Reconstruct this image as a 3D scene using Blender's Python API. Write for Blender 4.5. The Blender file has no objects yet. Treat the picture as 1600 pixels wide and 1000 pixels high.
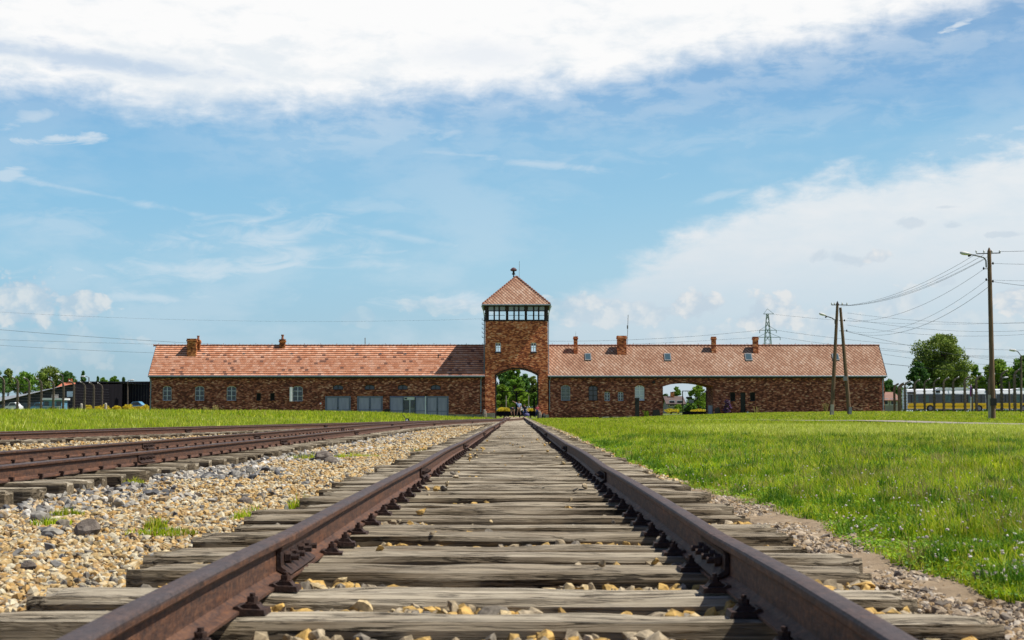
import bpy, bmesh, math, random
import numpy as np
from mathutils import Vector, Matrix, noise as mnoise
from mathutils.geometry import tessellate_polygon

SC = bpy.context.scene
COL = SC.collection
R = math.radians
random.seed(7)
rng = np.random.default_rng(11)
ORD = ['first','second','third','fourth','fifth','sixth','seventh','eighth','ninth','tenth','eleventh','twelfth','thirteenth','fourteenth','fifteenth','sixteenth','seventeenth','eighteenth','nineteenth','twentieth']

# ------------------------------------------------------------------ camera
F = 2230.0
CAMZ = 0.56
PITCH = math.atan(146.0 / F)
YAW = math.atan(8.0 / F)
cam_d = bpy.data.cameras.new('camera')
cam = bpy.data.objects.new('camera', cam_d)
COL.objects.link(cam)
cam.location = (0, 0, CAMZ)
cam.rotation_euler = (math.pi / 2 + PITCH, 0, YAW)
cam_d.sensor_width = 36
cam_d.lens = F / 1600 * 36
cam_d.clip_start = 0.05
cam_d.clip_end = 9000
cam_d.dof.use_dof = True
cam_d.dof.focus_distance = 18.0
cam_d.dof.aperture_fstop = 10.0
SC.camera = cam
SC.render.resolution_x = 1024
SC.render.resolution_y = 640
SC.view_settings.view_transform = 'Standard'
SC.view_settings.look = 'None'
EXPO = 0.35
SC.view_settings.exposure = EXPO
SC.view_settings.gamma = 1

_RM = cam.rotation_euler.to_matrix()
def P(px, py, Y):
    """world point at depth Y seen at this place of the photograph (survey helper)"""
    d = _RM @ Vector(((px - 800) / F, (500 - py) / F, -1))
    t = Y / d.y
    return Vector((d.x * t, Y, CAMZ + d.z * t))

# ------------------------------------------------------------------ sun
SUNV = Vector((0.68, -0.07, 1.0)).normalized()
sun_d = bpy.data.lights.new('sun', 'SUN')
sun_d.energy = 4.9
sun_d.angle = R(0.5)
sun_d.color = (1.0, 0.94, 0.84)
sun = bpy.data.objects.new('sun', sun_d)
COL.objects.link(sun)
sun.rotation_euler = SUNV.to_track_quat('Z', 'Y').to_euler()

# ------------------------------------------------------------------ node helper
DIM = '2D'
class S:
    """scalar socket with arithmetic"""
    def __init__(s, nt, sock): s.nt = nt; s.k = sock
    def op(s, o, *a, clamp=False):
        n = s.nt.nodes.new('ShaderNodeMath'); n.operation = o; n.use_clamp = clamp
        for i, v in enumerate((s,) + a):
            if isinstance(v, S): s.nt.links.new(v.k, n.inputs[i])
            else: n.inputs[i].default_value = v
        return S(s.nt, n.outputs[0])
    def __add__(s, o): return s.op('ADD', o)
    __radd__ = __add__
    def __sub__(s, o): return s.op('SUBTRACT', o)
    def __rsub__(s, o): return s.op('MULTIPLY', -1.0).op('ADD', o)
    def __mul__(s, o): return s.op('MULTIPLY', o)
    __rmul__ = __mul__
    def __truediv__(s, o): return s.op('DIVIDE', o)
    def mx(s, o): return s.op('MAXIMUM', o)
    def mn(s, o): return s.op('MINIMUM', o)
    def fr(s): return s.op('FRACT')
    def fl(s): return s.op('FLOOR')
    def clamp(s): return s.op('ADD', 0.0, clamp=True)
    def ss(s, a, b):
        n = s.nt.nodes.new('ShaderNodeMapRange'); n.interpolation_type = 'SMOOTHSTEP'
        s.nt.links.new(s.k, n.inputs[0]); n.inputs[1].default_value = a; n.inputs[2].default_value = b
        n.inputs[3].default_value = 0; n.inputs[4].default_value = 1
        return S(s.nt, n.outputs[0])
def xyz(nt, v):
    n = nt.nodes.new('ShaderNodeSeparateXYZ'); nt.links.new(v, n.inputs[0])
    return [S(nt, o) for o in n.outputs]
def comb(nt, a, b, c=0.0):
    n = nt.nodes.new('ShaderNodeCombineXYZ')
    for i, v in enumerate((a, b, c)):
        if isinstance(v, S): nt.links.new(v.k, n.inputs[i])
        else: n.inputs[i].default_value = v
    return n.outputs[0]
def noise(nt, v, scale, detail=4, rough=0.55, dist=0.0):
    n = nt.nodes.new('ShaderNodeTexNoise'); n.noise_dimensions = DIM; nt.links.new(v, n.inputs['Vector'])
    n.inputs['Scale'].default_value = scale; n.inputs['Detail'].default_value = detail
    n.inputs['Roughness'].default_value = rough; n.inputs['Distortion'].default_value = dist
    return S(nt, n.outputs['Fac'])
def mix(nt, f, a, b, mode='MIX'):
    n = nt.nodes.new('ShaderNodeMix'); n.data_type = 'RGBA'; n.blend_type = mode
    for i, v in ((0, f), (6, a), (7, b)):
        if isinstance(v, S): nt.links.new(v.k, n.inputs[i])
        elif isinstance(v, bpy.types.NodeSocket): nt.links.new(v, n.inputs[i])
        elif isinstance(v, (int, float)): n.inputs[i].default_value = v
        else: n.inputs[i].default_value = (v[0], v[1], v[2], 1)
    return n.outputs[2]
def ramp(nt, f, stops, interp='LINEAR'):
    n = nt.nodes.new('ShaderNodeValToRGB'); nt.links.new(f.k, n.inputs[0])
    cr = n.color_ramp; cr.interpolation = interp
    while len(cr.elements) < len(stops): cr.elements.new(0.5)
    for e, (p, c) in zip(cr.elements, stops): e.position = p; e.color = (c[0], c[1], c[2], 1)
    return n.outputs[0]

# ------------------------------------------------------------------ world: sky with clouds
W = bpy.data.worlds.new('World'); SC.world = W; W.use_nodes = True
wt = W.node_tree; wt.nodes.clear()
sky = wt.nodes.new('ShaderNodeTexSky'); sky.sky_type = 'NISHITA'; sky.sun_disc = False
sky.sun_elevation = math.asin(SUNV.z); sky.sun_rotation = math.atan2(SUNV.x, SUNV.y)
sky.air_density = 1.0; sky.dust_density = 0.6; sky.ozone_density = 2.0; sky.altitude = 200
tc = wt.nodes.new('ShaderNodeTexCoord')
DX, DY, DZ = xyz(wt, tc.outputs['Generated'])
AZ = DX.op('ARCTAN2', DY)
EL = DZ.op('ARCSINE')
def azel(px, py):
    u = (px - 808) / F; v = (646 - py) / F
    return math.atan(u), math.atan(v / math.sqrt(1 + u * u))
def fcurve(s, pts, lo=-0.5, hi=0.5):
    n = wt.nodes.new('ShaderNodeFloatCurve')
    f = (s - lo) * (1 / (hi - lo)); wt.links.new(f.clamp().k, n.inputs['Value'])
    c = n.mapping.curves[0]
    pts = sorted(pts)
    c.points[0].location = ((pts[0][0] - lo) / (hi - lo), pts[0][1])
    c.points[1].location = ((pts[-1][0] - lo) / (hi - lo), pts[-1][1])
    for a, b in pts[1:-1]: c.points.new((a - lo) / (hi - lo), b)
    n.mapping.update()
    return S(wt, n.outputs[0])
def blob(px, py, rx, ry, rot=0.0):
    a, e = azel(px, py)
    dx = (AZ - a) * (F / rx); dy = (EL - e) * (F / ry)
    if rot:
        k = ry / rx; c, s_ = math.cos(rot), math.sin(rot)
        x0 = (AZ - a); y0 = (EL - e)
        dx = (x0 * c + y0 * s_) * (F / rx); dy = (y0 * c - x0 * s_) * (F / ry)
    return 1.0 - (dx * dx + dy * dy).op('SQRT')
vS = comb(wt, AZ * 1.0, EL * 2.6)          # streaky coordinates
vR = comb(wt, AZ * 1.0, EL * 1.3)
vT = comb(wt, AZ * 1.0 + EL * 0.9, EL * 7.0 - AZ * 0.9)
nA = noise(wt, vS, 7, 7, 0.6, 0.1)
nB = noise(wt, vR, 40, 6, 0.62, 0.3)
nC = noise(wt, vS, 26, 6, 0.60, 0.15)
nT = noise(wt, vT, 9, 7, 0.62, 0.6)
nW = noise(wt, vS, 3.2, 3, 0.5)
WS = 0.10
def srgb(r, g, b_):
    """display colour -> radiance of the world background"""
    f = lambda c: (c / 255 / 12.92 if c < 10 else ((c / 255 + 0.055) / 1.055) ** 2.4) / (WS * 2 ** EXPO)
    return (f(r), f(g), f(b_))
def vor(vec, scale, smooth=0.25):
    n = wt.nodes.new('ShaderNodeTexVoronoi'); n.feature = 'F1'; n.voronoi_dimensions = '2D'; wt.links.new(vec, n.inputs['Vector'])
    n.inputs['Scale'].default_value = scale
    return S(wt, n.outputs['Distance'])
vP = comb(wt, AZ + (nB - 0.5) * 0.012, EL * 1.15 + (nC - 0.5) * 0.012)
puff = 1.0 - (vor(vP, 60) * 0.62 + vor(vP, 150) * 0.26 + vor(vP, 340) * 0.12) * 1.25
# upper cloud bank
pts = [azel(x, y) for x, y in ((-300, 120), (0, 148), (110, 158), (200, 184), (420, 182), (520, 178), (640, 167), (820, 158), (940, 147), (1010, 134),
                               (1120, 110), (1300, 86), (1400, 58), (1480, 34), (1560, 8), (1700, -60))]
e1 = fcurve(AZ, pts)
d1 = EL - e1 + (nC - 0.5) * 0.026 + (nB - 0.5) * 0.014 + (nW - 0.5) * 0.012
top = (1.0 - EL.ss(0.36, 0.60)) * (1.0 - AZ.op('ABSOLUTE').ss(0.6, 1.3))
c1 = d1.ss(-0.012, 0.026)
veil = (EL - e1 + (nA - 0.5) * 0.08).ss(-0.075, 0.02) * (0.35 + 0.65 * nC.ss(0.36, 0.62)) * 0.46 * AZ.ss(-0.36, -0.1)
gap = (blob(120, 84, 270, 22, -0.06) + (nC - 0.5) * 2.0).ss(0.0, 0.9) * 0.38
gap2 = (blob(740, 80, 150, 34, 0.0) + (nC - 0.5) * 1.6).ss(0.0, 1.0) * 0.12
c1 = (c1 - gap - gap2).clamp() * top
veil = veil * top
# right hand bank
pts = [azel(x, y) for x, y in ((700, 600), (830, 520), (900, 455), (975, 408), (1040, 360), (1120, 316), (1180, 296), (1290, 258), (1440, 236), (1600, 200), (1800, 150))]
e2 = fcurve(AZ, pts)
d2 = e2 - EL + (nC - 0.5) * 0.040 + (nW - 0.5) * 0.03 + (nB - 0.5) * 0.012
c2 = d2.ss(-0.008, 0.022) * (0.86 + (nC - 0.5) * 0.35) * (1.0 - AZ.op('ABSOLUTE').ss(0.7, 1.4))
c2 = c2 * (0.50 + 0.50 * EL.ss(0.04, 0.115))
# thin cirrus
ci = ((nA - 0.42).ss(0.0, 0.24)) * (0.26 + 0.4 * (nW - 0.5)).clamp() * 0.8
nF = noise(wt, comb(wt, AZ * 1.0 + EL * 0.6, EL * 3.2 - AZ * 0.3), 26, 7, 0.6, 0.5)
def cir(px, py, rx, ry, rot, a, hard=0.9):
    return (blob(px, py, rx * 1.15, ry * 1.3, rot) + (nF - 0.5) * 2.6 + (nC - 0.5) * 1.2).ss(-0.05, hard + 0.35) * a * 1.1
cc = cir(400, 366, 150, 30, 0.10, .50).mx(cir(330, 418, 230, 20, 0.10, .52)).mx(cir(220, 464, 150, 11, 0.02, .46)).mx(cir(500, 392, 90, 18, 0.2, .45)).mx(cir(570, 408, 90, 12, -0.1, .32))
for a in ((690, 470, 120, 14, -0.03, .55), (85, 213, 66, 8, 0.06, .66, .4), (35, 182, 70, 12, 0.25, .5), (850, 254, 150, 7, -0.10, .42), (720, 238, 120, 5, -0.06, .34), (6, 268, 22, 9, 0.2, .5, .3), (120, 296, 230, 6, -0.16, .36), (640, 370, 200, 7, -0.18, .3),
          (70, 350, 110, 26, 0.0, .26), (1505, 32, 30, 7, 0.3, .7, .3), (560, 192, 180, 18, -0.08, .42), (1250, 180, 320, 34, 0.1, .22), (640, 320, 220, 14, 0.0, .22), (520, 235, 220, 20, -.1, .16), (1000, 230, 260, 20, .1, .2), (1150, 300, 90, 6, .2, .3)):
    cc = cc.mx(cir(*a))
# heaped clouds low in the sky
def heap(px, py, rx, ry, a=0.6, flat=0.0):
    f = blob(px, py, rx * 1.15, ry * 1.15) * 1.5 + (puff - 0.55) * 1.25 + (nB - 0.5) * 1.2
    return f.ss(0.12, 0.56) * a
hp = heap(38, 470, 58, 46, 0.62).mx(heap(125, 478, 44, 30, 0.62)).mx(heap(60, 540, 150, 40, 0.22))
for a in ((900, 478, 110, 18, .42), (960, 492, 130, 22, .40), (700, 478, 90, 14, .28), (1090, 478, 50, 26, .62), (1200, 490, 62, 34, .58), (1000, 488, 80, 22, .42), (905, 474, 44, 18, .5), (1480, 520, 120, 40, .22),
          (1290, 505, 60, 28, .35), (1590, 468, 40, 24, .62), (1480, 440, 26, 12, .3), (560, 495, 40, 18, .16), (1375, 400, 24, 12, .5), (1410, 475, 44, 30, .34), (1130, 530, 150, 24, .25)):
    hp = hp.mx(heap(*a))
ct = c1.mx(veil).mx(ci).mx(cc).mx(c2)
dk = (blob(1430, 346, 30, 9) + (nB - 0.5) * 2.6 + (nC - .5)).ss(0.1, 0.7)
for a in ((1318, 404, 58, 15), (1568, 366, 34, 5), (1485, 322, 26, 4), (1490, 352, 22, 8)):
    dk = dk.mx((blob(*a) + (nB - 0.5) * 2.8 + (nC - .5)).ss(0.1, 0.7))
grad = ramp(wt, EL.clamp(), [(0.0, srgb(160, 188, 206)), (0.05, srgb(166, 200, 220)), (0.10, srgb(166, 208, 229)), (0.145, srgb(150, 202, 230)), (0.19, srgb(134, 192, 228)),
                     (0.225, srgb(100, 168, 219)), (0.40, srgb(44, 92, 165)), (0.8, srgb(24, 56, 118)), (1.0, srgb(20, 44, 100))])
skyc = mix(wt, 0.22, grad, sky.outputs[0])
skyc = mix(wt, 1.0, skyc, mix(wt, (AZ + 0.36).ss(0.0, 0.75), (0.86, 0.94, 0.985), (1.08, 1.03, 1.0)), 'MULTIPLY')
whit = mix(wt, c1, srgb(222, 231, 238), mix(wt, (nC * 0.5 + nA * 0.5 + (EL - 0.22) * 1.6).ss(0.38, 0.60), srgb(233, 239, 244), srgb(252, 252, 252)))
whit = mix(wt, c2 * (1.0 - c1), whit, mix(wt, EL.ss(0.03, 0.16), srgb(205, 216, 226), srgb(236, 239, 241)))
ccol = mix(wt, ct.clamp(), skyc, whit)
ccol = mix(wt, hp.clamp() * 0.88, ccol, mix(wt, (puff * 1.0 + (nB - 0.5) * 1.3 - 0.10).ss(0.15, 0.8), srgb(190, 205, 219), srgb(244, 238, 232)))
ccol = mix(wt, dk * 0.24, ccol, srgb(160, 184, 206))
ccol = mix(wt, 1.0, ccol, mix(wt, DY.ss(-0.25, 0.35), (1.02, 0.92, 0.95), (1, 1, 1)), 'MULTIPLY')
bg = wt.nodes.new('ShaderNodeBackground'); bg.inputs[1].default_value = WS
wt.links.new(ccol, bg.inputs[0])
wo = wt.nodes.new('ShaderNodeOutputWorld'); wt.links.new(bg.outputs[0], wo.inputs[0])

# ------------------------------------------------------------------ materials
DIM = '3D'
def newmat(name):
    m = bpy.data.materials.new(name); m.use_nodes = True
    nt = m.node_tree; b = nt.nodes['Principled BSDF']
    return m, nt, b
def objc(nt):
    return nt.nodes.new('ShaderNodeTexCoord').outputs['Object']
def geopos(nt):
    return nt.nodes.new('ShaderNodeNewGeometry').outputs['Position']
def island(nt):
    return S(nt, nt.nodes.new('ShaderNodeNewGeometry').outputs['Random Per Island'])
def orand(nt):
    return S(nt, nt.nodes.new('ShaderNodeObjectInfo').outputs['Random'])
def bump(nt, b, h, strength, dist=0.02):
    n = nt.nodes.new('ShaderNodeBump'); n.inputs['Strength'].default_value = strength
    n.inputs['Distance'].default_value = dist; nt.links.new(h.k, n.inputs['Height'])
    nt.links.new(n.outputs[0], b.inputs['Normal'])
def simple(name, c1, c2=None, scale=3, rough=0.7, metal=0.0, bmp=0.0, stretch=None, detail=5, spec=0.3):
    m, nt, b = newmat(name)
    c2 = c2 or tuple(v * 0.75 for v in c1)
    v = geopos(nt)
    if stretch:
        mp = nt.nodes.new('ShaderNodeMapping'); mp.inputs['Scale'].default_value = stretch
        nt.links.new(v, mp.inputs[0]); v = mp.outputs[0]
    f = noise(nt, v, scale, detail, 0.6)
    nt.links.new(mix(nt, f.ss(0.3, 0.7), c1, c2), b.inputs['Base Color'])
    b.inputs['Roughness'].default_value = rough; b.inputs['Metallic'].default_value = metal
    b.inputs['Specular IOR Level'].default_value = spec
    if bmp: bump(nt, b, f, bmp)
    return m
def isl(name, stops, rough=0.8, trans=0.0, var=0.25, scale=0.6, interp='LINEAR', spec=0.3, pcol=None):
    """colour picked per loose piece, with a broad variation over space"""
    m, nt, b = newmat(name)
    r = island(nt)
    c = ramp(nt, r, stops, interp)
    if var:
        f = noise(nt, geopos(nt), scale, 3)
        c = mix(nt, 1.0, c, mix(nt, f.ss(0.3, 0.7), (1 - var,) * 3, (1 + var,) * 3), 'MULTIPLY')
    if pcol:
        X, Y, Z = xyz(nt, geopos(nt)); g = noise(nt, comb(nt, X, Y * 0.45), 0.42, 4, 0.6); g2 = noise(nt, comb(nt, X, Y * 0.6, 7.0), 1.6, 4, 0.6)
        c = mix(nt, (g * 0.6 + g2 * 0.4).ss(0.48, 0.64) * 0.75, c, pcol)
        c = mix(nt, (1.0 - (g * 0.5 + g2 * 0.5).ss(0.36, 0.48)) * 0.55, c, mix(nt, 1.0, c, (0.58, 0.66, 0.5), 'MULTIPLY'))
    nt.links.new(c, b.inputs['Base Color'])
    b.inputs['Roughness'].default_value = rough
    b.inputs['Specular IOR Level'].default_value = spec
    if trans:
        t = nt.nodes.new('ShaderNodeBsdfTranslucent'); nt.links.new(c, t.inputs[0])
        mx = nt.nodes.new('ShaderNodeMixShader'); mx.inputs[0].default_value = trans
        nt.links.new(b.outputs[0], mx.inputs[1]); nt.links.new(t.outputs[0], mx.inputs[2])
        nt.links.new(mx.outputs[0], nt.nodes['Material Output'].inputs[0])
    return m

def brickmat(name, dark, mid, light, tan):
    m, nt, b = newmat(name)
    X, Y, Z = xyz(nt, geopos(nt))
    v = comb(nt, X + Y, Z)
    bt = nt.nodes.new('ShaderNodeTexBrick'); nt.links.new(v, bt.inputs['Vector'])
    bt.inputs['Scale'].default_value = 1.0; bt.inputs['Brick Width'].default_value = 0.26
    bt.inputs['Row Height'].default_value = 0.085; bt.inputs['Mortar Size'].default_value = 0.006
    bt.inputs['Color1'].default_value = (0, 0, 0, 1); bt.inputs['Color2'].default_value = (1, 1, 1, 1)
    bt.inputs['Mortar'].default_value = (0.4, 0.4, 0.4, 1)
    # patches of bricks: cells one to three bricks long
    row = (Z * (1 / 0.13)).fl()
    wn = nt.nodes.new('ShaderNodeTexWhiteNoise'); wn.noise_dimensions = '2D'
    nt.links.new(comb(nt, (X * 3.1 + Y * 3.1 + row * 0.37).fl(), row), wn.inputs['Vector'])
    cell = S(nt, wn.outputs[0])
    big = noise(nt, comb(nt, X + Y, Z * 1.6), 0.55, 5, 0.6)
    fine = noise(nt, comb(nt, (X + Y) * 1.6, Z * 4.5), 1.9, 5, 0.62)
    wn2 = nt.nodes.new('ShaderNodeTexWhiteNoise'); wn2.noise_dimensions = '2D'
    row2 = (Z * (1 / 0.11) + 0.3).fl()
    nt.links.new(comb(nt, (X * 4.1 + Y * 4.1 + row2 * 0.61).fl(), row2), wn2.inputs['Vector'])
    cell2 = S(nt, wn2.outputs[0])
    f = cell * 0.36 + cell2 * 0.52 + fine * 0.62 + big * 0.38 + S(nt, bt.outputs[0]) * 0.1 - 0.56
    c = ramp(nt, f, [(0.26, dark), (0.44, mid), (0.62, light), (0.84, tan)])
    nt.links.new(c, b.inputs['Base Color']); b.inputs['Roughness'].default_value = 0.9
    b.inputs['Specular IOR Level'].default_value = 0.15
    bump(nt, b, cell * 0.5 + fine + S(nt, bt.outputs[1]) * -0.3, 0.5, 0.05)
    return m
M = {}
M['brick_wing'] = brickmat('brick_wing', (0.115, 0.042, 0.030), (0.265, 0.086, 0.056), (0.43, 0.150, 0.092), (0.74, 0.43, 0.29))
M['brick_tower'] = brickmat('brick_tower', (0.23, 0.066, 0.036), (0.52, 0.155, 0.068), (0.76, 0.265, 0.110), (0.88, 0.50, 0.29))
M['brick_arch'] = brickmat('brick_arch', (0.10, 0.035, 0.02), (0.26, 0.08, 0.04), (0.40, 0.14, 0.07), (0.5, 0.22, 0.12))
M['brick_chimney'] = brickmat('brick_chimney', (0.12, 0.045, 0.02), (0.34, 0.12, 0.045), (0.52, 0.21, 0.07), (0.6, 0.32, 0.14))

def roof_courses(name):
    m, nt, b = newmat(name)
    X, Y, Z = xyz(nt, geopos(nt))
    row = ((Z - 4.62) * (15 / 3.86)).fl()
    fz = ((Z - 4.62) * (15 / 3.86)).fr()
    wn = nt.nodes.new('ShaderNodeTexWhiteNoise'); wn.noise_dimensions = '2D'
    nt.links.new(comb(nt, (X * 2.6 + row * 0.5).fl(), row), wn.inputs['Vector'])
    cell = S(nt, wn.outputs[0])
    fx = (X * 2.6 + row * 0.5).fr()
    n1 = noise(nt, comb(nt, X * 0.6, Z * 2), 1.2, 5, 0.6)
    n2 = noise(nt, comb(nt, X * 2, Z * 4), 3.0, 4, 0.6)
    c = ramp(nt, (cell * 0.5 + n1 * 0.5 + n2 * 0.35 - 0.2).clamp(), [(0.15, (0.46, 0.18, 0.095)), (0.4, (0.62, 0.28, 0.16)), (0.62, (0.70, 0.37, 0.24)), (0.85, (0.78, 0.49, 0.36))])
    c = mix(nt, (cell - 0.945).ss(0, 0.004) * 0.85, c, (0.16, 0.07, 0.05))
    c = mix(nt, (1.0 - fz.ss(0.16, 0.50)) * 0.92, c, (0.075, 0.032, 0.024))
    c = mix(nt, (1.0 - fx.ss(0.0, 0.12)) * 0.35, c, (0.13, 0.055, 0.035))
    nt.links.new(c, b.inputs['Base Color']); b.inputs['Roughness'].default_value = 0.85
    b.inputs['Specular IOR Level'].default_value = 0.2
    bump(nt, b, n2, 0.3, 0.03)
    return m
def roof_diamonds(name, px=0.40, pz=0.39, dk=0.85):
    m, nt, b = newmat(name)
    X, Y, Z = xyz(nt, geopos(nt))
    u = X * (1 / px) + Z * (1 / pz); w = X * (1 / px) - Z * (1 / pz)
    wn = nt.nodes.new('ShaderNodeTexWhiteNoise'); wn.noise_dimensions = '2D'
    nt.links.new(comb(nt, u.fl(), w.fl()), wn.inputs['Vector'])
    cell = S(nt, wn.outputs[0])
    n1 = noise(nt, comb(nt, X, Z * 1.5), 0.35, 5, 0.6)
    n2 = noise(nt, comb(nt, X * 2, Z * 3), 2.6, 4, 0.6)
    c = ramp(nt, (cell * 0.30 + n1 * 0.75 + n2 * 0.45 - 0.25).clamp(), [(0.15, (0.25, 0.125, 0.078)), (0.42, (0.38, 0.21, 0.135)), (0.65, (0.49, 0.315, 0.22)), (0.9, (0.60, 0.46, 0.37))])
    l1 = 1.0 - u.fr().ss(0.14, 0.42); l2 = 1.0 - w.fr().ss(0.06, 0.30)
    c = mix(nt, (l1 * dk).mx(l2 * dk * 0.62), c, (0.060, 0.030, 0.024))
    nt.links.new(c, b.inputs['Base Color']); b.inputs['Roughness'].default_value = 0.88
    b.inputs['Specular IOR Level'].default_value = 0.2
    bump(nt, b, l1 * -1.0 + n2, 0.3, 0.03)
    return m
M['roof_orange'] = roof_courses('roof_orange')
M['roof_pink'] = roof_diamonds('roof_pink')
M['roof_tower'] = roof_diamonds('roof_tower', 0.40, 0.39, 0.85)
M['ridge'] = simple('ridge_tile', (0.34, 0.15, 0.10), (0.20, 0.09, 0.06), 4, 0.85)
M['zinc'] = simple('zinc_gutter', (0.26, 0.33, 0.38), (0.18, 0.24, 0.29), 2, 0.5, 0.4)
M['plinth'] = simple('plinth_stone', (0.30, 0.29, 0.24), (0.16, 0.15, 0.12), 3, 0.9, bmp=0.4)
M['door_grey'] = simple('garage_paint', (0.37, 0.37, 0.48), (0.29, 0.29, 0.39), 1.2, 0.9, stretch=(3, 3, 0.5))
M['door_trim'] = simple('garage_trim', (0.19, 0.21, 0.30), (0.15, 0.17, 0.24), 2, 0.6)
M['frame_green'] = simple('window_green', (0.60, 0.62, 0.66), (0.46, 0.50, 0.54), 3, 0.6)
M['frame_white'] = simple('window_white', (0.86, 0.88, 0.89), (0.78, 0.8, 0.82), 3, 0.5)
M['frame_dark'] = simple('window_dark', (0.05, 0.045, 0.04), (0.03, 0.028, 0.026), 3, 0.6)
M['timber_dark'] = simple('tower_timber', (0.045, 0.030, 0.026), (0.025, 0.018, 0.018), 3, 0.7)
M['black_iron'] = simple('black_iron', (0.018, 0.020, 0.02), (0.03, 0.028, 0.025), 5, 0.6)
M['dark_void'] = simple('dark_interior', (0.012, 0.011, 0.010), (0.02, 0.017, 0.014), 1, 0.9)
m, nt, b = newmat('window_glass'); b.inputs['Base Color'].default_value = (0.03, 0.04, 0.05, 1); b.inputs['Roughness'].default_value = 0.08
b.inputs['Specular IOR Level'].default_value = 0.7
M['glass_dark'] = m
m, nt, b = newmat('roof_window_glass'); b.inputs['Base Color'].default_value = (0.05, 0.09, 0.11, 1); b.inputs['Roughness'].default_value = 0.05
b.inputs['Specular IOR Level'].default_value = 1.0
M['glass_roof'] = m
m, nt, b = newmat('clear_glass')
t = nt.nodes.new('ShaderNodeBsdfTransparent'); t.inputs[0].default_value = (0.99, 1.0, 1.0, 1)
g = nt.nodes.new('ShaderNodeBsdfGlossy'); g.inputs['Roughness'].default_value = 0.03
mx = nt.nodes.new('ShaderNodeMixShader'); mx.inputs[0].default_value = 0.04
nt.links.new(t.outputs[0], mx.inputs[1]); nt.links.new(g.outputs[0], mx.inputs[2]); nt.links.new(mx.outputs[0], nt.nodes['Material Output'].inputs[0])
M['glass_clear'] = m
m, nt, b = newmat('frosted_glass'); b.inputs['Base Color'].default_value = (0.33, 0.38, 0.41, 1); b.inputs['Roughness'].default_value = 0.2
b.inputs['Base Color'].default_value = (0.30, 0.33, 0.35, 1)
M['glass_grey'] = m

m, nt, b = newmat('curtained_glass'); b.inputs['Base Color'].default_value = (0.60, 0.64, 0.68, 1); b.inputs['Roughness'].default_value = 0.15
M['glass_pale'] = m
# rail steel
def railmat():
    m, nt, b = newmat('rusty_rail')
    X, Y, Z = xyz(nt, objc(nt))
    v = comb(nt, X * 18, Y * 5.0, Z * 34)
    n1 = noise(nt, v, 1.5, 7, 0.7); n2 = noise(nt, objc(nt), 130, 5, 0.75); n3 = noise(nt, comb(nt, X * 6, Y * 1.6, Z * 10), 1.3, 4, 0.6)
    n5 = noise(nt, objc(nt), 38, 5, 0.7)
    f = n1 * 0.34 + n2 * 0.30 + n5 * 0.36
    c = ramp(nt, f, [(0.36, (0.020, 0.013, 0.011)), (0.46, (0.060, 0.031, 0.022)), (0.55, (0.135, 0.064, 0.036)), (0.66, (0.28, 0.135, 0.062))])
    c = mix(nt, n3.ss(0.5, 0.7) * 0.55, c, mix(nt, 1.0, c, (1.5, 1.25, 0.95), 'MULTIPLY'))
    top = Z.ss(0.138, 0.148)
    ct_ = ramp(nt, n2 * 0.35 + n1 * 0.25 + n5 * 0.4, [(0.38, (0.030, 0.026, 0.029)), (0.5, (0.066, 0.058, 0.063)), (0.68, (0.125, 0.098, 0.094))])
    c = mix(nt, top * (0.75 + (n3 - 0.5)), c, ct_)
    nt.links.new(c, b.inputs['Base Color']); nt.links.new((0.42 + n2 * 0.5).k, b.inputs['Roughness'])
    b.inputs['Metallic'].default_value = 0.1
    b.inputs['Specular IOR Level'].default_value = 0.35
    bump(nt, b, n2 * 0.5 + n1 * 0.7 + n5 * 0.8, 0.9, 0.005)
    return m
M['rail'] = railmat()
M['fitting'] = simple('rusty_fitting', (0.028, 0.018, 0.016), (0.065, 0.034, 0.024), 40, 0.65, 0.2, bmp=0.4)

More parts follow.
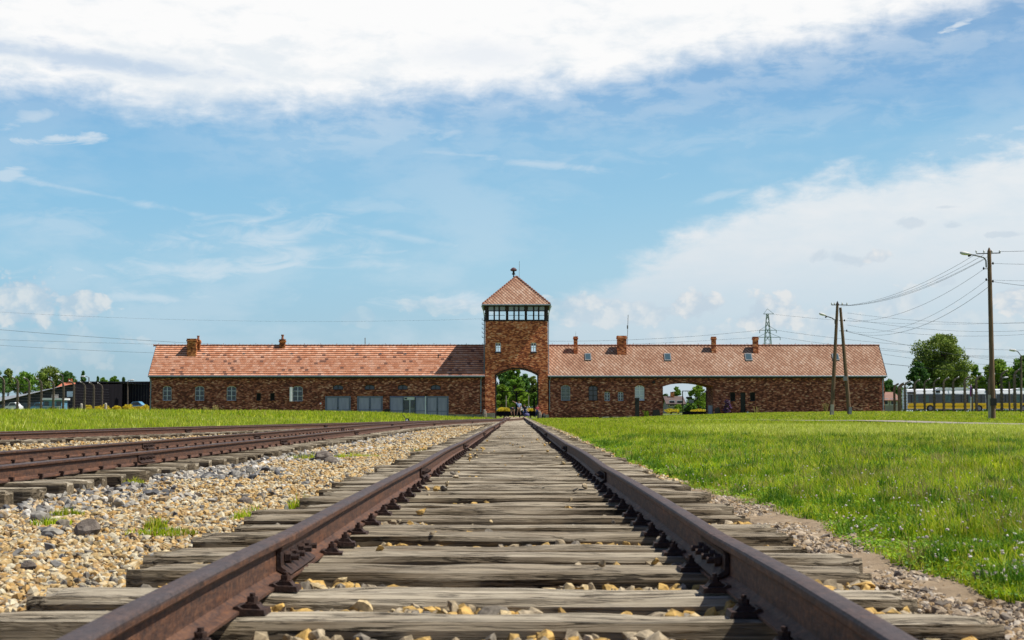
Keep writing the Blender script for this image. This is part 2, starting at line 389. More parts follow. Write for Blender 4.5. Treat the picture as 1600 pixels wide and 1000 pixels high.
def woodmat():
    m, nt, b = newmat('weathered_wood')
    X, Y, Z = xyz(nt, objc(nt))
    r = orand(nt)
    v = comb(nt, X * 1.5 + r * 57.0, Y * 34, Z * 34)
    v2 = comb(nt, X * 2.2 + r * 31.0, Y * 170, Z * 170)
    v3 = comb(nt, X * 2.0 + r * 11.0, Y * 3, Z * 3)
    n1 = noise(nt, v, 1.0, 6, 0.65, 0.15); n2 = noise(nt, v2, 1.0, 5, 0.7, 0.1); n3 = noise(nt, v3, 1.4, 4)
    crk = noise(nt, comb(nt, X * 0.9 + r * 19.0, Y * 42, Z * 42), 1.0, 4, 0.55, 0.2)
    ck = 1.0 - (crk - 0.5).op('ABSOLUTE').ss(0.004, 0.045)
    crk2 = noise(nt, comb(nt, X * 1.3 + r * 43.0, Y * 18, Z * 18), 1.0, 5, 0.6, 0.3)
    ck2 = (1.0 - (crk2 - 0.5).op('ABSOLUTE').ss(0.006, 0.026)) * n3.ss(0.42, 0.58)
    n4 = noise(nt, comb(nt, X * 1.1 + r * 7.0, Y * 75, Z * 75), 1.0, 6, 0.7, 0.1)
    f = n1 * 0.38 + n2 * 0.28 + n4 * 0.34
    c = ramp(nt, f, [(0.32, (0.12, 0.103, 0.080)), (0.43, (0.285, 0.255, 0.20)), (0.54, (0.42, 0.38, 0.305)), (0.70, (0.58, 0.54, 0.45))])
    c = mix(nt, (ck * 0.45).mx(ck2 * 0.9), c, (0.030, 0.025, 0.020))
    c = mix(nt, n3.ss(0.45, 0.75) * 0.5, c, mix(nt, 1.0, c, (0.60, 0.52, 0.44), 'MULTIPLY'))
    tint = mix(nt, r, (0.70, 0.65, 0.58), (1.12, 1.09, 1.03))
    c = mix(nt, 1.0, c, tint, 'MULTIPLY')
    # flanks less bleached than the top, with their shade also put into the colour
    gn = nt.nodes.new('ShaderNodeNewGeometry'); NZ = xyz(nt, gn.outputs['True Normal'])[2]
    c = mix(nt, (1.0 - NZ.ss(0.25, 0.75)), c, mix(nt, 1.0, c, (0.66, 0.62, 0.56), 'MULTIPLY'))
    nt.links.new(c, b.inputs['Base Color']); b.inputs['Roughness'].default_value = 0.88
    b.inputs['Specular IOR Level'].default_value = 0.15
    bump(nt, b, f - ck * 0.35 - ck2 * 0.8, 0.9, 0.010)
    return m
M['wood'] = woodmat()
M['stone'] = isl('ballast_stone', [(0.0, (0.448, 0.311, 0.138)), (0.18, (0.386, 0.236, 0.081)), (0.32, (0.486, 0.398, 0.243)), (0.46, (0.311, 0.206, 0.097)),
                                   (0.58, (0.498, 0.446, 0.317)), (0.70, (0.386, 0.280, 0.128)), (0.80, (0.175, 0.156, 0.128)), (0.88, (0.411, 0.360, 0.253)), (1.0, (0.081, 0.082, 0.086))], 0.85, 0, 0.32, 30, 'CONSTANT')
M['stone_grey'] = isl('grey_ballast_stone', [(0.0, (0.331, 0.308, 0.264)), (0.2, (0.187, 0.182, 0.172)), (0.4, (0.432, 0.392, 0.317)), (0.55, (0.094, 0.095, 0.099)),
                                        (0.68, (0.396, 0.294, 0.172)), (0.8, (0.259, 0.245, 0.211)), (0.92, (0.475, 0.455, 0.409))], 0.85, 0, 0.32, 30, 'CONSTANT')
M['stone_big'] = isl('ochre_ballast_stone', [(0.0, (0.391, 0.254, 0.079)), (0.25, (0.289, 0.230, 0.144)), (0.45, (0.468, 0.295, 0.086)), (0.65, (0.340, 0.279, 0.187)), (0.8, (0.170, 0.148, 0.115)), (0.9, (0.442, 0.344, 0.187))], 0.75, 0, 0.40, 45, 'CONSTANT')
M['stone_dirty'] = isl('dusty_ballast_stone', [(0.0, (0.331, 0.259, 0.178)), (0.2, (0.259, 0.203, 0.139)), (0.4, (0.403, 0.329, 0.238)), (0.6, (0.302, 0.210, 0.112)), (0.8, (0.173, 0.147, 0.119)), (0.9, (0.432, 0.378, 0.304))], 0.85, 0, 0.3, 30, 'CONSTANT')
m, nt, b = newmat('rock'); v = geopos(nt)
n1 = noise(nt, v, 14, 7, 0.7); nt.links.new(ramp(nt, n1, [(0.3, (0.05, 0.04, 0.032)), (0.5, (0.17, 0.14, 0.115)), (0.7, (0.32, 0.28, 0.23))]), b.inputs['Base Color'])
b.inputs['Roughness'].default_value = 0.9; bump(nt, b, n1, 0.8, 0.03); M['rock'] = m

def ballastmat():
    m, nt, b = newmat('ballast_ground')
    v = geopos(nt); X, Y, Z = xyz(nt, v)
    vo = nt.nodes.new('ShaderNodeTexVoronoi'); nt.links.new(v, vo.inputs['Vector']); vo.inputs['Scale'].default_value = 26
    vr = xyz(nt, vo.outputs['Color'])[0]
    c = ramp(nt, vr, [(0.0, (0.60, 0.42, 0.20)), (0.25, (0.70, 0.55, 0.35)), (0.5, (0.42, 0.29, 0.14)), (0.7, (0.72, 0.62, 0.46)), (0.9, (0.20, 0.18, 0.16))])
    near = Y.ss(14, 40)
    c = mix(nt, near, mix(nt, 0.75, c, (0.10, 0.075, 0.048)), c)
    big = noise(nt, v, 0.9, 5)
    c = mix(nt, 1.0, c, mix(nt, big.ss(0.3, 0.7), (0.50, 0.46, 0.41), (0.74, 0.70, 0.64)), 'MULTIPLY')
    # bare trodden earth beside the right hand rail
    nt.links.new(c, b.inputs['Base Color']); b.inputs['Roughness'].default_value = 0.9
    bump(nt, b, S(nt, vo.outputs['Distance']) * -1.0, 0.8, 0.03)
    return m
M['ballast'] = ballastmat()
m, nt, b = newmat('bare_earth'); v = geopos(nt)
n1 = noise(nt, v, 9, 7, 0.7); n2 = noise(nt, v, 1.3, 4)
nt.links.new(mix(nt, n2.ss(0.35, 0.65), ramp(nt, n1, [(0.3, (0.11, 0.078, 0.045)), (0.5, (0.25, 0.185, 0.115)), (0.7, (0.40, 0.315, 0.21))]), (0.24, 0.175, 0.105)), b.inputs['Base Color'])
b.inputs['Roughness'].default_value = 0.95; bump(nt, b, n1, 0.7, 0.02); M['earth'] = m
def groundmat():
    m, nt, b = newmat('lawn_ground')
    v = geopos(nt); X, Y, Z = xyz(nt, v)
    n1 = noise(nt, v, 6, 6, 0.65); n2 = noise(nt, comb(nt, X, Y * 0.35), 0.22, 4, 0.6); n3 = noise(nt, comb(nt, X * 1.0, Y * 0.3), 1.6, 6, 0.7)
    c = ramp(nt, n1 * 0.5 + n3 * 0.5, [(0.3, (0.05, 0.09, 0.008)), (0.5, (0.13, 0.18, 0.012)), (0.7, (0.22, 0.25, 0.02))])
    c = mix(nt, n2.ss(0.45, 0.75) * 0.45, c, (0.27, 0.31, 0.07))
    nt.links.new(c, b.inputs['Base Color']); b.inputs['Roughness'].default_value = 0.9
    b.inputs['Specular IOR Level'].default_value = 0.1
    bump(nt, b, n1 + n3, 0.8, 0.08)
    return m
M['ground'] = groundmat()
GR = [(0.0, (0.10, 0.215, 0.005)), (0.3, (0.27, 0.39, 0.008)), (0.6, (0.42, 0.52, 0.012)), (0.80, (0.54, 0.58, 0.02)), (0.92, (0.56, 0.50, 0.07)), (1.0, (0.56, 0.44, 0.18))]
M['grass'] = isl('grass_blades', GR, 0.6, 0.46, 0.42, 1.3, pcol=(0.46, 0.47, 0.06))
M['grass_yellow'] = isl('flowering_grass', [(0, (0.40, 0.50, 0.04)), (0.5, (0.66, 0.70, 0.10)), (1, (0.85, 0.84, 0.28))], 0.7, 0.35, 0.2, 0.8)
M['grass_dark'] = isl('dark_tufts', [(0, (0.035, 0.11, 0.004)), (0.6, (0.09, 0.22, 0.006)), (1, (0.20, 0.34, 0.012))], 0.6, 0.35, 0.3, 1.2)
M['clover_leaf'] = isl('clover_leaves', [(0, (0.06, 0.17, 0.006)), (0.5, (0.17, 0.33, 0.008)), (1, (0.32, 0.48, 0.015))], 0.6, 0.3, 0.25, 3)
M['flower_white'] = isl('clover_flowers', [(0, (0.62, 0.56, 0.50)), (0.5, (0.75, 0.72, 0.66)), (1, (0.60, 0.42, 0.40))], 0.8, 0.2, 0.1)
M['straw'] = isl('dry_stalks', [(0, (0.30, 0.20, 0.08)), (0.5, (0.42, 0.33, 0.14)), (1, (0.30, 0.33, 0.10))], 0.8, 0.2, 0.1)
M['path'] = simple('path_gravel', (0.34, 0.30, 0.27), (0.24, 0.21, 0.18), 1.5, 0.95)
M['asphalt'] = simple('asphalt', (0.20, 0.20, 0.20), (0.14, 0.14, 0.14), 2, 0.9)
M['concrete_post'] = simple('old_concrete', (0.145, 0.115, 0.085), (0.07, 0.056, 0.043), 5, 0.9, bmp=0.4)
M['concrete_light'] = simple('pale_concrete', (0.44, 0.41, 0.34), (0.28, 0.26, 0.21), 5, 0.9, bmp=0.4)
M['porcelain'] = simple('porcelain', (0.75, 0.75, 0.73), (0.6, 0.6, 0.58), 3, 0.3)
M['pole_wood'] = simple('pole_wood', (0.21, 0.135, 0.078), (0.09, 0.058, 0.038), 3, 0.85, stretch=(6, 6, 0.4), bmp=0.4)
M['steel_green'] = simple('pylon_steel', (0.17, 0.27, 0.21), (0.14, 0.22, 0.18), 1, 0.6, 0.1)
M['wire'] = simple('wire', (0.05, 0.055, 0.06), (0.06, 0.06, 0.07), 1, 0.6)
M['lamp_shell'] = simple('lamp_shell', (0.6, 0.62, 0.6), (0.5, 0.5, 0.5), 1, 0.5)
M['bark'] = simple('bark', (0.12, 0.085, 0.055), (0.05, 0.036, 0.025), 4, 0.9, bmp=0.5, stretch=(3, 3, 0.6))
def leafm(n, a, b_, c): return isl(n, [(0, a), (0.5, b_), (1, c)], 0.6, 0.3, 0.30, 0.35)
M['leaf_olive'] = leafm('leaf_olive', (0.075, 0.128, 0.018), (0.173, 0.247, 0.036), (0.300, 0.375, 0.075))
M['leaf_dark'] = leafm('leaf_dark', (0.031, 0.085, 0.022), (0.070, 0.171, 0.034), (0.139, 0.271, 0.053))
M['leaf_mid'] = leafm('leaf_mid', (0.052, 0.130, 0.013), (0.130, 0.260, 0.023), (0.234, 0.377, 0.052))
M['leaf_bright'] = leafm('leaf_bright', (0.092, 0.184, 0.014), (0.207, 0.345, 0.025), (0.345, 0.483, 0.057))
M['leaf_yellow'] = leafm('leaf_yellow', (0.55, 0.42, 0.02), (0.78, 0.62, 0.03), (0.46, 0.46, 0.05))
M['leaf_purple'] = leafm('leaf_purple', (0.10, 0.035, 0.13), (0.20, 0.09, 0.26), (0.07, 0.09, 0.04))
M['shingle_black'] = simple('black_slats', (0.022, 0.020, 0.024), (0.012, 0.011, 0.014), 2.5, 0.85, stretch=(4, 4, 0.1), spec=0.1)
M['roof_grey'] = simple('grey_sheet', (0.30, 0.32, 0.34), (0.24, 0.26, 0.28), 0.5, 0.7)
M['white_paint'] = simple('white_paint', (0.74, 0.77, 0.80), (0.66, 0.70, 0.74), 1, 0.4)
M['blue_paint'] = simple('blue_paint', (0.14, 0.34, 0.52), (0.11, 0.27, 0.44), 1, 0.5)
M['bus_white'] = simple('bus_white', (0.86, 0.88, 0.92), (0.80, 0.83, 0.88), 0.6, 0.35)
M['bus_yellow'] = simple('bus_yellow', (0.95, 0.60, 0.02), (0.88, 0.54, 0.02), 0.7, 0.35)
M['tyre'] = simple('tyre', (0.02, 0.02, 0.02), (0.035, 0.03, 0.03), 8, 0.9)
M['grey_metal'] = simple('grey_metal', (0.22, 0.23, 0.24), (0.15, 0.16, 0.17), 2, 0.6)
M['red'] = simple('red_enamel', (0.55, 0.05, 0.05), (0.45, 0.04, 0.04), 2, 0.5)
M['orange_roof'] = simple('orange_roof', (0.52, 0.17, 0.09), (0.42, 0.13, 0.07), 1, 0.8)
M['render'] = simple('pale_render', (0.36, 0.33, 0.29), (0.28, 0.26, 0.23), 1, 0.9)
M['skin'] = simple('skin', (0.52, 0.32, 0.23), (0.46, 0.27, 0.19), 5, 0.6)
M['hair'] = simple('hair', (0.03, 0.02, 0.015), (0.05, 0.03, 0.02), 9, 0.7)
M['shirt_blue'] = simple('shirt_pale_blue', (0.34, 0.42, 0.66), (0.28, 0.36, 0.58), 4, 0.8)
M['shirt_navy'] = simple('shirt_navy', (0.03, 0.045, 0.13), (0.02, 0.035, 0.1), 4, 0.8)
M['shirt_black'] = simple('shirt_black', (0.02, 0.02, 0.03), (0.03, 0.03, 0.04), 4, 0.8)
M['khaki'] = simple('khaki_cloth', (0.42, 0.27, 0.16), (0.34, 0.22, 0.13), 4, 0.85)
M['shoe'] = simple('shoe', (0.04, 0.035, 0.03), (0.06, 0.05, 0.04), 4, 0.7)
M['bag'] = simple('bag_cloth', (0.10, 0.10, 0.22), (0.08, 0.08, 0.18), 4, 0.8)
M['shirt_red'] = simple('shirt_red', (0.42, 0.07, 0.09), (0.34, 0.05, 0.07), 4, 0.8)

# ------------------------------------------------------------------ object helpers
def wloc(o):
    v = Vector((0, 0, 0))
    while o is not None: v += o.location; o = o.parent
    return v
def link(name, verts, faces, mat, parent=None, origin=None, smooth=False):
    base = wloc(parent) if parent else (Vector(origin) if origin is not None else Vector((0, 0, 0)))
    me = bpy.data.meshes.new(name)
    me.from_pydata([(v[0] - base.x, v[1] - base.y, v[2] - base.z) for v in verts], [], faces)
    me.materials.append(mat)
    if smooth: me.polygons.foreach_set('use_smooth', [True] * len(me.polygons))
    o = bpy.data.objects.new(name, me); COL.objects.link(o)
    if parent: o.parent = parent
    elif origin is not None: o.location = origin
    return o
def npmesh(name, V, Fc, mat, origin=(0, 0, 0), smooth=False, parent=None):
    """V (n,3), Fc (m,k) numpy arrays; one polygon size"""
    base = np.array(wloc(parent) if parent else origin, dtype=np.float32)
    me = bpy.data.meshes.new(name)
    k = Fc.shape[1]
    me.vertices.add(len(V)); me.vertices.foreach_set('co', (V - base).astype(np.float32).ravel())
    me.loops.add(Fc.size); me.loops.foreach_set('vertex_index', Fc.astype(np.int32).ravel())
    me.polygons.add(len(Fc)); me.polygons.foreach_set('loop_start', np.arange(0, Fc.size, k, dtype=np.int32))
    me.polygons.foreach_set('use_smooth', np.full(len(Fc), smooth))
    me.update(calc_edges=True)
    me.materials.append(mat)
    o = bpy.data.objects.new(name, me); COL.objects.link(o)
    if parent: o.parent = parent
    else: o.location = origin
    return o
def tag(o, label=None, cat=None, group=None, kind=None):
    if label: o['label'] = label
    if cat: o['category'] = cat
    if group: o['group'] = group
    if kind: o['kind'] = kind
    return o
def thing(name, label, cat, loc=(0, 0, 0), group=None):
    o = bpy.data.objects.new(name, None); COL.objects.link(o); o.location = loc
    o.empty_display_size = 0.2
    return tag(o, label, cat, group)
def dup(root, loc, rotz=0.0, label=None):
    r = root.copy(); COL.objects.link(r); r.location = loc; r.rotation_euler = (0, 0, rotz)
    if label: r['label'] = label
    for ch in list(root.children):
        c = ch.copy(); COL.objects.link(c); c.parent = r
        for g in ch.children:
            d = g.copy(); COL.objects.link(d); d.parent = c
    return r
class MB:
    def __init__(s): s.v = []; s.f = []
    def add(s, vs, fs):
        n = len(s.v); s.v += [tuple(v) for v in vs]; s.f += [tuple(i + n for i in f) for f in fs]
    def box(s, x0, x1, y0, y1, z0, z1, rotz=0, piv=None):
        vs = [(x, y, z) for z in (z0, z1) for x, y in ((x0, y0), (x1, y0), (x1, y1), (x0, y1))]
        if rotz:
            c, n = math.cos(rotz), math.sin(rotz); p = piv or ((x0 + x1) / 2, (y0 + y1) / 2)
            vs = [(p[0] + (x - p[0]) * c - (y - p[1]) * n, p[1] + (x - p[0]) * n + (y - p[1]) * c, z) for x, y, z in vs]
        s.add(vs, [(3, 2, 1, 0), (4, 5, 6, 7), (0, 1, 5, 4), (1, 2, 6, 5), (2, 3, 7, 6), (3, 0, 4, 7)]); return s
    def tube(s, pts, rad, n=8, cap=True):
        pts = [Vector(p) for p in pts]
        if not isinstance(rad, (list, tuple)): rad = [rad] * len(pts)
        vs = []; fs = []
        up = None
        for i, p in enumerate(pts):
            d = (pts[min(i + 1, len(pts) - 1)] - pts[max(i - 1, 0)]).normalized()
            if up is None: up = Vector((0, 0, 1)) if abs(d.z) < 0.9 else Vector((1, 0, 0))
            a = d.cross(up).normalized(); b_ = a.cross(d).normalized(); up = b_
            for k in range(n):
                t = 2 * math.pi * k / n + math.pi / n
                vs.append(p + (a * math.cos(t) + b_ * math.sin(t)) * rad[i])
        for i in range(len(pts) - 1):
            for k in range(n):
                k2 = (k + 1) % n
                fs.append((i * n + k, i * n + k2, (i + 1) * n + k2, (i + 1) * n + k))
        if cap:
            fs.append(tuple(range(n))[::-1]); fs.append(tuple((len(pts) - 1) * n + k for k in range(n)))
        s.add(vs, fs); return s
    def bar(s, p, q, w): return s.tube([p, q], w * 0.7, 4)
    def lathe(s, prof, c, n=16):
        vs = []; fs = []
        for r, z in prof:
            for k in range(n):
                t = 2 * math.pi * k / n
                vs.append((c[0] + r * math.cos(t), c[1] + r * math.sin(t), c[2] + z))
        for i in range(len(prof) - 1):
            for k in range(n):
                k2 = (k + 1) % n
                fs.append((i * n + k, i * n + k2, (i + 1) * n + k2, (i + 1) * n + k))
        fs.append(tuple(range(n))[::-1]); fs.append(tuple((len(prof) - 1) * n + k for k in range(n)))
        s.add(vs, fs); return s
    def prism(s, poly, y0, y1, axis='y'):
        """poly = [(a, z)...]; extruded along y (a = x) or x (a = y)"""
        n = len(poly)
        if axis == 'y': vs = [(a, y0, z) for a, z in poly] + [(a, y1, z) for a, z in poly]
        elif axis == 'x': vs = [(y0, a, z) for a, z in poly] + [(y1, a, z) for a, z in poly]
        else: vs = [(a, z, y0) for a, z in poly] + [(a, z, y1) for a, z in poly]
        fs = [tuple(range(n)), tuple(range(n, 2 * n))[::-1]] + [(i, (i + 1) % n, n + (i + 1) % n, n + i)[::-1] for i in range(n)]
        s.add(vs, fs); return s
    def plate(s, outer, holes, y0, y1):
        """wall plate in the xz plane with openings"""
        loops = [outer] + holes
        flat = [p for l in loops for p in l]; n = len(flat)
        tris = tessellate_polygon([[Vector((a, z, 0)) for a, z in l] for l in loops])
        vs = [(a, y0, z) for a, z in flat] + [(a, y1, z) for a, z in flat]
        fs = [tuple(t) for t in tris] + [tuple(i + n for i in t[::-1]) for t in tris]
        k = 0
        for l in loops:
            m_ = len(l)
            for i in range(m_): fs.append((k + i, k + (i + 1) % m_, n + k + (i + 1) % m_, n + k + i))
            k += m_
        s.add(vs, fs); return s
    def build(s, name, mat, parent=None, origin=None, smooth=False, fix=True):
        o = link(name, s.v, s.f, mat, parent, origin, smooth)
        if fix:
            bm = bmesh.new(); bm.from_mesh(o.data); bmesh.ops.recalc_face_normals(bm, faces=bm.faces); bm.to_mesh(o.data); bm.free()
        return o
def sst(t): t = max(0.0, min(1.0, t)); return t * t * (3 - 2 * t)
def npss(t): t = np.clip(t, 0, 1); return t * t * (3 - 2 * t)

# ------------------------------------------------------------------ tracks and terrain
def lerp_tab(tab):
    xs = [a for a, b in tab]; ys = [b for a, b in tab]
    def f(z): return np.interp(z, xs, ys)
    def g(z): # smoothed
        return (f(np.asarray(z) - 6) + f(np.asarray(z) - 3) + f(z) + f(np.asarray(z) + 3) + f(np.asarray(z) + 6)) / 5
    return g
def tc1(z): return np.asarray(z) * 0.0 - 0.055
tc2 = lerp_tab([(-10, -4.82), (56, -4.82), (70, -4.0), (89, -2.6), (108, -1.1), (124, -0.3), (140, -0.06), (300, -0.06)])
tc3 = lerp_tab([(-10, -13.6), (20, -12.2), (29, -11.35), (36, -10.65), (47, -9.25), (61, -7.25), (75, -5.4), (89, -3.7), (102, -2.3), (118, -1.0), (140, -0.06), (300, -0.06)])
TH = 0.012           # top of the sleepers
def wig(z, s=0.0): return 0.16 * np.sin(z * 0.9 + s) + 0.10 * np.sin(z * 2.3 + 1.3 + s) + 0.05 * np.sin(z * 6.1 + s)
def redge(z): z = np.asarray(z, float); return np.interp(z, [0, 4, 5.5, 9, 15, 40], [1.95, 1.80, 1.62, 1.60, 1.40, 1.50]) + 0.45 * wig(z) * np.clip(8.0 / np.maximum(z, 1), 0.3, 1)      # right border of the ballast
def ledge(z): return tc3(z) - 2.05 + 0.12 * wig(np.asarray(z, float), 2)
def height(x, z):
    x = np.asarray(x, float); z = np.asarray(z, float)
    right = 0.70 * npss((x - 3) / 31) * npss((z - 30) / 110)
    d = ledge(z) - x
    left = 0.64 * npss(d / 15.0)
    b_ = 0.018 * np.sin(x * 0.9 + z * 0.23) + 0.018 * np.sin(x * 0.31 - z * 0.17 + 2) + 0.012 * np.sin(x * 2.1 + z * 0.8)
    inside = (x < redge(z)) & (x > ledge(z))
    side = npss(np.minimum(np.abs(x - redge(z)), np.abs(x - ledge(z))) / 1.2)
    h = np.where(inside, -0.16, -0.075 + 0.075 * side + right + left + b_ * side)
    return h
def gz(x, z): return float(height(x, z))

# ground sheet
def sheet(name, xs, zs, hf, mat, **kw):
    X, Z = np.meshgrid(xs, zs)
    V = np.stack([X, Z, hf(X, Z)], -1).reshape(-1, 3)
    nx = len(xs); nz = len(zs)
    i = np.arange(nx - 1)[None, :] + np.arange(nz - 1)[:, None] * nx
    Fc = np.stack([i, i + 1, i + nx + 1, i + nx], -1).reshape(-1, 4)
    return npmesh(name, V, Fc, mat, smooth=True)
xs = np.unique(np.concatenate([np.linspace(-3000, -120, 12), np.linspace(-120, -16, 40), np.linspace(-16, 8, 121), np.linspace(8, 80, 50), np.linspace(80, 3000, 12)]))
zs = np.unique(np.concatenate([np.linspace(-400, -4, 8), np.linspace(-4, 40, 176), np.linspace(40, 200, 160), np.linspace(200, 500, 20), np.linspace(500, 5000, 12)]))
tag(sheet('ground', xs, zs, height, M['ground']), kind='structure')
# ballast bed (between the lawn borders)
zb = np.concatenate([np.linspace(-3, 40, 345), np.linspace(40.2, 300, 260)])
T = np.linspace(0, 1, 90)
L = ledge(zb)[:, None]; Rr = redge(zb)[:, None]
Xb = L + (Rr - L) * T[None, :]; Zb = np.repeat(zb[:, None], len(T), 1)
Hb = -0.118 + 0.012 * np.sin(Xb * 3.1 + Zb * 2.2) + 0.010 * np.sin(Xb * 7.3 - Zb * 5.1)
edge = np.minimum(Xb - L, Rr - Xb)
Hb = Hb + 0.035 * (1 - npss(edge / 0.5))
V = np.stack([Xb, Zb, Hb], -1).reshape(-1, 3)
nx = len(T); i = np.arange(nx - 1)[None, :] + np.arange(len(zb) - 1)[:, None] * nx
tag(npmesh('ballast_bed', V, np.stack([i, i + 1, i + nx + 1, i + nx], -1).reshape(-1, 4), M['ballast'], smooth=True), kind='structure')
def bed(x, z): return -0.118 + 0.012 * np.sin(x * 3.1 + z * 2.2) + 0.010 * np.sin(x * 7.3 - z * 5.1)
# bare earth verge along the right side
zb = np.concatenate([np.linspace(-1, 16, 600), np.linspace(16.05, 70, 300)]); T = np.linspace(0, 1, 30)
L = (1.30 + 0.10 * wig(zb, 5))[:, None]; Rr = (redge(zb) + 0.16 + 0.25 * np.clip((9 - zb) / 5, 0, 1))[:, None]
Xb = L + (Rr - L) * T; Zb = np.repeat(zb[:, None], len(T), 1)
Hb = -0.078 + 0.02 * T[None, :] + 0.006 * np.sin(Xb * 9 + Zb * 6) + rng.uniform(-0.006, 0.006, Xb.shape)
Hb[:, 0] -= 0.05
i = np.arange(len(T) - 1)[None, :] + np.arange(len(zb) - 1)[:, None] * len(T)
tag(npmesh('verge', np.stack([Xb, Zb, Hb], -1).reshape(-1, 3), np.stack([i, i + 1, i + len(T) + 1, i + len(T)], -1).reshape(-1, 4), M['earth'], smooth=True), kind='structure')
# path across the right lawn
def strip(name, ctr, wid, mat, lift=0.006, kind='structure', n=60):
    vs = []; fs = []
    tt = np.linspace(0, 1, n); cx = np.interp(tt, np.linspace(0, 1, len(ctr)), [c[0] for c in ctr]); cy = np.interp(tt, np.linspace(0, 1, len(ctr)), [c[1] for c in ctr])
    for k in range(n):
        w = wid if not callable(wid) else wid(tt[k])
        for s_ in np.linspace(-1, 1, 5):
            x, y = cx[k], cy[k] + s_ * w
            vs.append((x, y, gz(x, y) + lift))
    for k in range(n - 1):
        for j in range(4): fs.append((k * 5 + j, (k + 1) * 5 + j, (k + 1) * 5 + j + 1, k * 5 + j + 1))
    return tag(link(name, vs, fs, mat, smooth=True), kind=kind)
PATH = [(27, 48), (21.6, 60), (19.2, 72), (17.2, 84), (13.5, 96), (8.5, 112), (4.5, 130)]
def pdist(x, z):
    x = np.asarray(x, float); z = np.asarray(z, float); d = np.full(x.shape, 1e9)
    for (ax, az), (bx, bz) in zip(PATH[:-1], PATH[1:]):
        vx, vz = bx - ax, bz - az; t = np.clip(((x - ax) * vx + (z - az) * vz) / (vx * vx + vz * vz), 0, 1)
        d = np.minimum(d, np.hypot(x - ax - t * vx, z - az - t * vz))
    return d
vs = []; fs = []
zz_ = np.linspace(48, 92, 80); xx_ = np.interp(zz_, [p[1] for p in PATH], [p[0] for p in PATH])
for k in range(80):
    for s_ in np.linspace(-1, 1, 7):
        x = xx_[k] + s_ * (1.9 - 0.012 * k); vs.append((x, zz_[k], gz(x, zz_[k]) + 0.03))
for k in range(79):
    for j in range(6): fs.append((k * 7 + j, (k + 1) * 7 + j, (k + 1) * 7 + j + 1, k * 7 + j + 1))
tag(link('path', vs, fs, M['path'], smooth=True), kind='structure')
strip('road', [(-200, 178), (-60, 178), (-30, 182), (0, 180), (30, 181), (60, 188), (200, 190)], 3.5, M['asphalt'], 0.02)

# ------------------------------------------------------------------ rails
def rail_profile():
    h = 0.15
    half = [(0.056, 0.0), (0.056, 0.009), (0.028, 0.018), (0.008, 0.030), (0.007, 0.106), (0.026, 0.116), (0.029, 0.121), (0.030, 0.140), (0.026, 0.1475), (0.014, 0.150)]
    return half + [(-x, z) for x, z in half[::-1]]
PROF = rail_profile()
def sweep_rail(zs_, xc, zo, org):
    n = len(PROF); vs = []; fs = []
    for z, x, hgt in zip(zs_, xc, zo):
        for a, c in PROF: vs.append((x + a - org[0], z - org[1], c * 0.92 + hgt - org[2]))
    for i in range(len(zs_) - 1):
        for k in range(n):
            k2 = (k + 1) % n
            fs.append((i * n + k, i * n + k2, (i + 1) * n + k2, (i + 1) * n + k))
    fs.append(tuple(range(n))); fs.append(tuple((len(zs_) - 1) * n + k for k in range(n))[::-1])
    return vs, fs
# fastening prototype meshes (used as parts of the rails)
def fast_mesh(side):
    m = MB()
    s_ = side
    m.prism([(s_ * 0.040, -0.004), (s_ * 0.128, -0.004), (s_ * 0.124, 0.012), (s_ * 0.064, 0.014), (s_ * 0.052, 0.022), (s_ * 0.040, 0.020)], -0.042, 0.042)
    m.prism([(s_ * 0.056, 0.0125), (s_ * 0.112, 0.0125), (s_ * 0.100, 0.026), (s_ * 0.070, 0.026), (s_ * 0.050, 0.019)], -0.024, 0.024)
    m.tube([(s_ * 0.084, 0, 0.025), (s_ * 0.084, 0, 0.029)], 0.020, 10)
    m.tube([(s_ * 0.084, 0, 0.029), (s_ * 0.084, 0, 0.043)], 0.0150, 6)
    m.tube([(s_ * 0.084, 0, 0.043), (s_ * 0.084, 0, 0.053)], 0.008, 8)
    return m
def spike_mesh(side):
    s_ = side; m = MB()
    m.box(*sorted((s_ * 0.058, s_ * 0.085)), -0.012, 0.012, -0.01, 0.034)
    m.box(*sorted((s_ * 0.045, s_ * 0.085)), -0.014, 0.014, 0.022, 0.040)
    return m
def fish_mesh(side):
    s_ = side; m = MB()
    m.prism([(s_ * 0.010, 0.034), (s_ * 0.052, 0.014), (s_ * 0.058, 0.022), (s_ * 0.024, 0.046), (s_ * 0.022, 0.092), (s_ * 0.029, 0.108), (s_ * 0.010, 0.108)], -0.29, 0.29)
    for y in (-0.21, -0.08, 0.08, 0.21):
        m.tube([(s_ * 0.026, y, 0.07), (s_ * 0.046, y, 0.07)], 0.021, 6)
        m.tube([(s_ * 0.046, y, 0.07), (s_ * 0.072, y, 0.07)], 0.011, 8)
    return m
proto = {}
for s_ in (-1, 1):
    for nm, fn in (('rail_fastening', fast_mesh), ('rail_spike', spike_mesh), ('fishplate', fish_mesh)):
        me = bpy.data.meshes.new(nm); q = fn(s_); me.from_pydata(q.v, [], q.f); me.materials.append(M['fitting'])
        bm = bmesh.new(); bm.from_mesh(me); bmesh.ops.recalc_face_normals(bm, faces=bm.faces)
        bm.to_mesh(me); bm.free()
        proto[nm, s_] = me
def addpart(nm, s_, x, y, z, parent, rz=0.0):
    o = bpy.data.objects.new(nm, proto[nm, s_]); COL.objects.link(o); o.parent = parent
    p = wloc(parent); o.location = (x - p.x, y - p.y, z - p.z); o.rotation_euler = (0, 0, rz)
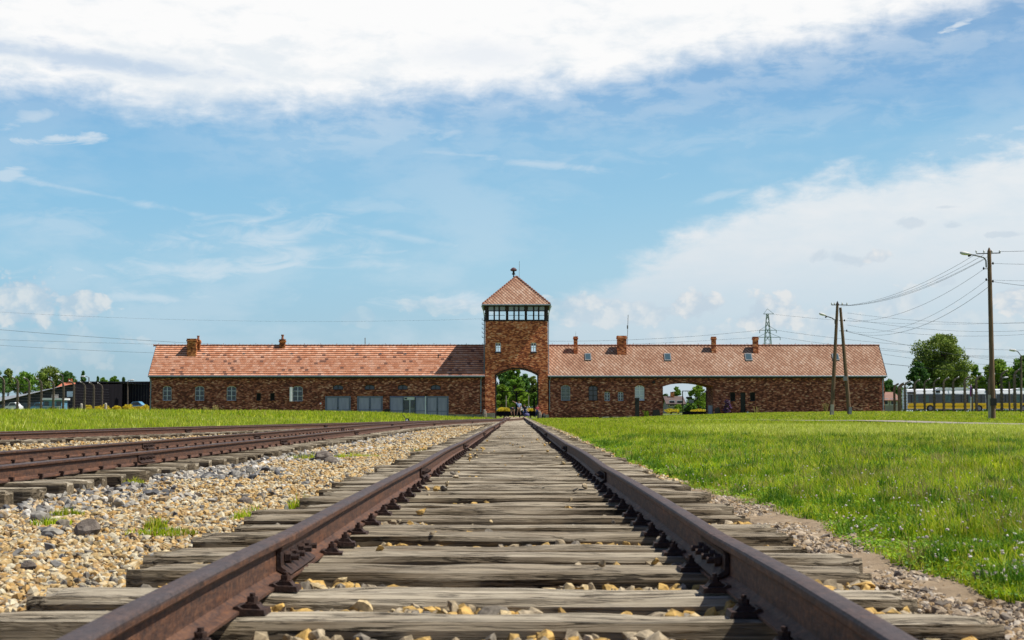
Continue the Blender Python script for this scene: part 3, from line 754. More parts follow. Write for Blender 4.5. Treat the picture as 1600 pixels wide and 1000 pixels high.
def make_track(name, ctr, z0, z1, joints, head_dip, labels, ties, main, trackname):
    for side in (-1, 1):
        js = [z0] + joints[side] + [z1]
        for k in range(len(js) - 1):
            a, b_ = js[k], js[k + 1]
            n = max(3, int((b_ - a) / 0.5))
            zz = np.linspace(a + 0.003, b_ - 0.003, n)
            xc = ctr(zz) + side * 0.75
            t = (zz - a) / (b_ - a)
            dip = head_dip * np.sin(np.pi * t) - head_dip * 0.5
            lat = (0.010 if main else 0.006) * np.sin(np.pi * t) * (1 if (k + (side > 0)) % 2 else -1) * min(1.0, a / 8)
            xc = xc + lat
            org = (float(xc[0]), float(a), 0.0)
            vs, fs = sweep_rail(zz, xc, dip * 1.0 + TH + 0.002, org)
            me = bpy.data.meshes.new('rail'); me.from_pydata(vs, [], fs); me.materials.append(M['rail'])
            o = bpy.data.objects.new('rail', me); COL.objects.link(o); o.location = org
            tag(o, labels(side, k, len(js) - 1, a), 'rail', trackname)
            fx = lambda z: float(np.interp(z, zz, xc)); fh = lambda z: float(np.interp(z, zz, dip)) + TH + 0.002
            tt = [t_ for t_ in ties if a + 0.05 < t_ < b_ - 0.05]
            lim = 60 if main else 48
            cnt = 0
            for t_ in tt:
                if t_ > lim or cnt > 96: continue
                kind_ = 'rail_fastening' if (main) else 'rail_spike'
                sides = (-side, side)
                for s2 in sides:
                    if t_ > 30 and s2 == side: continue
                    jit = random.uniform(-0.03, 0.03)
                    addpart(kind_, s2, fx(t_), t_ + jit, fh(t_), o, random.uniform(-0.08, 0.08)); cnt += 1
            if k > 0:
                for s2 in (-side, side): addpart('fishplate', s2, fx(a + 0.01), a, fh(a + 0.01), o)

# sleepers ---------------------------------------------------------------
def tie_positions(z0, z1, sp, seed):
    r_ = random.Random(seed); z = z0; out = []
    while z < z1:
        out.append(z + r_.uniform(-0.04, 0.04)); z += sp * r_.uniform(0.95, 1.05)
    return out
ties1 = tie_positions(2.0, 163.0, 0.56, 1)
# measured positions of the nearest sleepers
meas = [2.05, 2.68, 3.30, 3.91, 4.49, 5.10, 5.61, 5.98, 6.52, 7.08, 7.68, 8.26, 8.86, 9.45, 10.05, 10.45]
ties1 = meas + [t for t in ties1 if t > 10.75]
ties2 = tie_positions(7.0, 128.0, 0.62, 2)
ties3 = tie_positions(24.0, 86.0, 0.64, 3)
def sleeper_data(seed, fine, L=2.70, W_=0.205, Hh=0.17, extra=0):
    r_ = random.Random(seed)
    nx_ = 44 if fine else 12; npf = 4
    # cross-section points around (rounded box)
    sec = []
    hw, t = W_ / 2, 0.0
    cr = 0.030
    for i in range(npf + 1): sec.append((-hw + cr + (W_ - 2 * cr) * i / npf, 0.0, 0))
    sec += [(hw - cr * 0.3, -cr * 0.3, 1), (hw, -cr, 1), (hw, -Hh * 0.5, 1), (hw, -Hh, 1), (0, -Hh, 2), (-hw, -Hh, 3), (-hw, -Hh * 0.5, 3), (-hw, -cr, 3), (-hw + cr * 0.3, -cr * 0.3, 3)]
    n = len(sec)
    off = r_.uniform(0, 100)
    w_s = r_.uniform(0.85, 1.18)
    bow = r_.uniform(-0.02, 0.02)
    l0 = -L / 2 + r_.uniform(-0.06, 0.06); l1 = L / 2 + r_.uniform(-0.07, 0.07)
    cracks = [(r_.uniform(-hw * .7, hw * .7), r_.uniform(l0, l1), r_.uniform(0.25, 0.8)) for _ in range(4)]
    vs = []; fs = []
    for i in range(nx_ + 1):
        x = l0 + (l1 - l0) * i / nx_
        e = min(x - l0, l1 - x)
        k = 1 - 0.12 * max(0, 1 - e / 0.08) ** 2
        for (a, c, sd) in sec:
            y = a * k * w_s; z = c
            nn = mnoise.noise(Vector((x * 3.0 + off, a * 9, c * 9)))
            n2 = mnoise.noise(Vector((x * 1.1 + off, a * 30, c * 30 + 5)))
            z += -0.012 + 0.012 * nn + 0.009 * n2 if sd == 0 else 0.006 * nn - 0.006
            if sd in (1, 3): y += (0.018 * nn + 0.014 * n2)
            if sd == 0:
                z -= 0.028 * max(0, 1 - e / 0.10) ** 2
                if fine:
                    for (cy, cx, cl) in cracks:
                        if abs(x - cx) < cl: z -= 0.016 * max(0, 1 - abs(y - cy) / 0.028) * (1 - abs(x - cx) / cl)
            y += bow * (x / 1.3) ** 2
            vs.append((x, y, z))
    for i in range(nx_):
        for j in range(n):
            j2 = (j + 1) % n
            fs.append((i * n + j, (i + 1) * n + j, (i + 1) * n + j2, i * n + j2))
    fs.append(tuple(range(n))); fs.append(tuple(nx_ * n + j for j in range(n))[::-1])
    return vs, fs
near_meshes = []; far_meshes = []
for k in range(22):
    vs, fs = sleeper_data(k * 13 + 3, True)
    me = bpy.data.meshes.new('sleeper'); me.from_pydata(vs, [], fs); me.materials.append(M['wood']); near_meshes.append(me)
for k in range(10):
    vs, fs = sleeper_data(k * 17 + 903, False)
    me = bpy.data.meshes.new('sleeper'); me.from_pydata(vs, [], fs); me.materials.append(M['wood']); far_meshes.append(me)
allt = [(z, 1) for z in ties1] + [(z, 2) for z in ties2] + [(z, 3) for z in ties3]
allt.sort()
rest = []
SL = {1: 'grey weathered wooden sleeper crossing under the two rails of the straight central track',
      2: 'dark grey wooden sleeper under the nearer siding track left of the central track',
      3: 'dark wooden sleeper under the farther siding track beside the left lawn'}
SG = {1: 'sleepers of the central track', 2: 'sleepers of the nearer siding', 3: 'sleepers of the farther siding'}
cn1 = 0
for q, (z, tr) in enumerate(allt):
    c = {1: tc1, 2: tc2, 3: tc3}[tr]
    x = float(c(z)); sl = float(c(z + 1) - c(z - 1)) / 2
    ang = -math.atan(sl) + random.uniform(-0.014, 0.014)
    r_ = random.Random(q)
    if tr == 1: x += r_.uniform(-0.07, 0.03)
    if tr == 2: x += 0.0 + r_.uniform(-0.03, 0.03)
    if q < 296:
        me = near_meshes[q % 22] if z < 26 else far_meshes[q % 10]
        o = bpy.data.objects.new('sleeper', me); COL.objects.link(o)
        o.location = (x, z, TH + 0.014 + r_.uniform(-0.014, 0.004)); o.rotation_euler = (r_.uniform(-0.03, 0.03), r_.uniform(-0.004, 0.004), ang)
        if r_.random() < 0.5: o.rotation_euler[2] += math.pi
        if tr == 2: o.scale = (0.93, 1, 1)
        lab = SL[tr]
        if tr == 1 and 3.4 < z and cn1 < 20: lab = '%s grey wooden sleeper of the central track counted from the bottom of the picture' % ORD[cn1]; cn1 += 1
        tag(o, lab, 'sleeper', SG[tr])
    else: rest.append((x, z, ang))
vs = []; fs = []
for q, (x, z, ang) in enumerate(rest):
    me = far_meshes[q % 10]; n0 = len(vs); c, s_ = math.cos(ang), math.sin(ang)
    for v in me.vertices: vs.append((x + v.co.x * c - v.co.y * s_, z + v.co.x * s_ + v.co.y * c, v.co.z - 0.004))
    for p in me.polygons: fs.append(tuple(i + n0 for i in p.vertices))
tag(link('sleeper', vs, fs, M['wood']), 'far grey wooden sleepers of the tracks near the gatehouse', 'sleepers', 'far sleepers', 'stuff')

def lab_main(side, k, n, a):
    w = 'right' if side > 0 else 'left'
    if k == 0: return 'brown steel rail nearest the camera on the %s side of the central track' % w
    if k == n - 1: return 'last brown rail of the central track running into the tower gate, %s side' % w
    o_ = ['first', 'second', 'third', 'fourth', 'fifth', 'sixth', 'seventh', 'eighth', 'ninth', 'tenth', 'eleventh', 'twelfth'][k]
    return '%s length of rusty rail from the camera, %s side of the central track' % (o_, w)
make_track('c', tc1, 1.6, 176.0, {-1: [5.05, 12.0, 21.5, 34.0, 49.0, 64.0, 79.0, 94.0, 124.0], 1: [4.95, 11.3, 20.0, 33.0, 48.0, 63.0, 78.0, 93.0, 123.0]}, 0.012, lab_main, ties1, True, 'rails of the central track')
def lab_2(side, k, n, a):
    w = 'nearer' if side > 0 else 'farther'
    o_ = ['first', 'second', 'third', 'fourth', 'fifth', 'sixth', 'seventh', 'eighth', 'ninth'][k]
    return '%s length from the left of the %s rusty rail of the nearer siding track' % (o_, w)
make_track('s', tc2, 6.0, 134.0, {-1: [12.6, 21.5, 30.5, 45.5, 60.5, 78, 100], 1: [15.6, 24.8, 36, 50, 63, 80, 104]}, 0.006, lab_2, ties2, False, 'rails of the nearer siding')
def lab_3(side, k, n, a):
    w = 'nearer' if side > 0 else 'farther'
    o_ = ['first', 'second', 'third', 'fourth', 'fifth', 'sixth', 'seventh', 'eighth', 'ninth'][k]
    return '%s length from the left of the %s rail of the siding beside the left lawn' % (o_, w)
make_track('t', tc3, 22.0, 112.0, {-1: [34, 49, 64, 84], 1: [40.5, 55, 70, 88]}, 0.006, lab_3, ties3, False, 'rails of the farther siding')

# ------------------------------------------------------------------ gatehouse
BY = 164.0; TY = 163.65
def q(px, py, Y=BY): p = P(px, py, Y); return (p.x, p.z)
GH = thing('gatehouse', 'long brick gatehouse with tiled roofs and a central watch tower over a rail archway', 'gatehouse', (0, BY, 0.0))
def rect(px0, py0, px1, py1, Y=BY):
    xm0 = P(px0, (py0 + py1) / 2, Y).x; xm1 = P(px1, (py0 + py1) / 2, Y).x
    zt = P((px0 + px1) / 2, py0, Y).z; zb = P((px0 + px1) / 2, py1, Y).z
    return xm0, xm1, zb, zt
def rpoly(r): x0, x1, z0, z1 = r; return [(x0, z0), (x1, z0), (x1, z1), (x0, z1)]
def arch(x0, x1, z0, zs, zc, n=10):
    """opening outline: springing zs, crown zc (segmental)"""
    w = (x1 - x0) / 2; h = zc - zs; rr = (w * w + h * h) / (2 * h); cx = (x0 + x1) / 2; cz = zc - rr
    a = math.asin(w / rr)
    top = [(cx + rr * math.sin(a - 2 * a * i / n), cz + rr * math.cos(a - 2 * a * i / n)) for i in range(n + 1)]
    return [(x0, z0), (x1, z0)] + top
def archr(r, rise):
    return arch(r[0], r[1], r[2], r[3] - rise, r[3], 8)
XL = q(233.5, 620)[0]; XR = q(1382, 620)[0]
TX0, TX1 = q(758, 560, TY)[0], q(856, 560, TY)[0]
EZ = q(500, 590)[1]              # wall top of the wings
WT = 0.45                        # wall thickness
BD = 6.2                         # depth of the wings
# ---- openings
L_ARCH = [(254, 603, 268, 626), (304.5, 603, 319, 626), (354, 603, 369, 626), (457, 603, 473, 627)]
L_SLOT = [(400.5, 614, 407.5, 626), (422, 614, 429, 626)]
L_VENT = [(520, 601, 536, 609), (569.5, 601, 585.5, 609), (621.5, 601, 637, 609), (673, 601, 688.5, 609)]
L_GAR = [(508, 619, 548, 650), (558, 619, 598, 650), (609, 619, 665, 652), (665.5, 619, 701, 653)]
R_ARCH = [(876.5, 601.5, 891, 626), (919.5, 602, 934, 626), (992, 602, 1007, 626)]
R_SMALL = [(944.5, 612, 953, 626.5), (965.5, 612, 974, 626.5)]
R_SLOT = [(1141, 613, 1149, 627), (1172, 613, 1180, 627)]
R_DOOR = [(1157, 613, 1165, 650)]
def wingwall(x0, x1, holes, notch=None):
    out = [(x0, -0.9)]
    if notch: out += notch
    out += [(x1, -0.9), (x1, EZ), (x0, EZ)]
    return out
# left wing wall
holes = [archr(rect(*r), 0.22) for r in L_ARCH] + [rpoly(rect(*r)) for r in L_SLOT] + [archr(rect(*r), 0.2) for r in L_VENT] + [rpoly(rect(*r)) for r in L_GAR]
def sidewalls(mb, x0, x1):
    ridge = 8.45
    for xa, xb in ((x0, x0 + WT), (x1 - WT, x1)):
        mb.prism([(BY + WT, -0.9), (BY + BD - WT, -0.9), (BY + BD - WT, EZ), (BY + BD / 2, ridge - 0.2), (BY + WT, EZ)], xa, xb, 'x')
mb = MB().plate(wingwall(XL, TX0 + 0.02, holes), holes, BY, BY + WT)
mb.plate(wingwall(XL, TX0 + 0.02, []), [], BY + BD - WT, BY + BD)
sidewalls(mb, XL, TX0 + 0.02)
mb.build('wing_wall', M['brick_wing'], GH)
# right wing wall with the road archway
AR = rect(1036, 598, 1114.5, 660)
az1, azc = q(1036, 604)[1], q(1075, 597.5)[1]
notch = [(AR[0], -0.9)] + arch(AR[0], AR[1], -0.9, az1, azc, 14)[2:][::-1] + [(AR[1], -0.9)]
holes = [archr(rect(*r), 0.22) for r in R_ARCH] + [archr(rect(*r), 0.1) for r in R_SMALL] + [rpoly(rect(*r)) for r in R_SLOT] + [rpoly(rect(*r)) for r in R_DOOR]
mb = MB().plate(wingwall(TX1 - 0.02, XR, holes, notch), holes, BY, BY + WT)
mb.plate(wingwall(TX1 - 0.02, XR, [], notch), [], BY + BD - WT, BY + BD)
sidewalls(mb, TX1 - 0.02, XR)
mb.build('wing_wall', M['brick_wing'], GH)
def lining(opening, y0, y1, th, mat, name):
    m = MB(); o = opening
    vs = []; n = len(o); cx = sum(p[0] for p in o) / n
    for (x, z) in o: vs.append((x, y0, z))
    for (x, z) in o: vs.append((x, y1, z))
    for (x, z) in o: vs.append((x + (th if x > cx else -th), y0, z + (th if z > 0 else 0)))
    for (x, z) in o: vs.append((x + (th if x > cx else -th), y1, z + (th if z > 0 else 0)))
    fs = []
    for i in range(n - 1):
        fs += [(i, i + 1, n + i + 1, n + i), (2 * n + i, 3 * n + i, 3 * n + i + 1, 2 * n + i + 1), (i, 2 * n + i, 2 * n + i + 1, i + 1), (n + i, n + i + 1, 3 * n + i + 1, 3 * n + i)]
    m.add(vs, fs); return m.build(name, mat, GH)
lining(notch, BY + WT, BY + BD - WT, 0.2, M['brick_wing'], 'passage_wall')
# inner partitions so that daylight does not run through the whole wing
mb = MB(); mb.box(XL + WT, TX0, BY + 2.4, BY + 2.55, -0.5, EZ); mb.build('partition', M['dark_void'], GH)
mb = MB(); mb.box(TX1, AR[0] - 0.25, BY + 2.4, BY + 2.55, -0.5, EZ); mb.box(AR[1] + 0.25, XR - WT, BY + 2.4, BY + 2.55, -0.5, EZ); mb.build('partition', M['dark_void'], GH)
# ---- roofs
RZ = P(500, 540, BY + BD / 2).z; RY = BY + BD / 2
EF = BY - 0.42; EZ2 = P(500, 587.5, EF).z
def course_roof(x0, x1, n, mat, nm, lift, xr1):
    """stepped courses; x0/x1 at the eaves"""
    m = MB()
    slope = Vector((0, RY - EF, RZ - EZ2)); nrm = Vector((0, -(RZ - EZ2), RY - EF)).normalized()
    for side in (1, -1):
        for i in range(n):
            a = Vector((0, EF, EZ2)) + slope * (i / n); b_ = Vector((0, EF, EZ2)) + slope * ((i + 1) / n + 0.004)
            lo = a + nrm * (0.015 + lift); hi = b_ + nrm * 0.015
            pts = [a - nrm * 0.04, lo, hi, b_ - nrm * 0.04]
            if side < 0: pts = [Vector((0, 2 * RY - p.y, p.z)) for p in pts]
            m.prism([(p.y, p.z) for p in pts], x0, x1, 'x')
    return m.build(nm, mat, GH)
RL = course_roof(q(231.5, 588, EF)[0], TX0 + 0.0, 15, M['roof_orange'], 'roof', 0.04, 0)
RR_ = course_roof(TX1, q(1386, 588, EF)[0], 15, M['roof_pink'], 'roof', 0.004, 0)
def ridge(x0, x1, par):
    m = MB(); x = x0
    m.tube([(x0, RY, RZ + 0.02), (x1, RY, RZ + 0.02)], 0.11, 8)
    while x < x1 - 0.3:
        m.tube([(x, RY, RZ + 0.02), (x + 0.05, RY, RZ + 0.02)], 0.15, 8)
        x += 0.42
    x = x0 + 0.6
    while x < x1 - 0.3:
        m.tube([(x, RY, RZ + 0.1), (x, RY, RZ + 0.30)], 0.022, 5); x += 1.9
    m.build('ridge_tiles', M['ridge'], par)
ridge(q(232, 540, RY)[0] + 0.6, TX0, RL); ridge(TX1, q(1386, 540, RY)[0] - 0.9, RR_)
def gutter(x0, x1, par):
    m = MB(); m.tube([(x0, EF - 0.07, EZ2 - 0.03), (x1, EF - 0.07, EZ2 - 0.03)], 0.085, 8)
    m.build('gutter', M['zinc'], par)
    m = MB(); m.box(x0 + 0.1, x1 - 0.1, EF + 0.02, EF + 0.06, EZ2 - 0.26, EZ2 - 0.05); m.build('fascia', M['timber_dark'], par)
gutter(q(231.5, 588, EF)[0], TX0 + 0.0, RL); gutter(TX1, q(1386, 588, EF)[0], RR_)
# gable verge boards
for x_, par in ((q(231.5, 588, EF)[0], RL), (q(1386, 588, EF)[0], RR_)):
    m = MB()
    for sd in (1, -1):
        pts = [(EF, EZ2 - 0.14), (EF, EZ2 + 0.06), (RY, RZ + 0.06), (RY, RZ - 0.16)]
        if sd < 0: pts = [(2 * RY - a, b_) for a, b_ in pts]
        m.prism(pts, x_ - 0.03, x_ + 0.03, 'x')
    m.build('verge_board', M['timber_dark'], par)
# chimneys
def chimney(px0, px1, pt, pb, par, cap=True, pots=0, dep=0.9, mat='brick_chimney', yoff=None):
    """front face base at photo row pb on the front slope"""
    # depth where the front slope projects to row pb
    Yc = EF
    for i in range(60):
        y_ = EF + (RY - EF) * i / 59
        z_ = EZ2 + (RZ - EZ2) * i / 59
        if z_ >= P((px0 + px1) / 2, pb, y_).z: Yc = y_; break
        Yc = y_
    x0 = P(px0, (pt + pb) / 2, Yc).x; x1 = P(px1, (pt + pb) / 2, Yc).x
    zb = P(px0, pb, Yc).z - 0.3; zt = P(px0, pt, Yc).z
    m = MB(); m.box(x0, x1, Yc, Yc + dep, zb, zt - 0.12)
    if cap: m.box(x0 - 0.07, x1 + 0.07, Yc - 0.07, Yc + dep + 0.07, zt - 0.34, zt - 0.16)
    m.box(x0 - 0.03, x1 + 0.03, Yc - 0.03, Yc + dep + 0.03, zt - 0.12, zt)
    c = m.build('chimney', M[mat], par)
    return x0, x1, Yc, zt, c
def on_roof(nm, m, mat, par): return m.build(nm, mat, par)
x0, x1, yc, zt, c = chimney(292, 306, 529, 558.5, RL, dep=1.1)
x0b, x1b, yb, ztb, c2 = chimney(305.5, 312, 531, 549, RL, dep=0.6)
m = MB(); m.lathe([(0.15, 0), (0.12, 0.35), (0.16, 0.42), (0.16, 0.5)], ((x0b + x1b) / 2, yb + 0.3, ztb)); m.build('chimney_pot', M['ridge'], RL)
x0, x1, yc, zt, c = chimney(436.5, 445, 530, 546, RL, dep=0.6)
m = MB(); m.lathe([(0.16, 0), (0.12, 0.35), (0.17, 0.42), (0.17, 0.55)], ((x0 + x1) / 2, yc + 0.3, zt)); m.build('chimney_pot', M['ridge'], RL)
chimney(896.5, 902.5, 525.5, 554, RR_, dep=0.5, mat='brick_tower')
bx0, bx1, byc, bzt, bc = chimney(964.5, 979, 524.5, 555, RR_, dep=0.8, mat='brick_tower')
chimney(1112, 1119, 526, 552.5, RR_, dep=0.5, mat='brick_tower')
chimney(1177, 1185, 526, 553, RR_, dep=0.6, mat='brick_tower')
def stick(px0, py0, px1, py1, Y, r, nm, mat, par):
    m = MB(); m.tube([P(px0, py0, Y), P(px1, py1, Y)], r, 6); return m.build(nm, M[mat], par)
m = MB(); a = P(980, 538, byc + 0.5); b_ = P(981.5, 492, byc + 0.5); m.tube([a, b_], 0.03, 6)
mid = P(980.6, 511, byc + 0.5); m.tube([mid - Vector((0, 0, 0.2)), mid + Vector((0, 0, 0.2))], 0.08, 6); m.build('antenna', M['grey_metal'], RR_)
stick(570.5, 541, 570.5, 528, RY, 0.05, 'vent_pipe', 'grey_metal', RL)
stick(684.8, 562, 684.8, 554, EF + 2.0, 0.06, 'vent_pipe', 'black_iron', RL)
stick(899.5, 525.5, 899.5, 518, byc + 0.3, 0.012, 'lightning_rod', 'grey_metal', RR_)
# roof windows
def skylight(px0, py0, px1, py1, par, blind=False):
    def onslope(px, py):
        lo, hi = 0.0, 1.0
        for _ in range(30):
            t_ = (lo + hi) / 2; y_ = EF + (RY - EF) * t_; z_ = EZ2 + (RZ - EZ2) * t_
            if z_ < P(px, py, y_).z: lo = t_
            else: hi = t_
        return Vector((P(px, py, y_).x, y_, z_))
    a = onslope(px0, py1); b_ = onslope(px1, py1); c = onslope(px1, py0); d = onslope(px0, py0)
    c.x = b_.x; d.x = a.x
    n_ = Vector((0, -(RZ - EZ2), RY - EF)).normalized()
    def slab(m, f, h0, h1):
        ctr = (a + b_ + c + d) / 4
        pp = [ctr + (p - ctr) * f for p in (a, b_, c, d)]
        vs = [p + n_ * h0 for p in pp] + [p + n_ * h1 for p in pp]
        m.add(vs, [(3, 2, 1, 0), (4, 5, 6, 7), (0, 1, 5, 4), (1, 2, 6, 5), (2, 3, 7, 6), (3, 0, 4, 7)])
    m = MB(); slab(m, 1.0, 0.02, 0.13); f = m.build('roof_window', M['grey_metal'], par)
    m = MB(); slab(m, 0.76, 0.10, 0.145); m.build('pane', M['glass_roof'], par)
skylight(914, 553, 924, 563.5, RR_); skylight(1038.5, 553, 1049, 564, RR_); skylight(1165, 553, 1176, 564, RR_); skylight(1301.5, 553.5, 1312, 563.5, RR_)
for px_, py_ in ((319, 553), (381.5, 553), (456, 553), (558.5, 553), (594.5, 553), (633.5, 553)):
    p = None
    for i in range(80):
        y_ = EF + (RY - EF) * i / 79; z_ = EZ2 + (RZ - EZ2) * i / 79
        if z_ >= P(px_, py_, y_).z: p = P(px_, py_, y_); break
    if p:
        m = MB(); m.box(p.x - 0.13, p.x + 0.13, p.y - 0.16, p.y + 0.1, p.z - 0.1, p.z + 0.1); m.build('glass_tile', M['glass_roof'], RL)
# ---- windows
def window(r, frame, rise=0.0, cols=2, rows=3, pane='glass_dark', Y=BY, arch_ring=True, bars=0, par=GH, label=None, sill=True):
    x0, x1, z0, z1 = rect(*r, Y=Y)
    yf = Y + 0.12
    w = 0.075
    outer = archr((x0 + 0.004, x1 - 0.004, z0 + 0.004, z1 - 0.004), rise) if rise else rpoly((x0 + 0.004, x1 - 0.004, z0 + 0.004, z1 - 0.004))
    inner = archr((x0 + w, x1 - w, z0 + w, z1 - w), rise * 0.9) if rise else rpoly((x0 + w, x1 - w, z0 + w, z1 - w))
    m = MB().plate(outer, [inner], yf, yf + 0.07)
    for i in range(1, cols):
        xx = x0 + (x1 - x0) * i / cols; hw = 0.045 if (cols == 2 or (cols == 4 and i == 2)) else 0.02
        m.box(xx - hw, xx + hw, yf - 0.006, yf + 0.05, z0 + w, z1 - w)
    for j in range(1, rows):
        zz = z0 + (z1 - z0) * j / rows; hw = 0.03
        for i in range(2 if cols > 1 else 1):
            a = x0 + w + (x1 - x0) / 2 * i; b_ = a + (x1 - x0) / 2 - w - 0.045 if cols > 1 else x1 - w
            if i == 1: a = x0 + (x1 - x0) / 2 + 0.046; b_ = x1 - w
            m.box(a, b_, yf + 0.003, yf + 0.045, zz - hw, zz + hw)
    win = m.build('window', M[frame], par)
    if label: win['label'] = label
    MB().box(x0 + 0.01, x1 - 0.01, yf + 0.055, yf + 0.068, z0 + 0.01, z1 - 0.01 - rise * 0.5).build('pane', M[pane], win)
    if sill: MB().box(x0 - 0.08, x1 + 0.08, Y - 0.06, Y + 0.1, z0 - 0.12, z0 - 0.012).build('sill', M['brick_arch'], win)
    if bars:
        m = MB()
        for i in range(1, bars): m.tube([(x0 + (x1 - x0) * i / bars, Y + 0.04, z0), (x0 + (x1 - x0) * i / bars, Y + 0.04, z1 - rise * 0.4)], 0.016, 5)
        for j in range(1, 5): m.tube([(x0, Y + 0.04, z0 + (z1 - z0) * j / 5.4), (x1, Y + 0.04, z0 + (z1 - z0) * j / 5.4)], 0.014, 5)
        m.build('window_bars', M['frame_dark'], win)
    if rise and arch_ring:
        ro = archr((x0 - 0.02, x1 + 0.02, z0, z1 + 0.02), rise); ri = []
        cx = (x0 + x1) / 2
        top = ro[2:]; up = [(cx + (a - cx) * 1.14, b_ + 0.26) for a, b_ in top]
        vs = [(a, Y - 0.02, b_) for a, b_ in top] + [(a, Y - 0.02, b_) for a, b_ in up] + [(a, Y + 0.05, b_) for a, b_ in top] + [(a, Y + 0.05, b_) for a, b_ in up]
        n = len(top); fs = []
        for i in range(n - 1):
            fs += [(i, i + 1, n + i + 1, n + i), (i, 2 * n + i, 2 * n + i + 1, i + 1), (n + i, n + i + 1, 3 * n + i + 1, 3 * n + i)]
        fs += [(0, n, 3 * n, 2 * n), (n - 1, 2 * n + n - 1, 3 * n + n - 1, n + n - 1)]
        m = MB(); m.add(vs, fs); m.build('arch_bricks', M['brick_arch'], win)
    return win
for i, r in enumerate(L_ARCH[:3]): window(r, 'frame_green', 0.2, 2, 3)
w4 = window(L_ARCH[3], 'frame_green', 0.2, 2, 3, label='window with one white casement swung open')
r = rect(*L_ARCH[3]); m = MB(); m.box(r[0] - 0.01, r[0] + 0.02, BY - 0.62, BY + 0.1, r[2], r[3] - 0.15); m.box(r[0] - 0.22, r[0] - 0.0, BY - 0.62, BY - 0.58, r[2], r[3] - 0.15)
m.build('casement', M['frame_white'], w4)
for r in L_SLOT + R_SLOT: window(r, 'frame_dark', 0, 1, 1, 'dark_void', sill=True)
for r in L_VENT: window(r, 'frame_dark', 0.18, 2, 1, 'glass_dark', label='low arched vent window above a garage door')
window(R_ARCH[0], 'frame_green', 0.25, 2, 4, 'glass_grey', bars=6); window(R_ARCH[1], 'frame_dark', 0.25, 2, 3, 'glass_grey' if False else 'glass_dark')
window(R_ARCH[2], 'frame_white', 0.25, 2, 3, 'glass_pale', label='bright white arched window')
for r in R_SMALL: window(r, 'frame_green', 0.1, 2, 3)
for r in R_DOOR:
    x0, x1, z0, z1 = rect(*r); m = MB(); m.box(x0, x1, BY + 0.15, BY + 0.2, z0, z1)
    d = m.build('door', M['black_iron'], GH); MB().box(x1 - 0.12, x1 - 0.08, BY + 0.1, BY + 0.15, z0 + 1.2, z0 + 1.3).build('handle', M['grey_metal'], d)
# garage doors
def leaf(x0, x1, z0, z1, y, par, nm='leaf', rotz=0, piv=None, mat='door_grey'):
    m = MB(); m.box(x0 + 0.02, x1 - 0.02, y, y + 0.05, z0, z1, rotz, piv); o = m.build(nm, M[mat], par)
    m = MB(); t = 0.09
    for a, b_, c, d in ((x0 + 0.02, x0 + 0.02 + t, z0, z1), (x1 - 0.02 - t, x1 - 0.02, z0, z1), (x0 + t + 0.02, x1 - t - 0.02, z1 - t, z1), (x0 + t + 0.02, x1 - t - 0.02, z0 + (z1 - z0) * 0.30, z0 + (z1 - z0) * 0.30 + t)):
        m.box(a, b_, y - 0.03, y - 0.002, c, d, rotz, piv)
    m.build('door_rail', M['door_trim'], o); return o
def garage(r, opened=False, lab=None):
    x0, x1, z0, z1 = rect(*r)
    m = MB(); fw = 0.1
    m.box(x0, x0 + fw, BY - 0.04, BY + 0.2, z0, z1 - fw); m.box(x1 - fw, x1, BY - 0.04, BY + 0.2, z0, z1 - fw); m.box(x0, x1, BY - 0.04, BY + 0.2, z1 - fw, z1)
    d = m.build('garage_door', M['door_trim'], GH)
    if lab: d['label'] = lab
    if not opened:
        xm = (x0 + x1) / 2
        leaf(x0 + fw, xm, z0, z1 - fw, BY + 0.02, d); leaf(xm, x1 - fw, z0, z1 - fw, BY + 0.02, d)
        MB().box(xm - 0.04, xm + 0.04, BY - 0.03, BY + 0.0, z0 + 0.85, z0 + 1.05).build('handle', M['black_iron'], d)
    m = MB().box(x0 - 0.1, x1 + 0.1, BY - 0.02, BY + 0.03, z1 + 0.01, z1 + 0.27); m.build('lintel_bricks', M['brick_arch'], d)
    return d, x0, x1, z0, z1
garage(L_GAR[0]); garage(L_GAR[1])
d3, gx0, gx1, gz0, gz1 = garage(L_GAR[2], True, 'garage opening with its grey leaves folded back and a pale glazed booth inside')
lx = lambda px: q(px, 635)[0]
leaf(lx(609), lx(630.5), gz0, gz1 - 0.1, BY - 0.12, d3, rotz=0.0); leaf(lx(649), lx(666), gz0, gz1 - 0.1, BY - 0.12, d3)
m = MB(); bx_0, bx_1 = lx(630.5), lx(648)
m.box(bx_0, bx_1, BY + 0.10, BY + 0.18, gz0, gz1 - 0.1); bo = m.build('booth_front', M['grey_metal'], d3)
m = MB(); m.box(bx_0 + 0.1, bx_0 + 0.62, BY + 0.06, BY + 0.096, gz0 + 0.9, gz1 - 0.55); m.box(bx_0 + 0.85, bx_1 - 0.12, BY + 0.06, BY + 0.096, gz0 + 1.1, gz1 - 0.5); m.build('booth_glass', M['glass_dark'], d3)
m = MB(); m.box(bx_0 + 0.02, bx_1 - 0.02, BY + 0.05, BY + 0.095, gz1 - 0.42, gz1 - 0.12); m.box(bx_0 + 0.68, bx_0 + 0.76, BY + 0.05, BY + 0.095, gz0, gz1 - 0.43); m.build('booth_trim', M['white_paint'], d3)
m = MB(); m.box(bx_0 + 0.12, bx_0 + 0.4, BY + 0.02, BY + 0.046, gz1 - 0.34, gz1 - 0.2); m.build('booth_plate', M['black_iron'], d3)
garage(L_GAR[3])
# white post between the garages
m = MB(); m.box(lx(665) - 0.06, lx(665) + 0.06, BY - 0.16, BY - 0.05, gz0, gz1); m.build('door_post', M['white_paint'], GH)
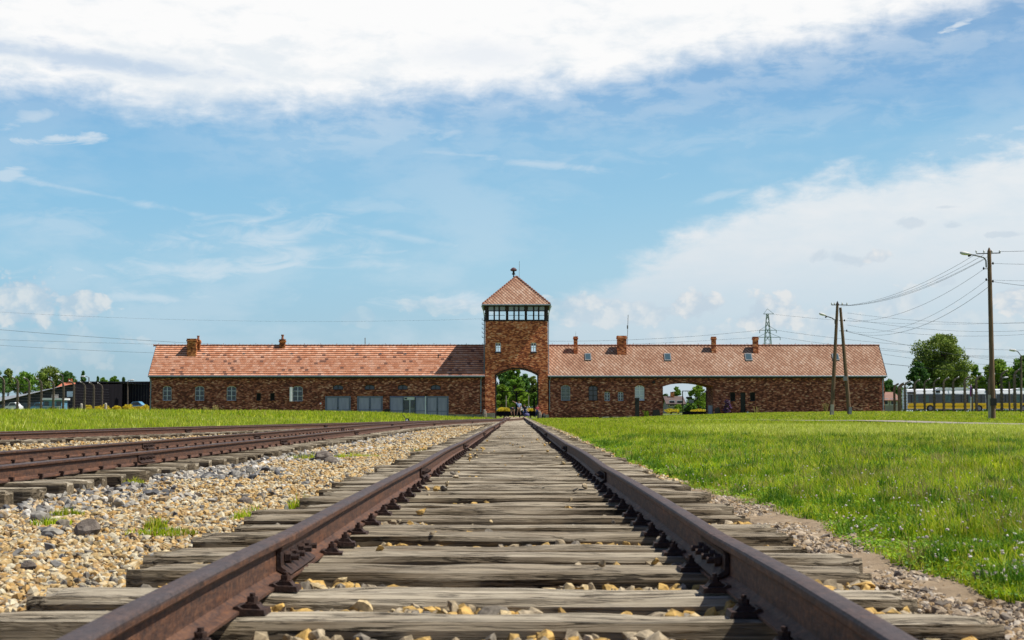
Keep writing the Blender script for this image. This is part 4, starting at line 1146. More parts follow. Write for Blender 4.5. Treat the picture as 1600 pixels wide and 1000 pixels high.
# disc sign on the wall, downpipes, plinths
p = P(501, 630.5, BY); m = MB(); m.tube([(p.x, BY - 0.04, p.z), (p.x, BY, p.z)], 0.2, 16); m.build('round_sign', M['red'], GH)
m = MB(); m.tube([(p.x, BY - 0.05, p.z), (p.x, BY - 0.042, p.z)], 0.12, 16); m.build('round_sign_face', M['white_paint'], GH)
def pipe(pts, r, par=GH, mat='zinc'): m = MB(); m.tube(pts, r, 8); return m.build('downpipe', M[mat], par)
pz = EZ2 - 0.05
xx = q(236, 600)[0]; pipe([(xx - 0.1, EF - 0.05, pz), (xx, BY - 0.10, pz - 0.5), (xx, BY - 0.10, 0.5)], 0.06)
xx = q(751.5, 600)[0]; pipe([(xx + 0.1, EF - 0.05, pz), (xx, BY - 0.10, pz - 0.4), (xx, BY - 0.10, 0.7)], 0.06)
xx = q(857.5, 600)[0]; pipe([(xx + 0.25, EF - 0.05, pz), (xx + 0.08, BY - 0.10, pz - 0.5), (xx + 0.08, BY - 0.10, 0.9)], 0.06)
xx = q(1379, 600)[0]; pipe([(xx + 0.1, EF - 0.05, pz), (xx, BY - 0.10, pz - 0.4), (xx, BY - 0.10, 0.6)], 0.06)
m = MB(); m.box(q(701, 650)[0], TX0 - 0.004, BY - 0.05, BY - 0.002, -0.5, q(720, 647.5)[1]); m.build('plinth', M['plinth'], GH)
# security lamp on the right wing
p = P(1021.5, 597.5, BY); m = MB(); m.box(p.x - 0.14, p.x + 0.14, BY - 0.3, BY, p.z - 0.12, p.z + 0.12); m.build('wall_lamp', M['black_iron'], GH)
# ---- tower
TDEP = 7.3; TW0 = TY + TDEP
tz_g0 = q(807, 502, TY)[1]      # bottom of the glazed band
tz_e = q(807, 477, TY)[1]
A0, A1 = q(773.5, 620, TY)[0], q(841.5, 620, TY)[0]
azs, azt = q(773, 585, TY)[1], q(807, 574.5, TY)[1]
tn = [(A0, -0.9)] + arch(A0, A1, -0.9, azs, azt, 16)[2:][::-1] + [(A1, -0.9)]
SM = [(774, 535.5, 782.5, 550), (829.5, 535.5, 838, 550)]
hl = [rpoly(rect(*r, Y=TY)) for r in SM]
out = [(TX0, -0.9)] + tn + [(TX1, -0.9), (TX1, tz_g0), (TX0, tz_g0)]
m = MB().plate(out, hl, TY, TY + 0.5); m.plate(out, hl, TW0 - 0.5, TW0)
m.box(TX0, TX0 + 0.5, TY + 0.5, TW0 - 0.5, -0.9, tz_g0); m.box(TX1 - 0.5, TX1, TY + 0.5, TW0 - 0.5, -0.9, tz_g0)
m.build('tower_wall', M['brick_tower'], GH)
lining(tn, TY + 0.5, TW0 - 0.5, 0.15, M['brick_arch'], 'passage_wall')
MB().box(TX0 + 0.5, TX1 - 0.5, TY + 0.5, TW0 - 0.5, tz_g0 - 0.25, tz_g0 - 0.05).build('tower_floor', M['timber_dark'], GH)
MB().box(TX0 + 0.12, TX1 - 0.12, TY + 0.9, TW0 - 0.6, azt + 0.4, azt + 0.6).build('tower_floor', M['timber_dark'], GH)
# brick ring round the arch
cx = (A0 + A1) / 2; top = arch(A0, A1, -0.9, azs, azt, 16)[2:]
def ring(top, w0, w1, y0, y1, name, mat):
    n = len(top); zc = min(t_[1] for t_ in top) - 3.5
    def off(a, b_, w): v = Vector((a - cx, b_ - zc)); v = v.normalized() * (v.length + w); return (cx + v.x, zc + v.y)
    i_ = [off(a, b_, w0) for a, b_ in top]; o_ = [off(a, b_, w1) for a, b_ in top]
    vs = [(a, y0, b_) for a, b_ in i_] + [(a, y0, b_) for a, b_ in o_] + [(a, y1, b_) for a, b_ in i_] + [(a, y1, b_) for a, b_ in o_]
    fs = []
    for i in range(n - 1): fs += [(i, i + 1, n + i + 1, n + i), (i, 2 * n + i, 2 * n + i + 1, i + 1), (n + i, n + i + 1, 3 * n + i + 1, 3 * n + i), (2 * n + i, 3 * n + i, 3 * n + i + 1, 2 * n + i + 1)]
    fs += [(0, n, 3 * n, 2 * n), (n - 1, 3 * n - 1, 4 * n - 1, 2 * n - 1)]
    m = MB(); m.add(vs, fs); return m.build(name, mat, GH)
ring(top, 0.02, 0.42, TY - 0.03, TY + 0.05, 'arch_bricks', M['brick_arch'])
ring(top, -0.14, -0.004, TY + 0.10, TY + 0.3, 'arch_lining', M['black_iron'])
for xa in (A0 + 0.004, A1 - 0.16): MB().box(xa, xa + 0.155, TY + 0.10, TY + 0.3, -0.3, azs - 0.02).build('arch_lining', M['black_iron'], GH)
for r in SM:
    w_ = window(r, 'frame_white', 0, 2, 2, 'glass_clear', Y=TY, sill=False)
    x0, x1, z0, z1 = rect(*r, Y=TY); MB().box(x0 - 0.07, x1 + 0.07, TY - 0.03, TY + 0.05, z0 - 0.16, z0 - 0.006).build('sill', M['timber_dark'], w_)
# glazed watch room: four sides, each three windows of three casements
TC = ((TX0 + TX1) / 2, (TY + TW0) / 2)
H0, H1 = tz_g0, tz_e
band0 = q(807, 478.5, TY)[1]; b1 = q(807, 486, TY)[1]; B1_ = b1; b2 = q(807, 499.5, TY)[1]
hw_ = (TX1 - TX0) / 2 + 0.0
wr = MB(); CPS = []
hwx = hw_ + 0.03; hd = TDEP / 2 + 0.03
for sx in (-1, 1):
    for sy in (-1, 1): CPS.append((sx, sy))
wr.box(TC[0] - hwx + .2, TC[0] + hwx - .2, TC[1] - hd + .2, TC[1] + hd - .2, H1 - 0.02, H1 + 0.08)
room = wr.build('watch_room', M['timber_dark'], GH)
for sx, sy in CPS: MB().box(*sorted((TC[0] + sx * hwx, TC[0] + sx * (hwx - 0.32))), *sorted((TC[1] + sy * hd, TC[1] + sy * (hd - 0.32))), H0 + 0.004, H1 + 0.1).build('corner_post', M['timber_dark'], room)
def side_frame(w2, plain):
    """3 groups of 3 casements across width 2*w2, built in local (u, z) and placed"""
    m = MB(); g = MB()
    def bx(u0, u1, z0, z1, d0, d1, tgt): tgt.append((u0, u1, z0, z1, d0, d1))
    fr = []; gl = []
    if plain: b1 = b2 + (band0 - 0.05 - b2) * .999
    else: b1 = B1_
    fr.append((-w2, w2, H0 + 0.004, b2, 0, 0.16)); fr.append((-w2, w2, band0 - 0.05, H1 + 0.1, 0, 0.16))
    gw = 2 * w2 / 3
    for k in range(3):
        u0 = -w2 + gw * k; u1 = u0 + gw
        if k: fr.append((u0 - 0.13, u0 + 0.13, b2, band0 - 0.05, -0.01, 0.15))
        a = u0 + (0.13 if k else 0.0); b_ = u1 - (0.13 if k < 2 else 0.0)
        cuts = [a, a + (b_ - a) * 0.36, a + (b_ - a) * 0.64, b_]
        for c in ([] if plain else cuts[1:-1]): fr.append((c - 0.09, c + 0.09, b2, band0 - 0.05, 0.01, 0.13))
        if not plain: fr.append((a, b_, b1 - 0.04, b1 + 0.05, 0.02, 0.12))
        zm = (b1 + b2) / 2
        for j in range(3):
            c0, c1_ = cuts[j] + 0.09, cuts[j + 1] - 0.09
            if not plain: fr.append((c0, c1_, zm - 0.022, zm + 0.022, 0.03, 0.10))
            gl.append((c0, c1_, b2, b1 - 0.04, 0.06, 0.072, 'clear'))
            if not plain: gl.append((c0, c1_, b1 + 0.05, band0 - 0.05, 0.06, 0.072, 'grey'))
    return fr, gl
def place_boxes(lst, sideidx, nm, mat):
    m = MB()
    for t_ in lst:
        u0, u1, z0, z1, d0, d1 = t_[:6]
        if sideidx == 0: m.box(TC[0] + u0, TC[0] + u1, TC[1] - hd + d0, TC[1] - hd + d1, z0, z1)
        elif sideidx == 1: m.box(TC[0] + u0, TC[0] + u1, TC[1] + hd - d1, TC[1] + hd - d0, z0, z1)
        elif sideidx == 2: m.box(TC[0] - hwx + d0, TC[0] - hwx + d1, TC[1] + u0, TC[1] + u1, z0, z1)
        else: m.box(TC[0] + hwx - d1, TC[0] + hwx - d0, TC[1] + u0, TC[1] + u1, z0, z1)
    return m.build(nm, mat, room)
for sidx, w2 in ((0, hwx - 0.33), (1, hwx - 0.33), (2, hd - 0.33), (3, hd - 0.33)):
    fr, gl = side_frame(w2, sidx == 1)
    place_boxes(fr, sidx, 'window_frame', M['timber_dark'])
    place_boxes([g_ for g_ in gl if g_[6] == 'clear'], sidx, 'pane', M['glass_clear'])
    if sidx != 1: place_boxes([g_ for g_ in gl if g_[6] == 'grey'], sidx, 'transom_pane', M['glass_grey'])
# tower roof: pyramid with overhang
ov0 = q(753.5, 476, TY - 0.45)[0]; ov1 = q(860, 476, TY - 0.45)[0]
ovd0, ovd1 = TY - 0.45, TW0 + 0.45
ez = q(807, 475.5, ovd0)[1]; apx = ((ov0 + ov1) / 2, TC[1]); az_ = P(805.5, 432, TC[1]).z
m = MB(); n = 17
for sd in range(4):
    for i in range(n):
        def lvl(t_, off):
            t_ = min(t_, 0.995)
            x0 = ov0 + (apx[0] - ov0) * t_; x1 = ov1 + (apx[0] - ov1) * t_; y0 = ovd0 + (apx[1] - ovd0) * t_; y1 = ovd1 + (apx[1] - ovd1) * t_
            z = ez + (az_ - ez) * t_ + off
            k = off * 0.5
            return [[(x0 - k, y0 - k, z), (x1 + k, y0 - k, z)], [(x1 + k, y0 - k, z), (x1 + k, y1 + k, z)], [(x1 + k, y1 + k, z), (x0 - k, y1 + k, z)], [(x0 - k, y1 + k, z), (x0 - k, y0 - k, z)]][sd]
        a = lvl(i / n, 0.025); b_ = lvl((i + 1) / n, 0.02); c = lvl(i / n, -0.03)
        m.add([a[0], a[1], b_[1], b_[0], c[0], c[1]], [(0, 1, 2, 3), (4, 5, 1, 0)])
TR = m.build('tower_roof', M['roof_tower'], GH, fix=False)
m = MB(); m.box(ov0 + 0.03, ov1 - 0.03, ovd0 + 0.03, ovd1 - 0.03, ez - 0.12, ez - 0.04); m.build('soffit', M['timber_dark'], TR)
m = MB()
for (a, b_) in (((ov0, ovd0), (ov1, ovd0)), ((ov0, ovd1), (ov1, ovd1)), ((ov0, ovd0), (ov0, ovd1)), ((ov1, ovd0), (ov1, ovd1))):
    m.tube([(a[0], a[1], ez - 0.06), (b_[0], b_[1], ez - 0.06)], 0.08, 8)
m.build('gutter', M['zinc'], TR)
m = MB()
for cxy in ((ov0, ovd0), (ov1, ovd0), (ov0, ovd1), (ov1, ovd1)):
    a = Vector((cxy[0], cxy[1], ez)); b_ = Vector((apx[0], apx[1], az_))
    m.tube([a + Vector((0, 0, .03)), b_ + Vector((0, 0, .03))], 0.07, 6)
    for i in range(16):
        p = a + (b_ - a) * ((i + 0.3) / 16); p2 = a + (b_ - a) * ((i + 0.75) / 16)
        m.tube([p + Vector((0, 0, .05)), p2 + Vector((0, 0, .07))], [0.12, 0.10], 6)
m.build('hip_tiles', M['ridge'], TR)
# siren
sp = P(802.5, 434, TC[1] - 0.2); m = MB(); zb0 = sp.z - 0.5; zt0 = P(803, 416.5, TC[1]).z
m.lathe([(0.07, 0), (0.07, zt0 - zb0 - 1.0), (0.2, zt0 - zb0 - 0.95), (0.2, zt0 - zb0 - 0.85), (0.12, zt0 - zb0 - 0.8), (0.13, zt0 - zb0 - 0.5)], (sp.x, sp.y, zb0)); sm = m.build('siren', M['black_iron'], TR)
m = MB(); m.lathe([(0.30, 0), (0.38, 0.08), (0.40, 0.16), (0.22, 0.34), (0.05, 0.42)], (sp.x, sp.y, zt0 - 0.55)); m.build('siren_cap', simple('siren_paint', (0.12, 0.05, 0.055), (0.07, 0.035, 0.04), 4, 0.6), TR)
stick(811.3, 433, 811.6, 408, TC[1], 0.02, 'lightning_rod', 'grey_metal', TR)
# tower downpipes with joggles
xp = TX0 - 0.10
pipe([(ov0 + 0.05, ovd0, ez - 0.1), (xp - 0.0, TY + 0.2, ez - 1.3), (xp, TY + 0.2, EZ2 - 0.1)], 0.06, mat='zinc')
m = MB()
for k in range(5): m.tube([(xp, TY + 0.2, 9.2 + k * 0.5), (xp - 0.25, TY + 0.2, 9.3 + k * 0.5), (xp - 0.25, TY + 0.2, 9.5 + k * 0.5)], 0.03, 5)
m.build('pipe_bracket', M['black_iron'], GH)
xp = TX1 + 0.09
pipe([(ov1 - 0.05, ovd0, ez - 0.1), (xp, TY + 0.2, ez - 1.3), (xp, TY + 0.2, EZ2 - 0.1)], 0.05)
m = MB()
for sx, xe in ((-1, TX0), (1, TX1)):
    m.tube([(xe + sx * 0.42, TY - 0.2, ez - 0.15), (xe + sx * 0.03, TY - 0.03, ez - 1.2)], 0.06, 5)
m.build('eaves_brace', M['white_paint'], TR)
MB().box(TX0 - 0.1, A0, TY - 0.28, TY - 0.002, -0.5, 0.62).build('plinth', M['plinth'], GH)
MB().box(A1, TX1 + 0.1, TY - 0.22, TY - 0.002, -0.5, 0.45).build('plinth', M['plinth'], GH)
# corner buttresses: dark weathered strip beside the tower
# main gate leaves
gy = TW0 - 1.0
gx0_, gx1_ = q(774.5, 620, gy)[0] + 0.0, q(840.5, 620, gy)[0]
gzt = P(807, 611.5, gy).z; gb0, gb1 = P(807, 650, gy).z, P(807, 642.5, gy).z
def gate_leaf(x0, x1, name_par, y, zt, zb0_, zb1_, diag=False):
    m = MB(); m.tube([(x0, y, zt), (x1, y, zt)], 0.045, 6)
    for x in (x0 + 0.05, x1 - 0.05): m.box(x - 0.05, x + 0.05, y - 0.05, y + 0.05, zb1_, zt)
    fr = m.build('gate', M['black_iron'], GH)
    MB().box(x0, x1, y - 0.04, y + 0.04, zb0_, zb1_).build('kick_board', M['black_iron'], fr)
    m = MB(); k = x0 + 0.35
    while k < x1 - 0.2: m.tube([(k, y, zb1_), (k, y, zt)], 0.008, 4); k += 0.35
    if diag: m.tube([(x0, y, zb1_), (x1, y, zt)], 0.05, 5)
    m.build('gate_wires', M['black_iron'], fr); return fr
xm = q(807, 620, gy)[0] - 0.0
gate_leaf(gx0_, xm, GH, gy, gzt, gb0, gb1); gate_leaf(xm, gx1_, GH, gy, gzt, gb0, gb1)
m = MB(); m.box(xm - 0.12, xm + 0.12, gy - 0.1, gy + 0.1, gb0, gzt - 0.3); m.box(xm - 0.3, xm + 0.3, gy - 0.1, gy + 0.1, gzt - 0.3, gzt - 0.12); m.build('gate_post', M['black_iron'], GH)
x_ = q(834.5, 620, gy)[0]; MB().box(x_ - 0.1, x_ + 0.1, gy - 0.1, gy + 0.1, gb0, P(834, 622, gy).z).build('gate_post', M['black_iron'], GH)
p = P(775.5, 615.5, gy - 0.15); MB().box(p.x - 0.22, p.x + 0.14, p.y - 0.02, p.y + 0.02, p.z - 0.15, p.z + 0.15).build('gate_plate', simple('green_plate', (0.02, 0.28, 0.2)), GH)
# road gate in the right archway
gy2 = BY + BD - 0.8
a0, a1 = q(1066, 630, gy2)[0], q(1104, 630, gy2)[0]
zt_, zb_, zk = P(1085, 611, gy2).z, P(1085, 648.5, gy2).z, P(1085, 643, gy2).z
g2 = gate_leaf(a0, a1, GH, gy2, zt_, zb_, zk, True)
for (u0, v0, u1, v1, mt, nm) in ((1072, 620, 1081.5, 623, 'black_iron', 'gate_plate'), (1076, 624.5, 1084, 629.5, 'white_paint', 'gate_plate')):
    a = P(u0, v0, gy2 - 0.08); b_ = P(u1, v1, gy2 - 0.08); MB().box(a.x, b_.x, a.y - 0.015, a.y + 0.015, b_.z, a.z).build(nm, M[mt], g2)
ra = lambda px, py, Y=BY: P(px, py, Y)

# ------------------------------------------------------------------ things by the gatehouse walls
def ground_at(px, Y): x = P(px, 640, Y).x; return Vector((x, Y, gz(x, Y)))
# dark post before the white window
g = ground_at(995.5, 161.5); t = thing('post', 'black post standing before the white arched window of the right wing', 'post', g)
MB().box(g.x - 0.22, g.x + 0.22, g.y - 0.2, g.y + 0.2, g.z, P(995, 624, 161.5).z).build('shaft', M['black_iron'], t)
MB().box(g.x - 0.26, g.x + 0.26, g.y - 0.24, g.y + 0.24, P(995, 624, 161.5).z, P(995, 621.5, 161.5).z).build('cap', M['frame_dark'], t)
# low concrete wall fragments in the lawn
g = ground_at(970, 150); t = thing('low_wall', 'low remains of a pale and black block wall in the lawn before the right wing', 'low wall', g)
for k in range(13):
    x0 = P(936 + k * 5.4, 652, 150).x; zt = P(936, 651, 150).z + random.uniform(-0.05, 0.05)
    MB().box(x0, x0 + 0.33, g.y, g.y + 0.5, g.z - 0.3, zt).build('block', M['concrete_light' if k % 3 else 'black_iron'], t)
g = ground_at(1026, 162.6); o = MB(); o.prism([(g.x - 0.45, g.z), (g.x + 0.45, g.z), (g.x + 0.3, g.z + 0.75), (g.x - 0.4, g.z + 0.7)], g.y, g.y + 0.5)
tag(o.build('box', M['black_iron'], None, g), 'black slanted box on the ground left of the road archway', 'box')
g = ground_at(1109.5, 164.8); t = thing('panel', 'grey framed board leaning by the right jamb of the road archway', 'board', g)
m = MB(); x0, x1, z0, z1 = rect(1105.5, 633, 1113, 647.5, 164.6); m.plate(rpoly((x0, x1, z0, z1)), [rpoly((x0 + 0.06, x1 - 0.06, z0 + 0.06, z1 - 0.06))], 164.3, 164.36); m.build('frame', M['grey_metal'], t)
MB().box(x0 + 0.06, x1 - 0.06, 164.32, 164.35, z0 + 0.06, z1 - 0.06).build('board', M['door_grey'], t)
for px_, lab in ((1122.5, 'dark upright crate leaning left of the purple bush'), ):
    g = ground_at(px_, 163.0); m = MB(); m.prism([(g.x - 0.35, g.z), (g.x + 0.3, g.z), (g.x + 0.1, g.z + 0.75), (g.x - 0.4, g.z + 0.6)], g.y, g.y + 0.4)
    tag(m.build('crate', M['black_iron'], None, g), lab, 'crate')
g = ground_at(1168.5, 163.2); t = thing('hose_reel', 'small black and white wheel shaped reel against the right wing', 'hose reel', g)
c = P(1168.5, 645.5, 163.2)
def disc(c, r0, r1, y0, y1, n=20):
    m = MB(); vs = []; fs = []
    for y in (y0, y1):
        for rr in (r0, r1):
            for k in range(n): vs.append((c.x + rr * math.cos(2 * math.pi * k / n), c.y + y, c.z + rr * math.sin(2 * math.pi * k / n)))
    for k in range(n):
        k2 = (k + 1) % n
        fs += [(k, k2, n + k2, n + k), (2 * n + k, 3 * n + k, 3 * n + k2, 2 * n + k2), (n + k, n + k2, 3 * n + k2, 3 * n + k), (k, 2 * n + k, 2 * n + k2, k2)]
    m.add(vs, fs); return m
disc(c, 0.17, 0.27, -0.05, 0.1).build('rim', M['black_iron'], t); disc(c, 0.07, 0.168, -0.04, 0.06).build('disc', M['white_paint'], t); disc(c, 0.004, 0.068, -0.05, 0.1).build('hub', M['black_iron'], t)
g = ground_at(605, 163.0); m = MB(); m.box(g.x - 0.35, g.x + 0.35, g.y - 0.2, g.y + 0.2, g.z - 0.1, P(605, 640, 163).z); m.box(g.x - 0.38, g.x + 0.38, g.y - 0.23, g.y + 0.23, P(605, 640, 163).z, P(605, 640, 163).z + 0.06)
tag(m.build('bin', M['black_iron'], None, g), 'small black bin between the second and third garage doors', 'bin')
# bollards and blocks at the tower foot
for px_, Y_, h_, lab in ((757, 161.5, 1.0, 'dark leaning stone at the left foot of the tower'), (843, 161.5, 0.8, 'dark stone at the right foot of the tower'), (849.5, 161.0, 0.55, 'low black box right of the tower archway')):
    g = ground_at(px_, Y_); m = MB(); w_ = 0.28
    m.lathe([(w_, -0.1), (w_ * 0.95, h_ * 0.5), (w_ * 0.6, h_ * 0.9), (w_ * 0.2, h_)], g, 7)
    tag(m.build('guard_stone', M['black_iron'] if px_ > 845 else M['rock'], None, g), lab, 'guard stone')
# point lever by the siding
g = Vector((P(636, 650, 84).x, 84, 0)); g.z = gz(g.x, 84) - 0.05; t = thing('switch_lever', 'black and white point lever standing in the grass beside the siding', 'switch lever', g)
MB().box(g.x - 0.25, g.x + 0.25, g.y - 0.12, g.y + 0.12, g.z, g.z + 0.10).build('base', M['black_iron'], t)
m = MB(); m.tube([(g.x, g.y, g.z + 0.1), (g.x - 0.10, g.y, g.z + 0.42), (g.x - 0.26, g.y, g.z + 0.62)], 0.02, 6); m.build('handle', M['black_iron'], t)
m = MB(); cc = Vector((g.x + 0.02, g.y, g.z + 0.28)); m.tube([cc + Vector((0, -0.05, 0)), cc + Vector((0, 0.05, 0))], 0.13, 14); m.build('counterweight', M['black_iron'], t)
m = MB(); m.prism([(cc.x - 0.12, cc.z + 0.01), (cc.x + 0.06, cc.z - 0.1), (cc.x + 0.02, cc.z + 0.09)], cc.y - 0.058, cc.y - 0.052); m.build('white_half', M['white_paint'], t)

# ------------------------------------------------------------------ people in the gateway
def skin(name, verts, edges, radii, mat, parent, root=0, sub=2):
    me = bpy.data.meshes.new(name); base = wloc(parent)
    me.from_pydata([tuple(Vector(v) - base) for v in verts], edges, [])
    o = bpy.data.objects.new(name, me); COL.objects.link(o); o.parent = parent
    me.materials.append(mat)
    md = o.modifiers.new('skin', 'SKIN'); md.use_smooth_shade = True
    sv = me.skin_vertices[0].data if me.skin_vertices else None
    if sv is None:
        bm = bmesh.new(); bm.from_mesh(me); bm.verts.layers.skin.verify(); bm.to_mesh(me); bm.free(); sv = me.skin_vertices[0].data
    for i, r_ in enumerate(radii): sv[i].radius = (r_, r_) if not isinstance(r_, tuple) else r_; sv[i].use_root = (i == root)
    ms = o.modifiers.new('sub', 'SUBSURF'); ms.levels = sub; ms.render_levels = sub
    return o
def person(label, base, J, top_mat, leg_mat, group=None, bare_legs=True, bag=False):
    """J: joints relative to base (x right, y away, z up)"""
    t = thing('person', label, 'person', base, group)
    B = Vector(base); j = {k: B + Vector(v) for k, v in J.items()}
    names = ['pelvis', 'waist', 'chest', 'neck', 'head', 'crown', 'shl', 'ell', 'wrl', 'hal', 'shr', 'elr', 'wrr', 'har', 'hil', 'knl', 'anl', 'tol', 'hir', 'knr', 'anr', 'tor']
    rad = [0.13, 0.12, 0.135, 0.055, 0.085, 0.075, 0.06, 0.042, 0.028, 0.03, 0.06, 0.042, 0.028, 0.03, 0.085, 0.058, 0.038, 0.035, 0.085, 0.058, 0.038, 0.035]
    ed = [(0, 1), (1, 2), (2, 3), (3, 4), (4, 5), (2, 6), (6, 7), (7, 8), (8, 9), (2, 10), (10, 11), (11, 12), (12, 13), (0, 14), (14, 15), (15, 16), (16, 17), (0, 18), (18, 19), (19, 20), (20, 21)]
    vs = [j[n] for n in names]
    # five fingers on each hand
    for hand, wr in ((9, 8), (13, 12)):
        d = (vs[hand] - vs[wr]).normalized(); s_ = d.cross(Vector((0, 1, 0.2))).normalized()
        for fi, (o_, ln) in enumerate(((-0.03, 0.075), (-0.011, 0.085), (0.009, 0.08), (0.028, 0.065), (-0.05, 0.045))):
            n0 = len(vs); st = vs[hand] + s_ * o_ * 0.6 if fi < 4 else vs[hand] - d * 0.02
            vs.append(st + d * ln * 0.55 + s_ * o_ * 0.6); vs.append(st + d * ln + s_ * o_ * 0.7 + Vector((0, -0.01, -0.005)))
            ed += [(hand, n0), (n0, n0 + 1)]; rad += [0.010, 0.008]
    skin('body', vs, ed, rad, M['skin'], t)
    # clothes
    skin('shirt', [j['pelvis'] + (j['waist'] - j['pelvis']) * 0.1, j['waist'], j['chest'], j['chest'] + (j['neck'] - j['chest']) * 0.55, j['shl'], j['shl'] + (j['ell'] - j['shl']) * 0.8, j['shr'], j['shr'] + (j['elr'] - j['shr']) * 0.8],
         [(0, 1), (1, 2), (2, 3), (2, 4), (4, 5), (2, 6), (6, 7)], [0.155, 0.15, 0.165, 0.08, 0.085, 0.065, 0.085, 0.065], top_mat, t, 2)
    f = 0.9 if bare_legs else 1.75
    def leg(a, b_, c): return [j[a], j[a] + (j[b_] - j[a]) * min(f, 0.95)] + ([j[b_], j[c] + (j[b_] - j[c]) * 0.15] if not bare_legs else [])
    l = leg('hil', 'knl', 'anl'); r_ = leg('hir', 'knr', 'anr'); vv = [j['pelvis']] + l + r_
    e = [(0, 1)] + [(i, i + 1) for i in range(1, len(l))] + [(0, len(l) + 1)] + [(i, i + 1) for i in range(len(l) + 1, len(l) + len(r_))]
    rr = [0.15] + ([0.11, 0.085] if bare_legs else [0.11, 0.08, 0.08, 0.06]) * 2
    skin('shorts' if bare_legs else 'trousers', vv, e, rr, leg_mat, t)
    for a, b_ in (('anl', 'tol'), ('anr', 'tor')):
        m = MB(); p, q2 = j[a] - Vector((0, 0, 0.03)), j[b_] - Vector((0, 0, 0.0))
        d = (q2 - p); d.z = 0; d = d.normalized() if d.length > 1e-4 else Vector((0, 1, 0))
        m.tube([p - d * 0.06 - Vector((0, 0, 0.02)), p + Vector((0, 0, 0.01)), q2 + d * 0.02 - Vector((0, 0, 0.0)), q2 + d * 0.07 - Vector((0, 0, 0.01))], [0.045, 0.055, 0.05, 0.03], 10)
        m.build('shoe', M['shoe'], t, smooth=True)
    h = j['head'] + (j['crown'] - j['head']) * 0.55; bm = bmesh.new(); bmesh.ops.create_icosphere(bm, subdivisions=3, radius=0.106)
    up = (j['crown'] - j['head']).normalized(); back = Vector(J['_back']).normalized()
    for v in bm.verts:
        if v.co.dot(up) < -0.02 and v.co.dot(back) < 0.03: v.co *= 0.75
    me = bpy.data.meshes.new('hair'); bm.to_mesh(me); bm.free(); me.materials.append(M['hair'])
    o = bpy.data.objects.new('hair', me); COL.objects.link(o); o.parent = t; o.location = h + back * 0.012 + up * 0.02 - B
    # face: nose and ears
    m = MB(); fr = -back; m.tube([h + fr * 0.085 + up * 0.01, h + fr * 0.125 - up * 0.03], [0.010, 0.018], 6)
    sd = up.cross(fr).normalized()
    for s_ in (-1, 1): m.tube([h + sd * s_ * 0.09 - up * 0.035, h + sd * s_ * 0.10 + up * 0.015], [0.014, 0.02], 6)
    m.build('face', M['skin'], t, smooth=True)
    m = MB()
    for s_ in (-1, 1): m.tube([h + fr * 0.088 + sd * s_ * 0.032 + up * 0.012, h + fr * 0.098 + sd * s_ * 0.032 + up * 0.012], 0.011, 6)
    m.build('eyes', M['shoe'], t)
    return t
st = dict(pelvis=(0, 0, .95), waist=(0, 0, 1.10), chest=(0.0, 0, 1.32), neck=(0.0, 0, 1.47), head=(-0.01, -0.01, 1.57), crown=(-0.02, -0.01, 1.66),
          shl=(-0.19, 0, 1.41), ell=(-0.40, -0.03, 1.55), wrl=(-0.62, -0.05, 1.66), hal=(-0.70, -0.06, 1.70), shr=(0.19, 0, 1.39), elr=(0.25, 0.02, 1.12), wrr=(0.20, -0.08, 0.90), har=(0.19, -0.10, 0.82),
          hil=(-0.10, 0, .90), knl=(-0.17, -0.03, .49), anl=(-0.24, 0, .09), tol=(-0.28, -0.13, .04), hir=(0.10, 0, .90), knr=(0.15, 0.0, .49), anr=(0.21, 0.04, .09), tor=(0.26, -0.09, .04), _back=(0.5, 1, 0))
def gp(px, Y, dz=0.0): x = P(px, 640, Y).x; return (x, Y, P(px, 650.5, Y).z + dz)
person('person in pale blue shirt and khaki shorts pointing left with a raised arm', gp(811, 162.3), st, M['shirt_blue'], M['khaki'])
be = dict(st); be.update(pelvis=(0, 0, .80), waist=(-0.02, -0.12, .92), chest=(-0.04, -0.30, .98), neck=(-0.05, -0.42, .95), head=(-0.05, -0.50, .90), crown=(-0.05, -0.57, .86),
          shl=(-0.22, -0.32, .96), ell=(-0.26, -0.38, .70), wrl=(-0.22, -0.36, .50), hal=(-0.21, -0.36, .43), shr=(0.14, -0.32, .96), elr=(0.18, -0.38, .70), wrr=(0.15, -0.36, .50), har=(0.14, -0.36, .43),
          hil=(-0.10, 0, .76), knl=(-0.15, -0.12, .43), anl=(-0.16, 0.04, .09), tol=(-0.17, -0.10, .04), hir=(0.10, 0, .76), knr=(0.14, -0.12, .43), anr=(0.15, 0.04, .09), tor=(0.16, -0.10, .04), _back=(0, 0.4, 1))
person('person in dark blue bending forward, left of the pointing person', gp(801.5, 162.6), be, M['shirt_navy'], M['khaki'])
b3_ = dict(st); b3_.update(pelvis=(0, 0, .62), waist=(-0.02, -0.05, .80), chest=(-0.04, -0.12, 1.0), neck=(-0.05, -0.16, 1.13), head=(-0.04, -0.20, 1.22), crown=(-0.04, -0.22, 1.30),
          shl=(-0.22, -0.12, 1.06), ell=(-0.28, -0.2, .82), wrl=(-0.2, -0.36, .68), hal=(-0.17, -0.42, .64), shr=(0.16, -0.12, 1.06), elr=(0.26, -0.2, .84), wrr=(0.34, -0.30, .66), har=(0.36, -0.34, .58),
          hil=(-0.10, 0, .58), knl=(-0.18, -0.36, .50), anl=(-0.18, -0.22, .09), tol=(-0.19, -0.36, .04), hir=(0.10, 0, .58), knr=(0.18, -0.36, .50), anr=(0.18, -0.22, .09), tor=(0.19, -0.36, .04), _back=(0, 1, 0.2))
person('person in black crouching with a bag right of the pointing person', gp(820, 162.5), b3_, M['shirt_black'], M['shirt_navy'], bare_legs=False)
g = Vector(gp(823, 162.0)); t = thing('bag', 'dark blue bag on the ground before the crouching person in black', 'bag', g)
